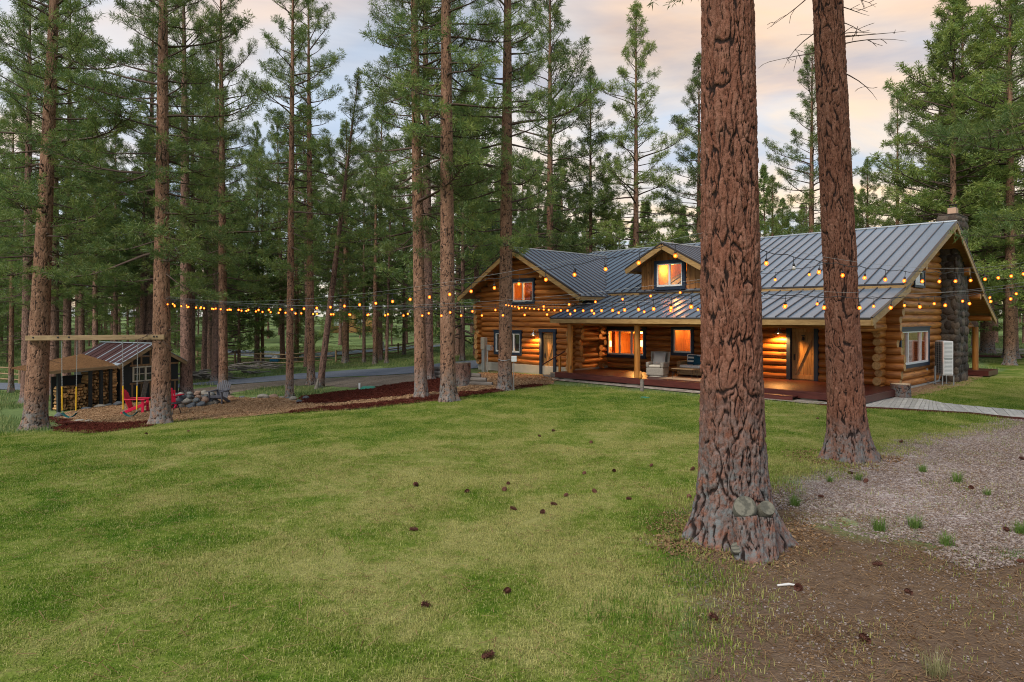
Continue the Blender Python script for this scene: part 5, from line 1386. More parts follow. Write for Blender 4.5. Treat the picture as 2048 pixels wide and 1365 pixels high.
shedbar('batten', (0.5, -0.02, 0.92), (SW, -0.02, 0.92), 0.09, 0.045); shedbar('batten', (0.5, -0.02, 1.80), (SW, -0.02, 1.80), 0.09, 0.045); shedbar('batten', (0.9, -0.02, 2.22), (2.3, -0.02, 2.22), 0.07, 0.04)
wx0, wx1, wz0, wz1 = 0.66, 1.95, 1.0, 1.74
b = MB()
for x_ in (wx0, (wx0 + wx1) / 2, wx1): b.bx(x_ - 0.04, x_ + 0.04, -0.06, -0.01, wz0, wz1)
b.bx(wx0, wx1, -0.058, -0.012, wz0, wz0 + 0.06); b.bx(wx0, wx1, -0.058, -0.012, wz1 - 0.06, wz1)
for x_ in (0.98, 1.63): b.bx(x_ - 0.015, x_ + 0.015, -0.05, -0.02, wz0 + 0.06, wz1 - 0.06)
b.bx(wx0 + 0.04, wx1 - 0.04, -0.049, -0.021, 1.36, 1.39)
wo = b.build('window', simple('cream window paint', (0.52, 0.47, 0.36), 0.6), shed)
b = MB(); b.bx(wx0, wx1, -0.03, -0.024, wz0, wz1); b.build('pane', M['glass'], wo)
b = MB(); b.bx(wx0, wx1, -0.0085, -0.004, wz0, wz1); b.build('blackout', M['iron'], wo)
def shed_slope(x0, z0, x1, z1, name='roof'):
    a = Vector((0, 1, 0)); bv = Vector((x1 - x0, 0, z1 - z0)); bl = bv.length; bb = bv / bl; n = a.cross(bb)
    if n.z < 0: n = -n
    F3 = Matrix((a, bb, n)).transposed().to_4x4(); F3.translation = Vector((x0, -0.3, z0))
    q = MB(); q.bx(0, SD + 0.55, 0, bl, -0.06, -0.003); so = q.build(name, M['oldwood'], shed); so.matrix_local = F3
    k = 9; w = (SD + 0.55) / k
    for i in range(k):
        q = MB(); q.bx(w * i + 0.003, w * (i + 1) - 0.003, -0.02, bl, 0, 0.012); q.bx(w * i - 0.045, w * i + 0.045, -0.02, bl, 0.0125, 0.035, 1 if i in (0, 1, 2, 3, 5, 8) else 0)
        q.build('roof_panel', [M['shedroof'], M['baremetal']], so)
    q = MB(); q.bx(0, w * 1.3, -0.03, 0.16, 0.036, 0.045); q.build('eave_flashing', M['baremetal'], so)
e_sl = (SP - SE) / (SW / 2)
shed_slope(-0.28, SE - 0.28 * e_sl + 0.03, SW / 2, SP + 0.03); shed_slope(SW + 0.28, SE - 0.28 * e_sl + 0.03, SW / 2, SP + 0.03)
b = MB(); b.bx(SW / 2 - 0.14, SW / 2 + 0.14, -0.32, SD + 0.27, SP + 0.035, SP + 0.07); b.build('ridge_cap', M['baremetal'], shed)
shedbar('rake_board', (-0.28, -0.32, SE - 0.28 * e_sl - 0.07), (SW / 2, -0.32, SP - 0.07), 0.035, 0.15, 'oldwood', (0, 0, 1)); shedbar('rake_board', (SW + 0.28, -0.32, SE - 0.28 * e_sl - 0.07), (SW / 2, -0.32, SP - 0.07), 0.035, 0.15, 'oldwood', (0, 0, 1))
lz0, lz1 = SE - 0.10, SE - 0.16
b = MB(); b.add([(-0.2, -0.25, lz0), (-3.7, -0.25, lz1), (-3.7, 2.0, lz1 + 0.10), (-0.2, 2.6, lz0 + 0.48), (-0.2, -0.25, lz0 - 0.05), (-3.7, -0.25, lz1 - 0.05), (-3.7, 2.0, lz1 + 0.05), (-0.2, 2.6, lz0 + 0.43)],
                [(3, 2, 1, 0), (4, 5, 6, 7), (0, 1, 5, 4), (1, 2, 6, 5), (2, 3, 7, 6), (3, 0, 4, 7)]); b.build('lean_to_roof', M['needleroof'], shed)
shedbar('lean_to_fascia', (-0.2, -0.28, lz0 - 0.07), (-3.7, -0.28, lz1 - 0.07), 0.04, 0.13, 'oldwood', (0, 0, 1))
for x_, y_ in ((-0.55, -0.15), (-1.0, -0.15), (-1.5, -0.15), (-2.9, -0.15), (-2.75, 1.7)):
    q = MB(); q.bx(x_ - 0.06, x_ + 0.06, y_ - 0.06, y_ + 0.06, -0.15, lz1 - 0.05); q.build('post', M['shedwall'], shed)
# firewood under the lean-to
frng = random.Random(4)
fw = empty('firewood_stack', (-18.78, 32.75, sg), shed.rotation_euler.z, 'split firewood stacked under the shed lean-to', 'firewood')
wm = []
for i in range(7):
    q = MB(); n = frng.choice((3, 4, 5)); rr = [(frng.uniform(0.06, 0.085)) for _ in range(n)]
    ang = sorted(frng.uniform(0, 6.28) * 0.25 + 6.28 * k / n for k in range(n))
    pts = [(rr[k] * math.cos(ang[k]), rr[k] * math.sin(ang[k])) for k in range(n)]
    v = [(x, -0.2, z) for x, z in pts] + [(x, 0.2, z) for x, z in pts]
    q.add(v, [tuple(range(n)), tuple(range(2 * n - 1, n - 1, -1))] + [(k, k + n, (k + 1) % n + n, (k + 1) % n) for k in range(n)])
    m_ = q.mesh('firewood_log'); m_.materials.append(M['splitwood']); wm.append(m_)
for x0_, x1_, ztop in ((-0.98, -0.15, 1.72), (-1.5, -1.0, 1.60), (-2.75, -1.55, 1.15)):
    z = 0.08
    while z < ztop:
        x_ = x0_ + 0.05
        while x_ < x1_:
            o = link('firewood_log', frng.choice(wm), fw); o.location = (x_, 0.25 + frng.uniform(-0.06, 0.06), z + frng.uniform(-0.02, 0.02)); o.rotation_euler = (0, frng.uniform(0, 6.28), frng.uniform(-.06, .06)); o.scale = (1, 1.2, 1)
            x_ += frng.uniform(0.125, 0.17)
        z += 0.135
z = 0.08
while z < 1.6:                                  # cross-laid end stack against the shed corner
    o = link('firewood_log', frng.choice(wm), fw); o.location = (-0.33, 0.02, z); o.rotation_euler = (0, frng.uniform(0, 6.28), R(90)); o.scale = (1, 0.8, 1); z += 0.135
b = MB(); b.bx(-2.8, -0.1, 0.55, 0.62, 0, 1.5); b.build('stack_back', M['shedwall'], fw)

# ================================================================== SWING
zb = zpx(676, pL1.y) ; zb2 = zpx(674, pL2.y)
pa = at(52, pL1.y - 0.42); pa.z = zb; pb_ = at(329, pL2.y - 0.30); pb_.z = zb2
sw = empty('swing_beam', (pa + pb_) / 2, 0, 'long weathered timber beam bolted between two pines', 'beam')
b = MB(); b.bar(pa - sw.location, pb_ - sw.location, 0.09, 0.17); b.build('timber', M['oldwood'], sw, bevel=0.01)
b = MB()
for q in (0.06, 0.24, 0.32, 0.93, 0.95):
    c = pa.lerp(pb_, q) - sw.location; b.box(c + Vector((0, -0.055, 0.02)), (0.05, 0.02, 0.05))
b.build('bolt', M['iron'], sw)
M['chain'] = simple('white coated chain', (0.33, 0.33, 0.31), 0.5, 0.2)
M['sleeve'] = simple('yellow chain sleeve', (0.75, 0.42, 0.02), 0.45, 0.1)
M['seat'] = simple('teal rubber seat', (0.008, 0.10, 0.10), 0.45, 0.2)
ring = MB()
k = 8
ring.tube([(0.012 * math.cos(6.2832 * i / k), 0, 0.024 * math.sin(6.2832 * i / k)) for i in range(k + 1)], 0.0055, 5, False)
linkme = ring.mesh('chain_link'); linkme.materials.append(M['chain'])
def swing(pxa, pxb, pys, label):
    q0 = (pxa - 52) / (329 - 52); q1 = (pxb - 52) / (329 - 52)
    A = pa.lerp(pb_, q0) - Vector((0, 0, 0.085)); B = pa.lerp(pb_, q1) - Vector((0, 0, 0.085))
    zs_ = zpx(pys, (A.y + B.y) / 2)
    e = empty('swing', ((A.x + B.x) / 2, (A.y + B.y) / 2, zs_), 0, label, 'swing', 'swings on the beam')
    A -= e.location; B -= e.location
    sa = Vector((A.x * 0.98 + 0.02, A.y, 0.14)); sb_ = Vector((B.x * 0.88, B.y, 0.14))
    for T_, S_ in ((A, sa), (B, sb_)):
        L = (T_ - S_).length; d = (T_ - S_) / L
        c = MB(); nl = int(L / 0.045); src = [Vector(v.co) for v in linkme.vertices]; fc = [tuple(p.vertices) for p in linkme.polygons]
        for i in range(nl):
            m_ = Matrix.Translation(S_ + d * (i + 0.5) * L / nl) @ d.to_track_quat('Z', 'Y').to_matrix().to_4x4() @ Matrix.Rotation(R(90) * (i % 2), 4, 'Z') @ Matrix.Diagonal((0.95, 0.95, 1.15, 1))
            c.add([m_ @ v for v in src], fc)
        c.build('chain', M['chain'], e)
        c = MB(); c.tube([S_ + d * L * 0.03, S_ + d * L * 0.36], 0.022, 8); c.build('grip_sleeve', M['sleeve'], e)
    c = MB(); n = 12; v = []
    for i in range(n + 1):
        q = i / n; x_ = sa.x + (sb_.x - sa.x) * q; z_ = 0.14 - 0.62 * (q * (1 - q)) * 0.95
        for y_ in (-0.07, 0.07): v += [(x_, sa.y + y_, z_), (x_, sa.y + y_, z_ - 0.018)]
    f = []
    for i in range(n):
        a = i * 4; f += [(a, a + 4, a + 6, a + 2), (a + 1, a + 3, a + 7, a + 5), (a, a + 1, a + 5, a + 4), (a + 2, a + 6, a + 7, a + 3)]
    f += [(0, 2, 3, 1), (n * 4, n * 4 + 1, n * 4 + 3, n * 4 + 2)]
    c.add(v, f); c.build('seat', M['seat'], e)
swing(124, 155, 834, 'teal belt swing with yellow chain sleeves, left of the pair')
swing(246, 276, 832, 'teal belt swing with yellow chain sleeves, right one near the red chair')

# ================================================================== FIRE PIT, BOULDERS, GARDEN CHAIRS
rocks = [rock_mesh(300 + i, 3, 0.3) for i in range(7)]
for m_ in rocks: m_.materials.append(M['rock'])
fc_ = P(386, 812); fp = empty('fire_pit', fc_, 0, 'round fire pit of stacked river stones', 'fire pit')
for lay, (n, rr, zz, sc) in enumerate(((15, 0.95, 0.13, 0.40), (16, 0.9, 0.35, 0.32), (14, 0.82, 0.52, 0.24))):
    for i in range(n):
        a = 6.2832 * (i + 0.5 * lay + frng.uniform(-.15, .15)) / n
        o = link('stone', frng.choice(rocks), fp); o.location = (rr * math.cos(a), rr * math.sin(a), zz * 0.92)
        s_ = sc * frng.uniform(0.85, 1.25); o.scale = (s_ * frng.uniform(0.9, 1.3), s_, s_ * frng.uniform(0.65, 0.9)); o.rotation_euler = (frng.uniform(-.3, .3), frng.uniform(-.3, .3), frng.uniform(0, 6.28))
def boulder(px, py, w, label, h=0.6, group=None):
    p = P(px, py); o = link('boulder', frng.choice(rocks)); k = w * p.y / F
    o.location = p + Vector((0, 0, k * h * 0.30)); o.scale = (k, k * 0.8, k * h); o.rotation_euler = (0, 0, frng.uniform(-.5, .5))
    return tag(o, label, 'boulder', group)
for i, (px, py, w) in enumerate(((461, 797, 14), (484, 797, 13), (507, 799, 12), (526, 798, 24), (547, 796, 18), (563, 798, 13), (576, 798, 12))):
    boulder(px, py, w, 'low stone edging the wood chip bed behind the chairs', 0.5, 'stones along the back of the chip bed')
boulder(586, 802, 15, 'rounded stone at the mulch bed corner below the slender pine', 0.8); boulder(598, 807, 13, 'pale stone at the tip of the mulch bed', 0.7); boulder(612, 800, 14, 'grey-green sagey stone lying in the red mulch', 0.7)
boulder(117, 836, 16, 'pale upright boulder left of the swing area', 0.8); boulder(140, 838, 20, 'flat grey stone under the left swing', 0.35); boulder(158, 844, 20, 'flat tan stone at the edge of the swing mulch', 0.3); boulder(177, 845, 17, 'grey flat stone right of the tan one by the mulch', 0.4)
boulder(199, 816, 22, 'pale flat stone at the foot of the woodpile', 0.4); boulder(217, 813, 15, 'grey stone between woodpile and shed corner', 0.5); boulder(236, 812, 19, 'brown rounded stone at the shed corner', 0.6); boulder(172, 820, 18, 'low dark stone in front of the woodpile', 0.4)
boulder(912, 800, 8, 'small white stone at the foot of the pale pine', 0.6)
def adirondack(px, py, rz, mat, label, hscale=1.0, plank=True):
    e = empty('garden_chair', P(px, py, 0.03), rz, label, 'chair', 'garden chairs round the fire pit')
    e.scale = (hscale,) * 3
    for sx in (-1, 1):
        b = MB(); b.bar((sx * 0.29, -0.36, 0), (sx * 0.29, -0.36, 0.56), 0.05, 0.10, (0, 1, 0)); b.build('leg', mat, e, bevel=0.008)
        b = MB(); b.bar((sx * 0.26, -0.34, 0.36), (sx * 0.26, 0.50, 0.0), 0.045, 0.12); b.build('leg', mat, e, bevel=0.008)
        b = MB(); b.add([(sx * 0.29 - 0.09, -0.46, 0.56), (sx * 0.29 + 0.09, -0.46, 0.56), (sx * 0.29 + 0.06, 0.36, 0.58), (sx * 0.29 - 0.05, 0.36, 0.58), (sx * 0.29 - 0.09, -0.46, 0.60), (sx * 0.29 + 0.09, -0.46, 0.60), (sx * 0.29 + 0.06, 0.36, 0.62), (sx * 0.29 - 0.05, 0.36, 0.62)],
                        [(3, 2, 1, 0), (4, 5, 6, 7), (0, 1, 5, 4), (1, 2, 6, 5), (2, 3, 7, 6), (3, 0, 4, 7)]); b.build('armrest', mat, e, bevel=0.01)
    so = MB(); so.bar((-0.27, -0.35, 0.34), (0.27, -0.35, 0.34), 0.04, 0.10); so = so.build('seat', mat, e, bevel=0.008)
    for k in range(5):
        y0 = -0.36 + k * 0.12; z0 = 0.405 - k * 0.042
        b = MB(); b.box((0, y0 + 0.055, z0 - 0.02), (0.56, 0.105, 0.025), (R(-19), 0, 0)); b.build('slat', mat, so)
    n = 7; bo = MB(); bo.bar((-0.29, 0.30, 0.56), (0.29, 0.30, 0.56), 0.04, 0.07); bo = bo.build('backrest', mat, e)
    for k in range(n):
        q = (k - (n - 1) / 2) / ((n - 1) / 2); top = 1.02 - 0.16 * q * q; x0 = q * 0.22; x1 = q * 0.29
        b = MB(); b.bar((x0, 0.20, 0.22), (x1, 0.20 + 0.30 * (top - 0.22) / 0.8, top), 0.072, 0.022, (0, 1, -0.3)); b.build('slat', mat, bo)
    return e
red = simple('raspberry red plastic', (0.62, 0.012, 0.055), 0.4, 0.06); greyp = simple('slate grey plastic', (0.085, 0.085, 0.10), 0.5, 0.12); blk = M['iron']
adirondack(272, 826, R(100), red, 'bright red garden chair seen from the side behind the right swing')
adirondack(343, 818, R(185), red, 'bright red garden chair half hidden by the pine, beside the fire pit')
adirondack(439, 808, R(-4), greyp, 'slate grey garden chair right of the fire pit')
e = empty('side_table', P(349, 830, 0.03), 0.3, 'small black metal side table in front of the fire pit', 'table')
b = MB(); b.lathe([(0, 0.44), (0.24, 0.44), (0.25, 0.46), (0.24, 0.48), (0, 0.48)], 18); b.build('table_top', blk, e)
for k in range(3):
    a = k * 2.094 + 0.4; b = MB(); b.tube([(0.1 * math.cos(a), 0.1 * math.sin(a), 0.45), (0.26 * math.cos(a), 0.26 * math.sin(a), 0)], 0.018, 6); b.build('leg', blk, e)
o = link('driftwood_board', MB().bar((0, 0, 0), (0.08, 0.25, 1.02), 0.03, 0.26).mesh('driftwood_board'), None, M['greylog'], shed.matrix_basis @ Vector((0.95, -0.28, 0.0)))
tag(o, 'grey driftwood slab leaning under the shed window', 'driftwood')

# ================================================================== PORCH FURNITURE
def wick(name, col):
    t = NT(name); v = t.coord('Object'); x = t.n('ShaderNodeTexWave', wave_type='BANDS', bands_direction='Z'); t.set(x.inputs[0], v); x.inputs['Scale'].default_value = 22; x.inputs['Distortion'].default_value = 2.0
    n = t.noise(v, 30, 3); c = t.hsv(col, v=t.math('MULTIPLY_ADD', n, 0.8, 0.6))
    return t.done(t.bsdf(c, 0.7, t.bump(x.outputs[0], 0.6, 0.01)))
M['wicker'] = wick('grey wicker', (0.36, 0.325, 0.27)); M['wicker2'] = wick('tan wicker', (0.34, 0.21, 0.10))
M['cream'] = simple('cream cushion', (0.62, 0.56, 0.46), 0.9, 0.1, 8, bump=0.15); M['greyc'] = simple('grey linen cushion', (0.40, 0.37, 0.35), 0.9, 0.1, 8, bump=0.15)
M['teal'] = simple('deep teal cushion', (0.01, 0.07, 0.12), 0.9, 0.15, 8); M['whitec'] = simple('white cushion', (0.72, 0.72, 0.70), 0.9, 0.06)
def stripes():
    t = NT('striped pillow'); v = t.coord('Object'); x = t.n('ShaderNodeTexWave', wave_type='BANDS', bands_direction='Z', wave_profile='SIN'); t.set(x.inputs[0], v); x.inputs['Scale'].default_value = 1.9
    c = t.ramp(x.outputs[0], [(0.49, (0.012, 0.05, 0.10)), (0.51, (0.66, 0.64, 0.58))]); return t.done(t.bsdf(c, 0.9))
M['stripe'] = stripes()
def pillow(name, mat, parent, loc, w, h, d, rot=(0, 0, 0)):
    n = 9; v = []; f = []
    for sgn in (-1, 1):
        for i in range(n):
            for j in range(n):
                a = i / (n - 1) * 2 - 1; c_ = j / (n - 1) * 2 - 1
                k = max(0.0, (1 - a * a) * (1 - c_ * c_)) ** 0.42
                pin = 1 - 0.07 * (1 - abs(a)) - 0.0; pin2 = 1 - 0.07 * (1 - abs(c_))
                v.append((a * w / 2 * (pin2), sgn * d / 2 * k, c_ * h / 2 * pin))
    for s_ in (0, 1):
        for i in range(n - 1):
            for j in range(n - 1):
                q = s_ * n * n + i * n + j; t_ = (q, q + 1, q + n + 1, q + n); f.append(t_ if s_ else t_[::-1])
    b = MB(); b.add(v, f, 0, True); o = b.build(name, mat, parent); o.location = loc; o.rotation_euler = rot
    return o
def deckpt(s, t): 
    w = st_world(s, t, 0.35); return w
sA = s_at(1314, 25.9)
ac = empty('wicker_armchair', deckpt(sA, 25.95), HROT + R(14), 'high-backed grey wicker swivel armchair with pale cushions on the porch', 'armchair')
b = MB(); b.bx(-0.40, 0.40, -0.42, 0.36, 0.07, 0.42); b.build('seat_base', M['wicker'], ac, bevel=0.05)
b = MB(); b.lathe([(0, 0.0), (0.44, 0.0), (0.46, 0.03), (0.42, 0.06), (0, 0.06)], 22); b.build('swivel_base', M['wicker'], ac)
for sx in (-1, 1):
    b = MB(); b.bx(sx * 0.335 - 0.075, sx * 0.335 + 0.075, -0.43, 0.30, 0.421, 0.66); b.build('armrest', M['wicker'], ac, bevel=0.05)
b = MB(); n = 10; v = []
for i in range(n + 1):
    a = R(-58 + 116 * i / n); rr = 0.44
    x_ = rr * math.sin(a); y_ = 0.02 + rr * math.cos(a) * 0.95
    v += [(x_, y_, 0.42), (x_ * 1.13, y_ + 0.10, 1.10), (x_ * 1.28, y_ + 0.14, 1.10), (x_ * 1.14, y_ + 0.06, 0.42)]
f = []
for i in range(n):
    a = i * 4; f += [(a, a + 4, a + 5, a + 1), (a + 1, a + 5, a + 6, a + 2), (a + 2, a + 6, a + 7, a + 3)]
f += [(0, 1, 2, 3), (n * 4 + 3, n * 4 + 2, n * 4 + 1, n * 4)]
b.add(v, f); b.build('backrest', M['wicker'], ac, bevel=0.02)
b = MB(); b.bx(-0.26, 0.26, -0.42, 0.26, 0.425, 0.54); b.build('seat_cushion', M['cream'], ac, bevel=0.045)
pillow('pillow', M['greyc'], ac, (0, 0.22, 0.80), 0.58, 0.55, 0.20, (R(-16), 0, 0))
s1 = s_at(1366, 27.6)
so = empty('porch_sofa', deckpt(s1, 27.5), HROT, 'tan wicker sofa with white seat cushion and teal pillows behind the massive trunk', 'sofa')
b = MB(); b.bx(0.0, 1.9, -0.42, 0.42, 0.05, 0.36); b.build('seat_base', M['wicker2'], so, bevel=0.03)
b = MB(); b.bx(-0.02, 0.14, -0.42, 0.42, 0.361, 0.66); b.build('armrest', M['wicker2'], so, bevel=0.03)
b = MB(); b.bx(1.76, 1.92, -0.42, 0.42, 0.361, 0.66); b.build('armrest', M['wicker2'], so, bevel=0.03)
b = MB(); b.bx(0.14, 1.76, 0.28, 0.42, 0.361, 0.82); b.build('backrest', M['wicker2'], so, bevel=0.03)
b = MB(); b.bx(0.15, 1.75, -0.46, 0.27, 0.365, 0.50); b.build('seat_cushion', M['whitec'], so, bevel=0.05)
b = MB(); b.bx(0.15, 1.75, 0.17, 0.30, 0.51, 0.95); b.build('back_cushion', M['whitec'], so, bevel=0.05)
pillow('pillow', M['stripe'], so, (0.48, 0.08, 0.72), 0.46, 0.44, 0.16, (R(-14), 0, 0)); pillow('pillow', M['teal'], so, (0.85, 0.0, 0.70), 0.46, 0.42, 0.16, (R(-16), 0, R(6)))
s2 = s_at(1369, 25.9)
ct = empty('coffee_table', deckpt(s2, 25.95), HROT, 'low wooden coffee table on black hairpin legs on the porch rug', 'table')
b = MB(); b.bx(-0.52, 0.5, -0.26, 0.26, 0.40, 0.435); b.build('table_top', M['oldwood'], ct, bevel=0.01)
for x_ in (-0.44, 0.42):
    for y_ in (-0.2, 0.2):
        b = MB(); sx = 0.05 if x_ > 0 else -0.05
        b.tube([(x_ - 0.05, y_, 0.40), (x_ + sx, y_ * 1.12, 0.008), (x_ + 0.05, y_, 0.40)], 0.007, 6); b.build('leg', M['iron'], ct)
b = MB(); b.bx(-1.0, 1.25, -0.62, 0.62, 0, 0.012); o = b.build('porch_rug', simple('jute rug', (0.42, 0.28, 0.17), 0.95, 0.2, 12, bump=0.4), None, deckpt(s2 + 0.15, 25.85) + Vector((0, 0, 0.002))); o.rotation_euler.z = HROT
tag(o, 'tan jute rug under the porch coffee table', 'rug')
for px_, tt, lab in ((1221.5, 30.3, 'lit table lamp in the left pane of the three-part porch window'), (1284.5, 30.6, 'lit table lamp behind the porch post in the three-part window')):
    s_ = s_at(px_, tt); zt = z_at(693, s_, tt)
    e = empty('table_lamp', st_world(s_, tt, zt - 0.35), HROT, lab, 'lamp')
    b = MB(); b.lathe([(0.0, 0), (0.11, 0), (0.10, 0.02), (0.03, 0.05), (0.06, 0.16), (0.03, 0.28), (0.015, 0.36)], 14); b.build('lamp_base', M['clay'], e)
    b = MB(); b.lathe([(0.18, 0.34), (0.14, 0.66), (0.13, 0.66), (0.17, 0.34)], 18); b.build('lamp_shade', M['shade'], e)
    b = MB(); b.bx(-0.3, 0.3, -0.25, 0.25, -0.05, -0.002); b.bx(-0.28, -0.22, -0.2, -0.14, -0.5, -0.051); b.bx(0.22, 0.28, -0.2, -0.14, -0.5, -0.051); 
    tb = b.build('lamp_table', M['doorwood'], None, e.location.copy()); tb.rotation_euler.z = HROT; tag(tb, lab.replace('lit table lamp', 'small wooden table under the lit lamp'), 'table')

# ================================================================== SMALL THINGS
def stump(px, py, w, hpx, label, mat='bark_big2', top='freshcut', name='stump', cat='stump'):
    p = P(px, py); r = 0.5 * w * p.y / F; h = hpx * p.y / F
    e = empty(name, p, 0, label, cat)
    link('bark', trunk_mesh('bark', np.arange(-0.1, h, 0.02), [(-0.1, r * 1.1), (0.1, r * 1.03), (h, r)], 72, M[mat], 0.07, 0.16, 0.022, 4, 0.05, int(px)), e)
    b = MB(); b.lathe([(0.0, h + 0.004), (r * 0.5, h - 0.002), (r * 0.985, h - 0.016), (r * 0.985, h - 0.06)], 32); b.build('cut_top', M[top], e)
    return e
stump(1801, 797, 36, 30, 'short barked stump at the right end of the porch deck')
stump(926, 772, 30, 47, 'tall grey weathered stump beside the pale pine', 'bark_dark', 'cutwood')
p = P(1284, 784); e = empty('bird_post', p, 0, 'short grey post with a small carved bird in front of the porch', 'ornament')
k = p.y / F
b = MB(); b.tube([(0, 0, 0), (0, 0, 25 * k)], [4.2 * k, 3.8 * k], 12); b.build('post', M['greylog'], e)
b = MB(); b.lathe([(0, 0), (0.07, 0.02), (0.085, 0.10), (0.05, 0.20), (0.045, 0.27), (0.025, 0.33), (0, 0.34)], 12, (-0.06, 0, 25 * k)); b.tube([(-0.06, -0.02, 25 * k + 0.27), (-0.10, -0.05, 25 * k + 0.26)], [0.018, 0.004], 6); b.build('carved_bird', M['log_z'], e)
o = MB().lathe([(0, 0.03), (0.16, 0.03), (0.18, 0.0)], 16); o = o.build('valve_cover', simple('green plastic', (0.02, 0.16, 0.09), 0.5), None, P(1290, 796)); tag(o, 'green round irrigation cover in the lawn before the porch', 'cover')
e = empty('septic_cover', P(737, 780), 0.1, 'green lid with a white pipe in the red mulch', 'cover')
b = MB(); b.lathe([(0, 0.16), (0.28, 0.16), (0.38, 0.08), (0.40, 0.0)], 18); b.build('lid', simple('green lid', (0.03, 0.20, 0.13), 0.5), e)
b = MB(); b.tube([(-0.42, 0, -0.05), (-0.42, 0, 0.32)], 0.045, 10); b.build('pipe', M['white'], e)
p = ppH + Vector((0.36, -0.18, 0)); e = empty('power_outlet_post', p, 0, 'white weatherproof outlet box and conduit beside the pine by the wing', 'outlet')
b = MB(); b.bx(-0.10, 0.12, -0.06, 0.06, 1.18, 1.42); b.build('box', M['white'], e, bevel=0.02)
b = MB(); b.tube([(0.0, 0, 0), (0.0, 0, 1.18)], 0.016, 8); b.build('conduit', M['galv'], e)
rr = 0.5 * 27 * ppH.y / F * 1.08
b = MB(); b.tube([(rr * math.cos(6.2832 * i / 24), rr * math.sin(6.2832 * i / 24), 1.25 + 0.02 * math.sin(i)) for i in range(25)], 0.012, 6, False); o = b.build('wire_loop', M['galv'], None, ppH); tag(o, 'pale wire looped round the pine by the wing', 'wire')
# timbers edging the mulch
tm = empty('timber_edging', P(945, 772), R(-16), 'stack of dark grey landscape timbers beside the tall stump', 'timbers')
for i in range(3):
    b = MB(); b.tube([(-1.0 + 0.1 * i, 0.05 * i, 0.12 + 0.19 * i), (0.95 - 0.3 * i, 0.1 * i - 0.12, 0.10 + 0.17 * i)], [0.11, 0.10], 10); b.build('timber', M['greylog'], tm)
tm = empty('timber_edging', P(872, 759), R(-6), 'dark grey timbers behind the mulch bed pines', 'timbers')
for i in range(3):
    b = MB(); b.tube([(-0.9, 0.05 * i, 0.12 + 0.2 * i), (1.2 - 0.2 * i, 0.1 * i, 0.12 + 0.2 * i)], [0.12, 0.11], 10); b.build('timber', M['greylog'], tm)
b = MB(); b.tube([(0, 0, 0), (0.05, 0, 0.25), (0.1, 0, 0.55)], [0.16, 0.09, 0.04], 10); o = b.build('driftwood_snag', M['greylog'], None, P(633, 779)); tag(o, 'pale weathered snag at the foot of the leaning pine', 'driftwood')
# porch stair rail
e = empty('stair_rail', st_world(-22.95, 24.75, 0), HROT, 'brown wooden stair rail at the left end of the deck', 'handrail')
b = MB(); b.bx(0.35, 0.45, 0.3, 0.4, 0, 1.1); b.build('post', M['log_z'], e)
b = MB(); b.tube([(-0.75, 0.35, 0.62), (0.7, 0.35, 1.32)], 0.035, 8); b.build('rail', M['deckwood'], e)
for i in range(2):
    b = MB(); b.bx(-0.5, 0.5, 0.1 + 0.0, 0.6, 0.02 + i * 0.0, 0.14) if i == 0 else b.bx(0.0, 0.5, 0.1, 0.6, 0.141, 0.28); b.build('step', M['greylog'], e)
# rail fence, sign, brush, far cabin
def fence(pts, label, posts=None, h=1.15):
    e = empty('rail_fence', at(*pts[0]), 0, label, 'fence'); W_ = [at(*p) for p in pts]; o0 = W_[0]
    for a, c in zip(W_, W_[1:]):
        n = max(1, int((c - a).length / 2.6))
        for i in range(n):
            q0, q1 = a.lerp(c, i / n), a.lerp(c, (i + 1) / n); q0.z = gz(q0.x, q0.y); q1.z = gz(q1.x, q1.y)
            b = MB(); b.tube([q0 - o0 - Vector((0, 0, .1)), q0 - o0 + Vector((0, 0, h))], 0.09, 8); b.build('post', M['oldwood'], e)
            for k in range(3):
                z_ = 0.28 + 0.36 * k; b = MB(); b.tube([q0 - o0 + Vector((0, 0, z_ + frng.uniform(-.04, .04))), q1 - o0 + Vector((0, 0, z_ + frng.uniform(-.04, .04)))], 0.05, 6); b.build('rail', M['oldwood'], e)
fence([(395, 62), (470, 60), (575, 58), (665, 60)], 'weathered split rail fence along the road behind the brush pile')
fence([(672, 60), (760, 64), (830, 70)], 'split rail fence across the driveway near the small white sign')
fence([(-60, 46), (40, 44), (100, 44)], 'dark rail fence at the far left behind the swing')
e = empty('road_sign', at(765.5, 62), 0, 'small white sign on a post across the driveway', 'sign')
b = MB(); b.bx(-0.03, 0.03, -0.03, 0.03, 0, 1.5); b.build('post', M['greylog'], e)
b = MB(); b.bx(-0.15, 0.15, -0.06, -0.03, 1.0, 1.6); b.build('panel', M['white'], e)
def brush(px, py, n, w, label):
    e = empty('brush_pile', P(px, py), 0, label, 'brush pile')
    for i in range(n):
        b = MB(); a = frng.uniform(-0.5, 0.5); x_ = frng.uniform(-w, w); L = frng.uniform(0.6, 1.8); z_ = frng.uniform(0.05, 0.75) * (1 - abs(x_) / w / 1.15)
        p0 = Vector((x_ - L / 2, frng.uniform(-.5, .5), z_)); p1 = p0 + Vector((L * math.cos(a), frng.uniform(-.4, .4), frng.uniform(-.2, .25)))
        b.tube([p0, (p0 + p1) / 2 + Vector((0, 0, .05)), p1], [0.07, 0.055, 0.03], 6); b.build('stick', M['greylog'], e)
brush(515, 739, 44, 2.4, 'heap of grey branches beyond the driveway'); brush(404, 762, 34, 2.0, 'low heap of dark branches beside the dark pines'); brush(478, 752, 16, 1.6, 'low row of grey poles left of the branch heap')
e = empty('far_cabin', at(700, 118), R(12), 'tiny distant cabin with white gable half hidden by trunks', 'cabin')
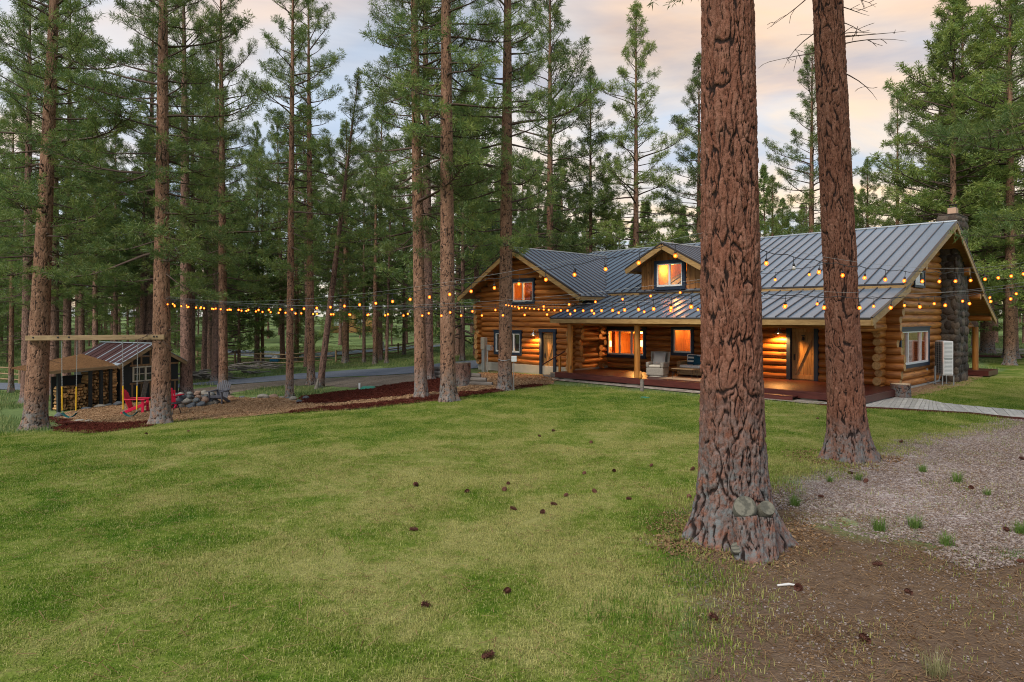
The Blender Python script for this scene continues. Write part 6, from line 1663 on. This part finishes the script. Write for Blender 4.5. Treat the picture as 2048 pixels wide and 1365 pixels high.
b = MB(); b.add([(-4, 0, 0), (4, 0, 0), (4, 0, 2.6), (0, 0, 4.6), (-4, 0, 2.6), (-4, 7, 0), (4, 7, 0), (4, 7, 2.6), (0, 7, 4.6), (-4, 7, 2.6)], [(0, 1, 2, 3, 4), (5, 9, 8, 7, 6), (0, 4, 9, 5), (1, 6, 7, 2)]); b.build('wall', M['doorwood'], e)
b = MB(); b.add([(-4.5, -.5, 2.45), (0, -.5, 4.7), (0, 7.5, 4.7), (-4.5, 7.5, 2.45)], [(0, 1, 2, 3)]); b.add([(4.5, -.5, 2.45), (0, -.5, 4.7), (0, 7.5, 4.7), (4.5, 7.5, 2.45)], [(0, 1, 2, 3)]); b.build('roof', M['flashing'], e)
for x_ in (-2.2, -0.8, 1.6):
    b = MB(); b.bx(x_ - 0.5, x_ + 0.5, -0.05, -0.01, 1.2, 2.3); b.build('window', M['white'], e)
e = empty('picnic_tarp', at(549, 61.5), 0, 'small blue and white covered table by the far rail fence', 'table')
b = MB(); b.bx(-0.6, 0.7, -0.4, 0.4, 0.3, 0.72); b.build('blue_cover', simple('blue tarp', (0.02, 0.17, 0.34), 0.6), e, bevel=0.05)
b = MB(); b.add([(-0.5, -.4, 0.73), (0.6, -.4, 0.73), (0.1, 0, 1.35), (-0.5, .4, 0.73), (0.6, .4, 0.73)], [(0, 1, 2), (1, 4, 2), (4, 3, 2), (3, 0, 2)]); b.build('white_top', M['white'], e); e.scale = (0.6, 0.6, 0.6)

# ================================================================== PINE CONES
def cone_mesh(seed):
    r = random.Random(seed); b = MB()
    b.lathe([(0, -0.05), (0.022, -0.04), (0.03, -0.01), (0.022, 0.03), (0, 0.05)], 8)
    n = 62
    for i in range(n):
        f = i / (n - 1); a = i * 2.39996; z = -0.045 + 0.09 * f; rr = 0.042 * math.sin(math.pi * (0.12 + 0.8 * f)) ** 0.7 + 0.006
        d = Vector((math.cos(a), math.sin(a), 0)); s_ = Vector((-d.y, d.x, 0)); up = Vector((0, 0, 0.012 + 0.012 * f)); w = 0.013
        c0 = d * rr * 0.4 + Vector((0, 0, z)); c1 = d * rr * 1.12 + Vector((0, 0, z)) + up
        b.add([c0 - s_ * w * .5, c0 + s_ * w * .5, c1 + s_ * w * .8, c1 + d * 0.006 + up * 0.2, c1 - s_ * w * .8], [(0, 1, 2, 3, 4)])
    me = b.mesh('pine_cone'); me.materials.append(simple('pine cone brown', (0.115, 0.042, 0.026), 0.8, 0.45, 25)); return me
cones = [cone_mesh(i) for i in range(3)]
for i, (px, py) in enumerate(((935, 983), (1017, 968), (1009, 980), (1084, 1025), (1109, 1009), (1131, 991), (1028, 1018), (1168, 947), (1182, 886), (1080, 873), (1228, 942), (1259, 998), (1302, 932), (1190, 984), (829, 1059), (833, 970), (854, 1212), (1016, 1182), (973, 1312),
        (1108, 862), (1636, 837), (1801, 884), (1378, 994), (1384, 940), (1700, 946), (1731, 963), (1643, 993), (1943, 976), (2045, 917), (2014, 1060), (2040, 1122), (1757, 1129), (1597, 1176), (1815, 1184), (1727, 1277), (1429, 1236), (292, 868), (376, 864))):
    p = P(px, py, 0.028); o = link('pine_cone', cones[i % 3]); o.location = p; o.rotation_euler = (R(frng.uniform(50, 110)), 0, frng.uniform(0, 6.28)); k_ = frng.uniform(0.60, 0.82); o.scale = (k_, k_, k_ * frng.uniform(1.1, 1.35))
    if px > 1395 and py > 1120: tag(o, 'brown pine cone on the bare soil below the massive trunk', 'pine cone', 'pine cones on the bare soil')
    elif px > 1580 and py > 940: tag(o, 'brown pine cone on the pinkish gravel', 'pine cone', 'pine cones on the gravel')
    else: tag(o, 'brown pine cone lying on the mown lawn', 'pine cone', 'pine cones on the lawn')
b = MB(); b.tube([(-0.13, 0, 0), (0, 0.01, 0.01), (0.1, 0, 0)], [0.012, 0.016, 0.01], 6); o = b.build('white_stick', simple('bleached stick', (0.6, 0.58, 0.54), 0.8), None, P(1578, 1172, 0.015)); tag(o, 'short bleached stick beside a cone on bare soil', 'stick')

# ================================================================== STRING LIGHTS
bb = MB(); bb.lathe([(0.0, -0.085), (0.018, -0.080), (0.030, -0.062), (0.034, -0.045), (0.028, -0.02), (0.018, 0.0)], 10); bulbm = bb.mesh('bulb'); bulbm.materials.append(M['bulb'])
bo_ = bb.mesh('bulb_off'); bo_.materials.append(M['bulboff'])
fb = MB(); fb.lathe([(0, -0.066), (0.015, -0.055), (0.015, -0.03), (0, -0.018)], 6); 
sk = MB(); sk.lathe([(0.0, 0.055), (0.016, 0.05), (0.021, 0.03), (0.021, -0.002), (0.016, -0.004)], 8); sk.tube([(0, 0, 0.05), (0, 0, 0.15)], 0.005, 5); sk.tube([(0, 0, 0.15), (0.012, 0, 0.17), (0, 0, 0.19), (-0.012, 0, 0.17), (0, 0, 0.15)], 0.003, 4)
film = fb.mesh('filament'); film.materials.append(M['filament'])
sockm = sk.mesh('socket'); sockm.materials.append(M['iron'])
def strand(p0, p1, sag, spacing, label, off=(), jitter=0.0, start=0.3):
    p0 = Vector(p0); p1 = Vector(p1); L = (p1 - p0).length
    e = empty('string_light', p0, 0, label, 'string lights', 'string lights over the lawn')
    n = int((L - 0.3) / spacing)
    f = lambda q: p0.lerp(p1, q) - Vector((0, 0, 4 * sag * q * (1 - q)))
    path = []; m = n * 4
    for i in range(m + 1):
        q = i / m; w = f(q); w.z -= 0.03 * abs(math.sin(q * n * math.pi)) ** 1.2; path.append(w - p0)
    b = MB(); b.tube(path, 0.006, 5, False); b.build('cable', M['iron'], e)
    b = MB(); b.tube([f(i / 30) - p0 + Vector((0, 0, 0.06)) for i in range(31)], 0.0022, 4, False); b.build('support_wire', M['galv'], e)
    for i in range(n):
        q = (start + i) / n
        if q >= 0.995: break
        w = f(q) - p0
        s_ = link('socket', sockm, e); s_.location = w - Vector((0, 0, 0.15)); s_.rotation_euler = (frng.uniform(-.15, .15), frng.uniform(-.15, .15), frng.uniform(0, 3)); s_.scale = (0.86, 0.86, 0.74)
        link('bulb', bo_ if i in off else bulbm, s_)
        if i not in off: link('filament', film, s_)
aL2 = pL2 + Vector((0.26, -0.18, 0))
def onL2(py): return Vector((aL2.x, aL2.y, zpx(py, aL2.y)))
aT1l = Vector((pT1.x - 0.40, pT1.y - 0.05, 0)); aT1r = Vector((pT1.x + 0.36, pT1.y, 0)); aT2 = Vector((pT2.x - 0.5, pT2.y - 0.1, 0)); aT2r = Vector((pT2.x + 0.28, pT2.y - 0.1, 0))
aR = at(2165, 16.9)
def zz(p, py): return Vector((p.x, p.y, zpx(py, p.y)))
strand(zz(aT1l, 474), onL2(598), 0.46, 0.60, 'nearest string of amber bulbs from the massive trunk to the swing pine', start=0.75)
strand(zz(aT1r, 498), zz(aR, 500), 0.42, 0.62, 'upper string of amber bulbs from the massive trunk to the right edge', off=(1,), start=0.25)
strand(zz(aT2, 590), onL2(601), 0.30, 0.60, 'lowest string of amber bulbs from the leaning second trunk to the swing pine')
strand(zz(aT2, 527), onL2(596), 0.62, 0.66, 'higher string of amber bulbs from the leaning second trunk to the swing pine', start=0.5)
strand(zz(aT2r, 596), zz(aR, 545), 0.16, 0.85, 'lower string of amber bulbs from the second trunk to the right edge')
strand(zz(aT1r, 585), zz(aR, 556), 0.22, 0.95, 'string of amber bulbs passing behind the second trunk to the right', start=0.6)
strand(zz(aT1l, 586), zz(ppH + Vector((0, -0.3, 0)), 601), 0.14, 0.72, 'string of amber bulbs from the massive trunk to the pine before the wing', start=0.6)

# ================================================================== GRASS, GRAVEL, LITTER (uncountable)
grng = np.random.default_rng(3)
def blades_mesh(name, n, size, h0, h1, w, mat, lean=0.6, clump=0.0, two=False):
    x = grng.uniform(-size / 2, size / 2, n); y = grng.uniform(-size / 2, size / 2, n)
    if clump:
        cx_ = grng.normal(0, clump, (n,)); cy_2 = grng.normal(0, clump, (n,)); x, y = cx_, cy_2
    h = grng.uniform(h0, h1, n); a = grng.uniform(0, 6.283, n); l = grng.uniform(0.1, lean, n) * h; h = h * np.clip(1.12 - 0.35 * l / h, 0.35, 1.1)
    if clump: a = np.arctan2(y, x) + grng.normal(0, 0.6, n)
    dx, dy = np.cos(a), np.sin(a); b_ = a + grng.normal(1.57, 0.5, n); sx, sy = np.cos(b_) * w / 2, np.sin(b_) * w / 2
    z0 = np.full(n, -0.01)
    v0 = np.stack([x - sx, y - sy, z0], -1); v1 = np.stack([x + sx, y + sy, z0], -1)
    m = np.stack([x + dx * l * 0.3, y + dy * l * 0.3, h * 0.6], -1); s3 = np.stack([sx, sy, 0 * sx], -1) * 0.8
    v2 = m + s3; v3 = m - s3; v4 = np.stack([x + dx * l, y + dy * l, h * np.sqrt(np.clip(1 - (l / h * 0.7) ** 2, 0.1, 1))], -1)
    V = np.stack([v0, v1, v2, v3, v4], 1).reshape(-1, 3); i = np.arange(n)[:, None] * 5
    F_ = np.concatenate([i + [0, 1, 2], i + [0, 2, 3], i + [3, 2, 4]], 0)
    return np_mesh(name, V, F_, mat, False, {'rnd': np.repeat(grng.random(n), 5)})
def bits_mesh(name, n, size, l0, l1, w0, w1, mat, z=0.01, tilt=0.25):
    x = grng.uniform(-size / 2, size / 2, n); y = grng.uniform(-size / 2, size / 2, n); a = grng.uniform(0, 6.283, n)
    l = grng.uniform(l0, l1, n) / 2; w = grng.uniform(w0, w1, n) / 2; t = grng.normal(0, tilt, n); t2 = grng.normal(0, tilt, n)
    c = np.stack([x, y, np.abs(grng.normal(z, z * 0.6, n))], -1)
    d = np.stack([np.cos(a), np.sin(a), t], -1) * l[:, None]; s3 = np.stack([-np.sin(a), np.cos(a), t2], -1) * w[:, None]
    V = np.stack([c - d - s3, c + d - s3, c + d + s3, c - d + s3], 1).reshape(-1, 3)
    F_ = np.arange(n)[:, None] * 4 + np.array([0, 1, 2, 3])
    return np_mesh(name, V, F_, mat, False, {'rnd': np.repeat(grng.random(n), 4)})
def pebbles_mesh(name, n, size, r0, r1, mat):
    bm = bmesh.new(); bmesh.ops.create_icosphere(bm, subdivisions=1, radius=1.0); bv = np.array([v.co[:] for v in bm.verts]); bf = np.array([[v.index for v in f.verts] for f in bm.faces]); bm.free()
    Vs, Fs = [], []
    for i in range(n):
        r = r0 + (r1 - r0) * grng.random() ** 2.2; a = grng.uniform(0, 6.28); k = np.array([r * grng.uniform(0.8, 1.5), r * grng.uniform(0.7, 1.1), r * grng.uniform(0.45, 0.8)])
        v = bv * (1 + grng.normal(0, 0.15, (len(bv), 1))) * k; c, s = np.cos(a), np.sin(a)
        v = np.stack([v[:, 0] * c - v[:, 1] * s, v[:, 0] * s + v[:, 1] * c, v[:, 2]], -1) + [grng.uniform(-size / 2, size / 2), grng.uniform(-size / 2, size / 2), r * 0.25]
        Vs.append(v); Fs.append(bf + i * len(bv))
    return np_mesh(name, np.concatenate(Vs), np.concatenate(Fs), mat, False, {'rnd': np.repeat(grng.random(n) ** 1.3, len(bv))})
def scatter(name, pts, variants, smin, smax, label, cat=None, lift=0.0):
    """one stuff object: patches of real geometry instanced on points"""
    pts = np.asarray(pts); n = len(pts)
    V = np.column_stack([pts, g(pts[:, 0], pts[:, 1]) + lift])
    me = bpy.data.meshes.new(name); me.vertices.add(n); me.vertices.foreach_set('co', V.astype(np.float32).ravel())
    for an, av in (('rot', grng.uniform(0, 6.283, n)), ('scl', grng.uniform(smin, smax, n)), ('dry', dryness(pts[:, 0], pts[:, 1]))):
        a = me.attributes.new(an, 'FLOAT', 'POINT'); a.data.foreach_set('value', av.astype(np.float32))
    a = me.attributes.new('var', 'INT', 'POINT'); a.data.foreach_set('value', grng.integers(0, len(variants), n).astype(np.int32))
    ob = link(name, me); tag(ob, label, cat, kind='stuff')
    ng = bpy.data.node_groups.new(name, 'GeometryNodeTree'); ng.interface.new_socket('Geometry', in_out='INPUT', socket_type='NodeSocketGeometry'); ng.interface.new_socket('Geometry', in_out='OUTPUT', socket_type='NodeSocketGeometry')
    N = ng.nodes; gi = N.new('NodeGroupInput'); go = N.new('NodeGroupOutput'); jn = N.new('GeometryNodeJoinGeometry')
    def attr(nm, ty):
        x = N.new('GeometryNodeInputNamedAttribute'); x.data_type = ty; x.inputs[0].default_value = nm; return x.outputs[0]
    cx_ = N.new('ShaderNodeCombineXYZ'); ng.links.new(attr('rot', 'FLOAT'), cx_.inputs[2]); er = N.new('FunctionNodeEulerToRotation'); ng.links.new(cx_.outputs[0], er.inputs[0])
    for k, m_ in enumerate(variants):
        so = bpy.data.objects.new(name + '_patch', m_)
        oi = N.new('GeometryNodeObjectInfo'); oi.inputs[0].default_value = so
        cp = N.new('FunctionNodeCompare'); cp.data_type = 'INT'; cp.operation = 'EQUAL'; ng.links.new(attr('var', 'INT'), cp.inputs[2]); cp.inputs[3].default_value = k
        ip = N.new('GeometryNodeInstanceOnPoints'); ng.links.new(gi.outputs[0], ip.inputs['Points']); ng.links.new(cp.outputs[0], ip.inputs['Selection']); ng.links.new(oi.outputs['Geometry'], ip.inputs['Instance'])
        ng.links.new(er.outputs[0], ip.inputs['Rotation']); ng.links.new(attr('scl', 'FLOAT'), ip.inputs['Scale']); ng.links.new(ip.outputs[0], jn.inputs[0])
    ng.links.new(jn.outputs[0], go.inputs[0])
    md = ob.modifiers.new('scatter', 'NODES'); md.node_group = ng
    return ob
def grid_pts(x0, x1, y0, y1, st, jit=0.35):
    X, Y = np.meshgrid(np.arange(x0, x1, st), np.arange(y0, y1, st)); X = X.ravel() + grng.uniform(-jit, jit, X.size) * st; Y = Y.ravel() + grng.uniform(-jit, jit, Y.size) * st
    k = np.abs(X) < 0.80 * Y + 1.0
    return np.column_stack([X, Y])[k]
PX = grid_pts(-28, 27, 5.0, 34, 0.5)
dl = np.maximum(sdist(W_LAWN, PX[:, 0], PX[:, 1]), sdist(W_LAWN2, PX[:, 0], PX[:, 1]))
lawnp = PX[dl > 0.16 + 0.24 * (sdist(W_SOIL, PX[:, 0], PX[:, 1]) > -1.2) + grng.uniform(-0.1, 0.15, len(PX))]
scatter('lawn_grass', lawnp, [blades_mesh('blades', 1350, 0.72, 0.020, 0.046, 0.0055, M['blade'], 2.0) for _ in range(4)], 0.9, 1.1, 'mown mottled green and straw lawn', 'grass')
ragp = PX[(dl > -0.45) & (dl < 0.5)]
scatter('lawn_fringe', ragp, [blades_mesh('blades', 240, 0.8, 0.03, 0.085, 0.006, M['blade'], 0.9) for _ in range(2)], 0.8, 1.2, 'ragged grass fringe at the lawn edge', 'grass')
ds = sdist(W_SOIL, PX[:, 0], PX[:, 1]); dg = sdist(W_GRAV, PX[:, 0], PX[:, 1])
scatter('ground_litter', PX[(np.maximum(ds, dg) > -0.4) & (dl < 0.5)], [bits_mesh('litter', 130, 0.7, 0.05, 0.17, 0.0025, 0.005, M['litter'], 0.012, 0.08) for _ in range(3)], 0.9, 1.1, 'fallen pine needles on the bare soil', 'needles')
scatter('soil_crumbs', PX[(np.maximum(ds, dg) > -0.2) & (dl < 0.1)], [pebbles_mesh('crumbs', 110, 0.7, 0.003, 0.016, M['pebble'] if _ else M['litter']) for _ in range(2)], 0.9, 1.1, 'crumbs of soil and bark on the ground', 'soil')
gravp = PX[(dg > -0.3 + grng.uniform(-1.0, 0.5, len(PX))) & (dl < -0.1)]
scatter('gravel', gravp, [pebbles_mesh('pebbles', 520, 0.66, 0.005, 0.022, M['pebble']) for _ in range(4)], 0.9, 1.1, 'pinkish crushed stone gravel', 'gravel')
sparse = PX[(np.maximum(ds, dg) > 0) & (dl < 0) & (grng.random(len(PX)) < 0.45)]
scatter('sparse_grass', sparse, [blades_mesh('blades', 60, 0.7, 0.02, 0.075, 0.005, M['blade'], 0.9) for _ in range(3)], 0.7, 1.2, 'thin grass sprouting in soil and gravel', 'grass')
near_l = PX[(ds < 0.12) & (ds > -0.7) & (PX[:, 1] < 8.6) & (grng.random(len(PX)) < 0.7)]
scatter('lush_fringe', near_l, [blades_mesh('blades', 190, 0.62, 0.03, 0.10, 0.006, M['lush'], 0.8) for _ in range(2)], 0.7, 1.2, 'lush green grass between lawn and bare soil', 'grass')
scatter('lawn_needles', lawnp[(lawnp[:, 1] < 16) & (grng.random(len(lawnp)) < 0.6)], [bits_mesh('needles', 16, 0.7, 0.08, 0.20, 0.003, 0.006, M['litter'], 0.045, 0.15) for _ in range(3)], 0.8, 1.2, 'loose fallen needles lying on the lawn', 'needles')
ring_ = []
for c_, r0_, r1_, n_ in ((pT1, 0.45, 1.15, 42), (pT2, 0.55, 1.2, 34)):
    for i in range(n_):
        a_ = grng.uniform(0, 6.283); q_ = grng.uniform(r0_, r1_); ring_.append((c_.x + q_ * math.cos(a_), c_.y + q_ * math.sin(a_)))
scatter('bark_flakes', np.array(ring_), [bits_mesh('flakes', 60, 0.5, 0.015, 0.06, 0.01, 0.03, M['litter'], 0.015, 0.3) for _ in range(2)], 0.8, 1.2, 'shed bark flakes round the big trunks', 'bark')
BP = grid_pts(-26, 6, 18, 40, 0.5)
inm = np.zeros(len(BP), bool)
for B_ in (MULCH_A, MULCH_B, MULCH_C): inm |= sdist(B_, BP[:, 0], BP[:, 1]) > 0.08
scatter('mulch_shreds', BP[inm], [bits_mesh('shreds', 260, 0.6, 0.03, 0.10, 0.008, 0.022, M['mulchbit'], 0.02, 0.35) for _ in range(2)], 0.9, 1.1, 'red bark shreds on the beds', 'mulch', 0.045)
inc = (sdist(CHIP_A, BP[:, 0], BP[:, 1]) > 0.1) & ~inm
scatter('wood_chips', BP[inc], [bits_mesh('chips', 240, 0.6, 0.03, 0.08, 0.012, 0.032, M['chipbit'], 0.015, 0.3) for _ in range(2)], 0.9, 1.1, 'pale wood chips on the beds', 'chips', 0.032)
# meadow beyond the lawn
MP = grid_pts(-75, 60, 17, 84, 1.15, 0.5)
ms, mt_ = UX * MP[:, 0] + UY * MP[:, 1], TX * MP[:, 0] + TY * MP[:, 1]
ok = (np.maximum(sdist(W_LAWN, MP[:, 0], MP[:, 1]), sdist(W_LAWN2, MP[:, 0], MP[:, 1])) < -0.3) & ~((ms > -32) & (ms < -6) & (mt_ > 23) & (mt_ < 46)) & (sdist(W_GRAV, MP[:, 0], MP[:, 1]) < -0.5)
for o in list(scene.objects):
    if o.name.split('.')[0] in ('driveway', 'far_road', 'wood_chip_bed', 'red_mulch_bed', 'red_mulch_edging', 'red_mulch_swing_bed', 'driveway_shoulder', 'far_dirt_track', 'mulch_strip_by_track', 'gravel_apron', 'stone_strip'):
        v = np.array([q.co[:2] for q in o.data.vertices]); 
        d = np.full(len(MP), 1e9)
        for i in range(0, len(v), 400):
            d = np.minimum(d, np.hypot(MP[:, None, 0] - v[None, i:i + 400, 0], MP[:, None, 1] - v[None, i:i + 400, 1]).min(1))
        ok &= d > 0.55
ok &= grng.random(len(MP)) < 0.75
ok &= ~((MP[:, 0] < -14) & (MP[:, 0] > -23) & (MP[:, 1] > 29) & (MP[:, 1] < 37.5))
scatter('meadow_grass', MP[ok], [blades_mesh('blades', 330, 1.5, 0.05, 0.22, 0.010, M['meadow'], 0.9) for _ in range(4)], 0.7, 1.3, 'rough pale meadow grass under the pines', 'grass')
# separate bunch grasses one can point at
tm_ = [blades_mesh('tuft', 150, 0.1, 0.10, 0.26, 0.006, M['tuft'], 0.85, 0.035) for _ in range(3)]; td_ = blades_mesh('tuft', 130, 0.1, 0.08, 0.24, 0.005, M['tuftdry'], 0.95, 0.04)
for i, (px, py, k, lab) in enumerate(((1758, 1062, 1.0, 'upright green grass tuft in the gravel, left of a pair'), (1830, 1058, 1.0, 'upright green grass tuft in the gravel, right of a pair'), (1915, 966, 1.0, 'tall green grass tuft in the far gravel'), (1845, 945, 0.8, 'small green grass tuft below the second trunk'),
        (1590, 1012, 0.9, 'grey-green grass tuft right of the massive trunk'), (1892, 1092, 0.9, 'wide green grass tuft at the soil and gravel border'), (1660, 965, 0.6, 'small grass tuft left of two cones in the gravel'), (1717, 962, 0.7, 'grass tuft beside the cones below the second trunk'), (1975, 992, 0.6, 'low grass tuft right in the gravel'), (2040, 1068, 0.9, 'green grass tuft at the right edge of the gravel'))):
    o = link('grass_tuft', tm_[i % 3]); o.location = P(px, py); o.scale = (k,) * 3; o.rotation_euler.z = frng.uniform(0, 6.28); tag(o, lab, 'grass tuft', 'grass tufts in the gravel')
o = link('grass_tuft', td_); o.location = P(1872, 1352); tag(o, 'dry straw-coloured grass tuft at the bottom right', 'grass tuft')
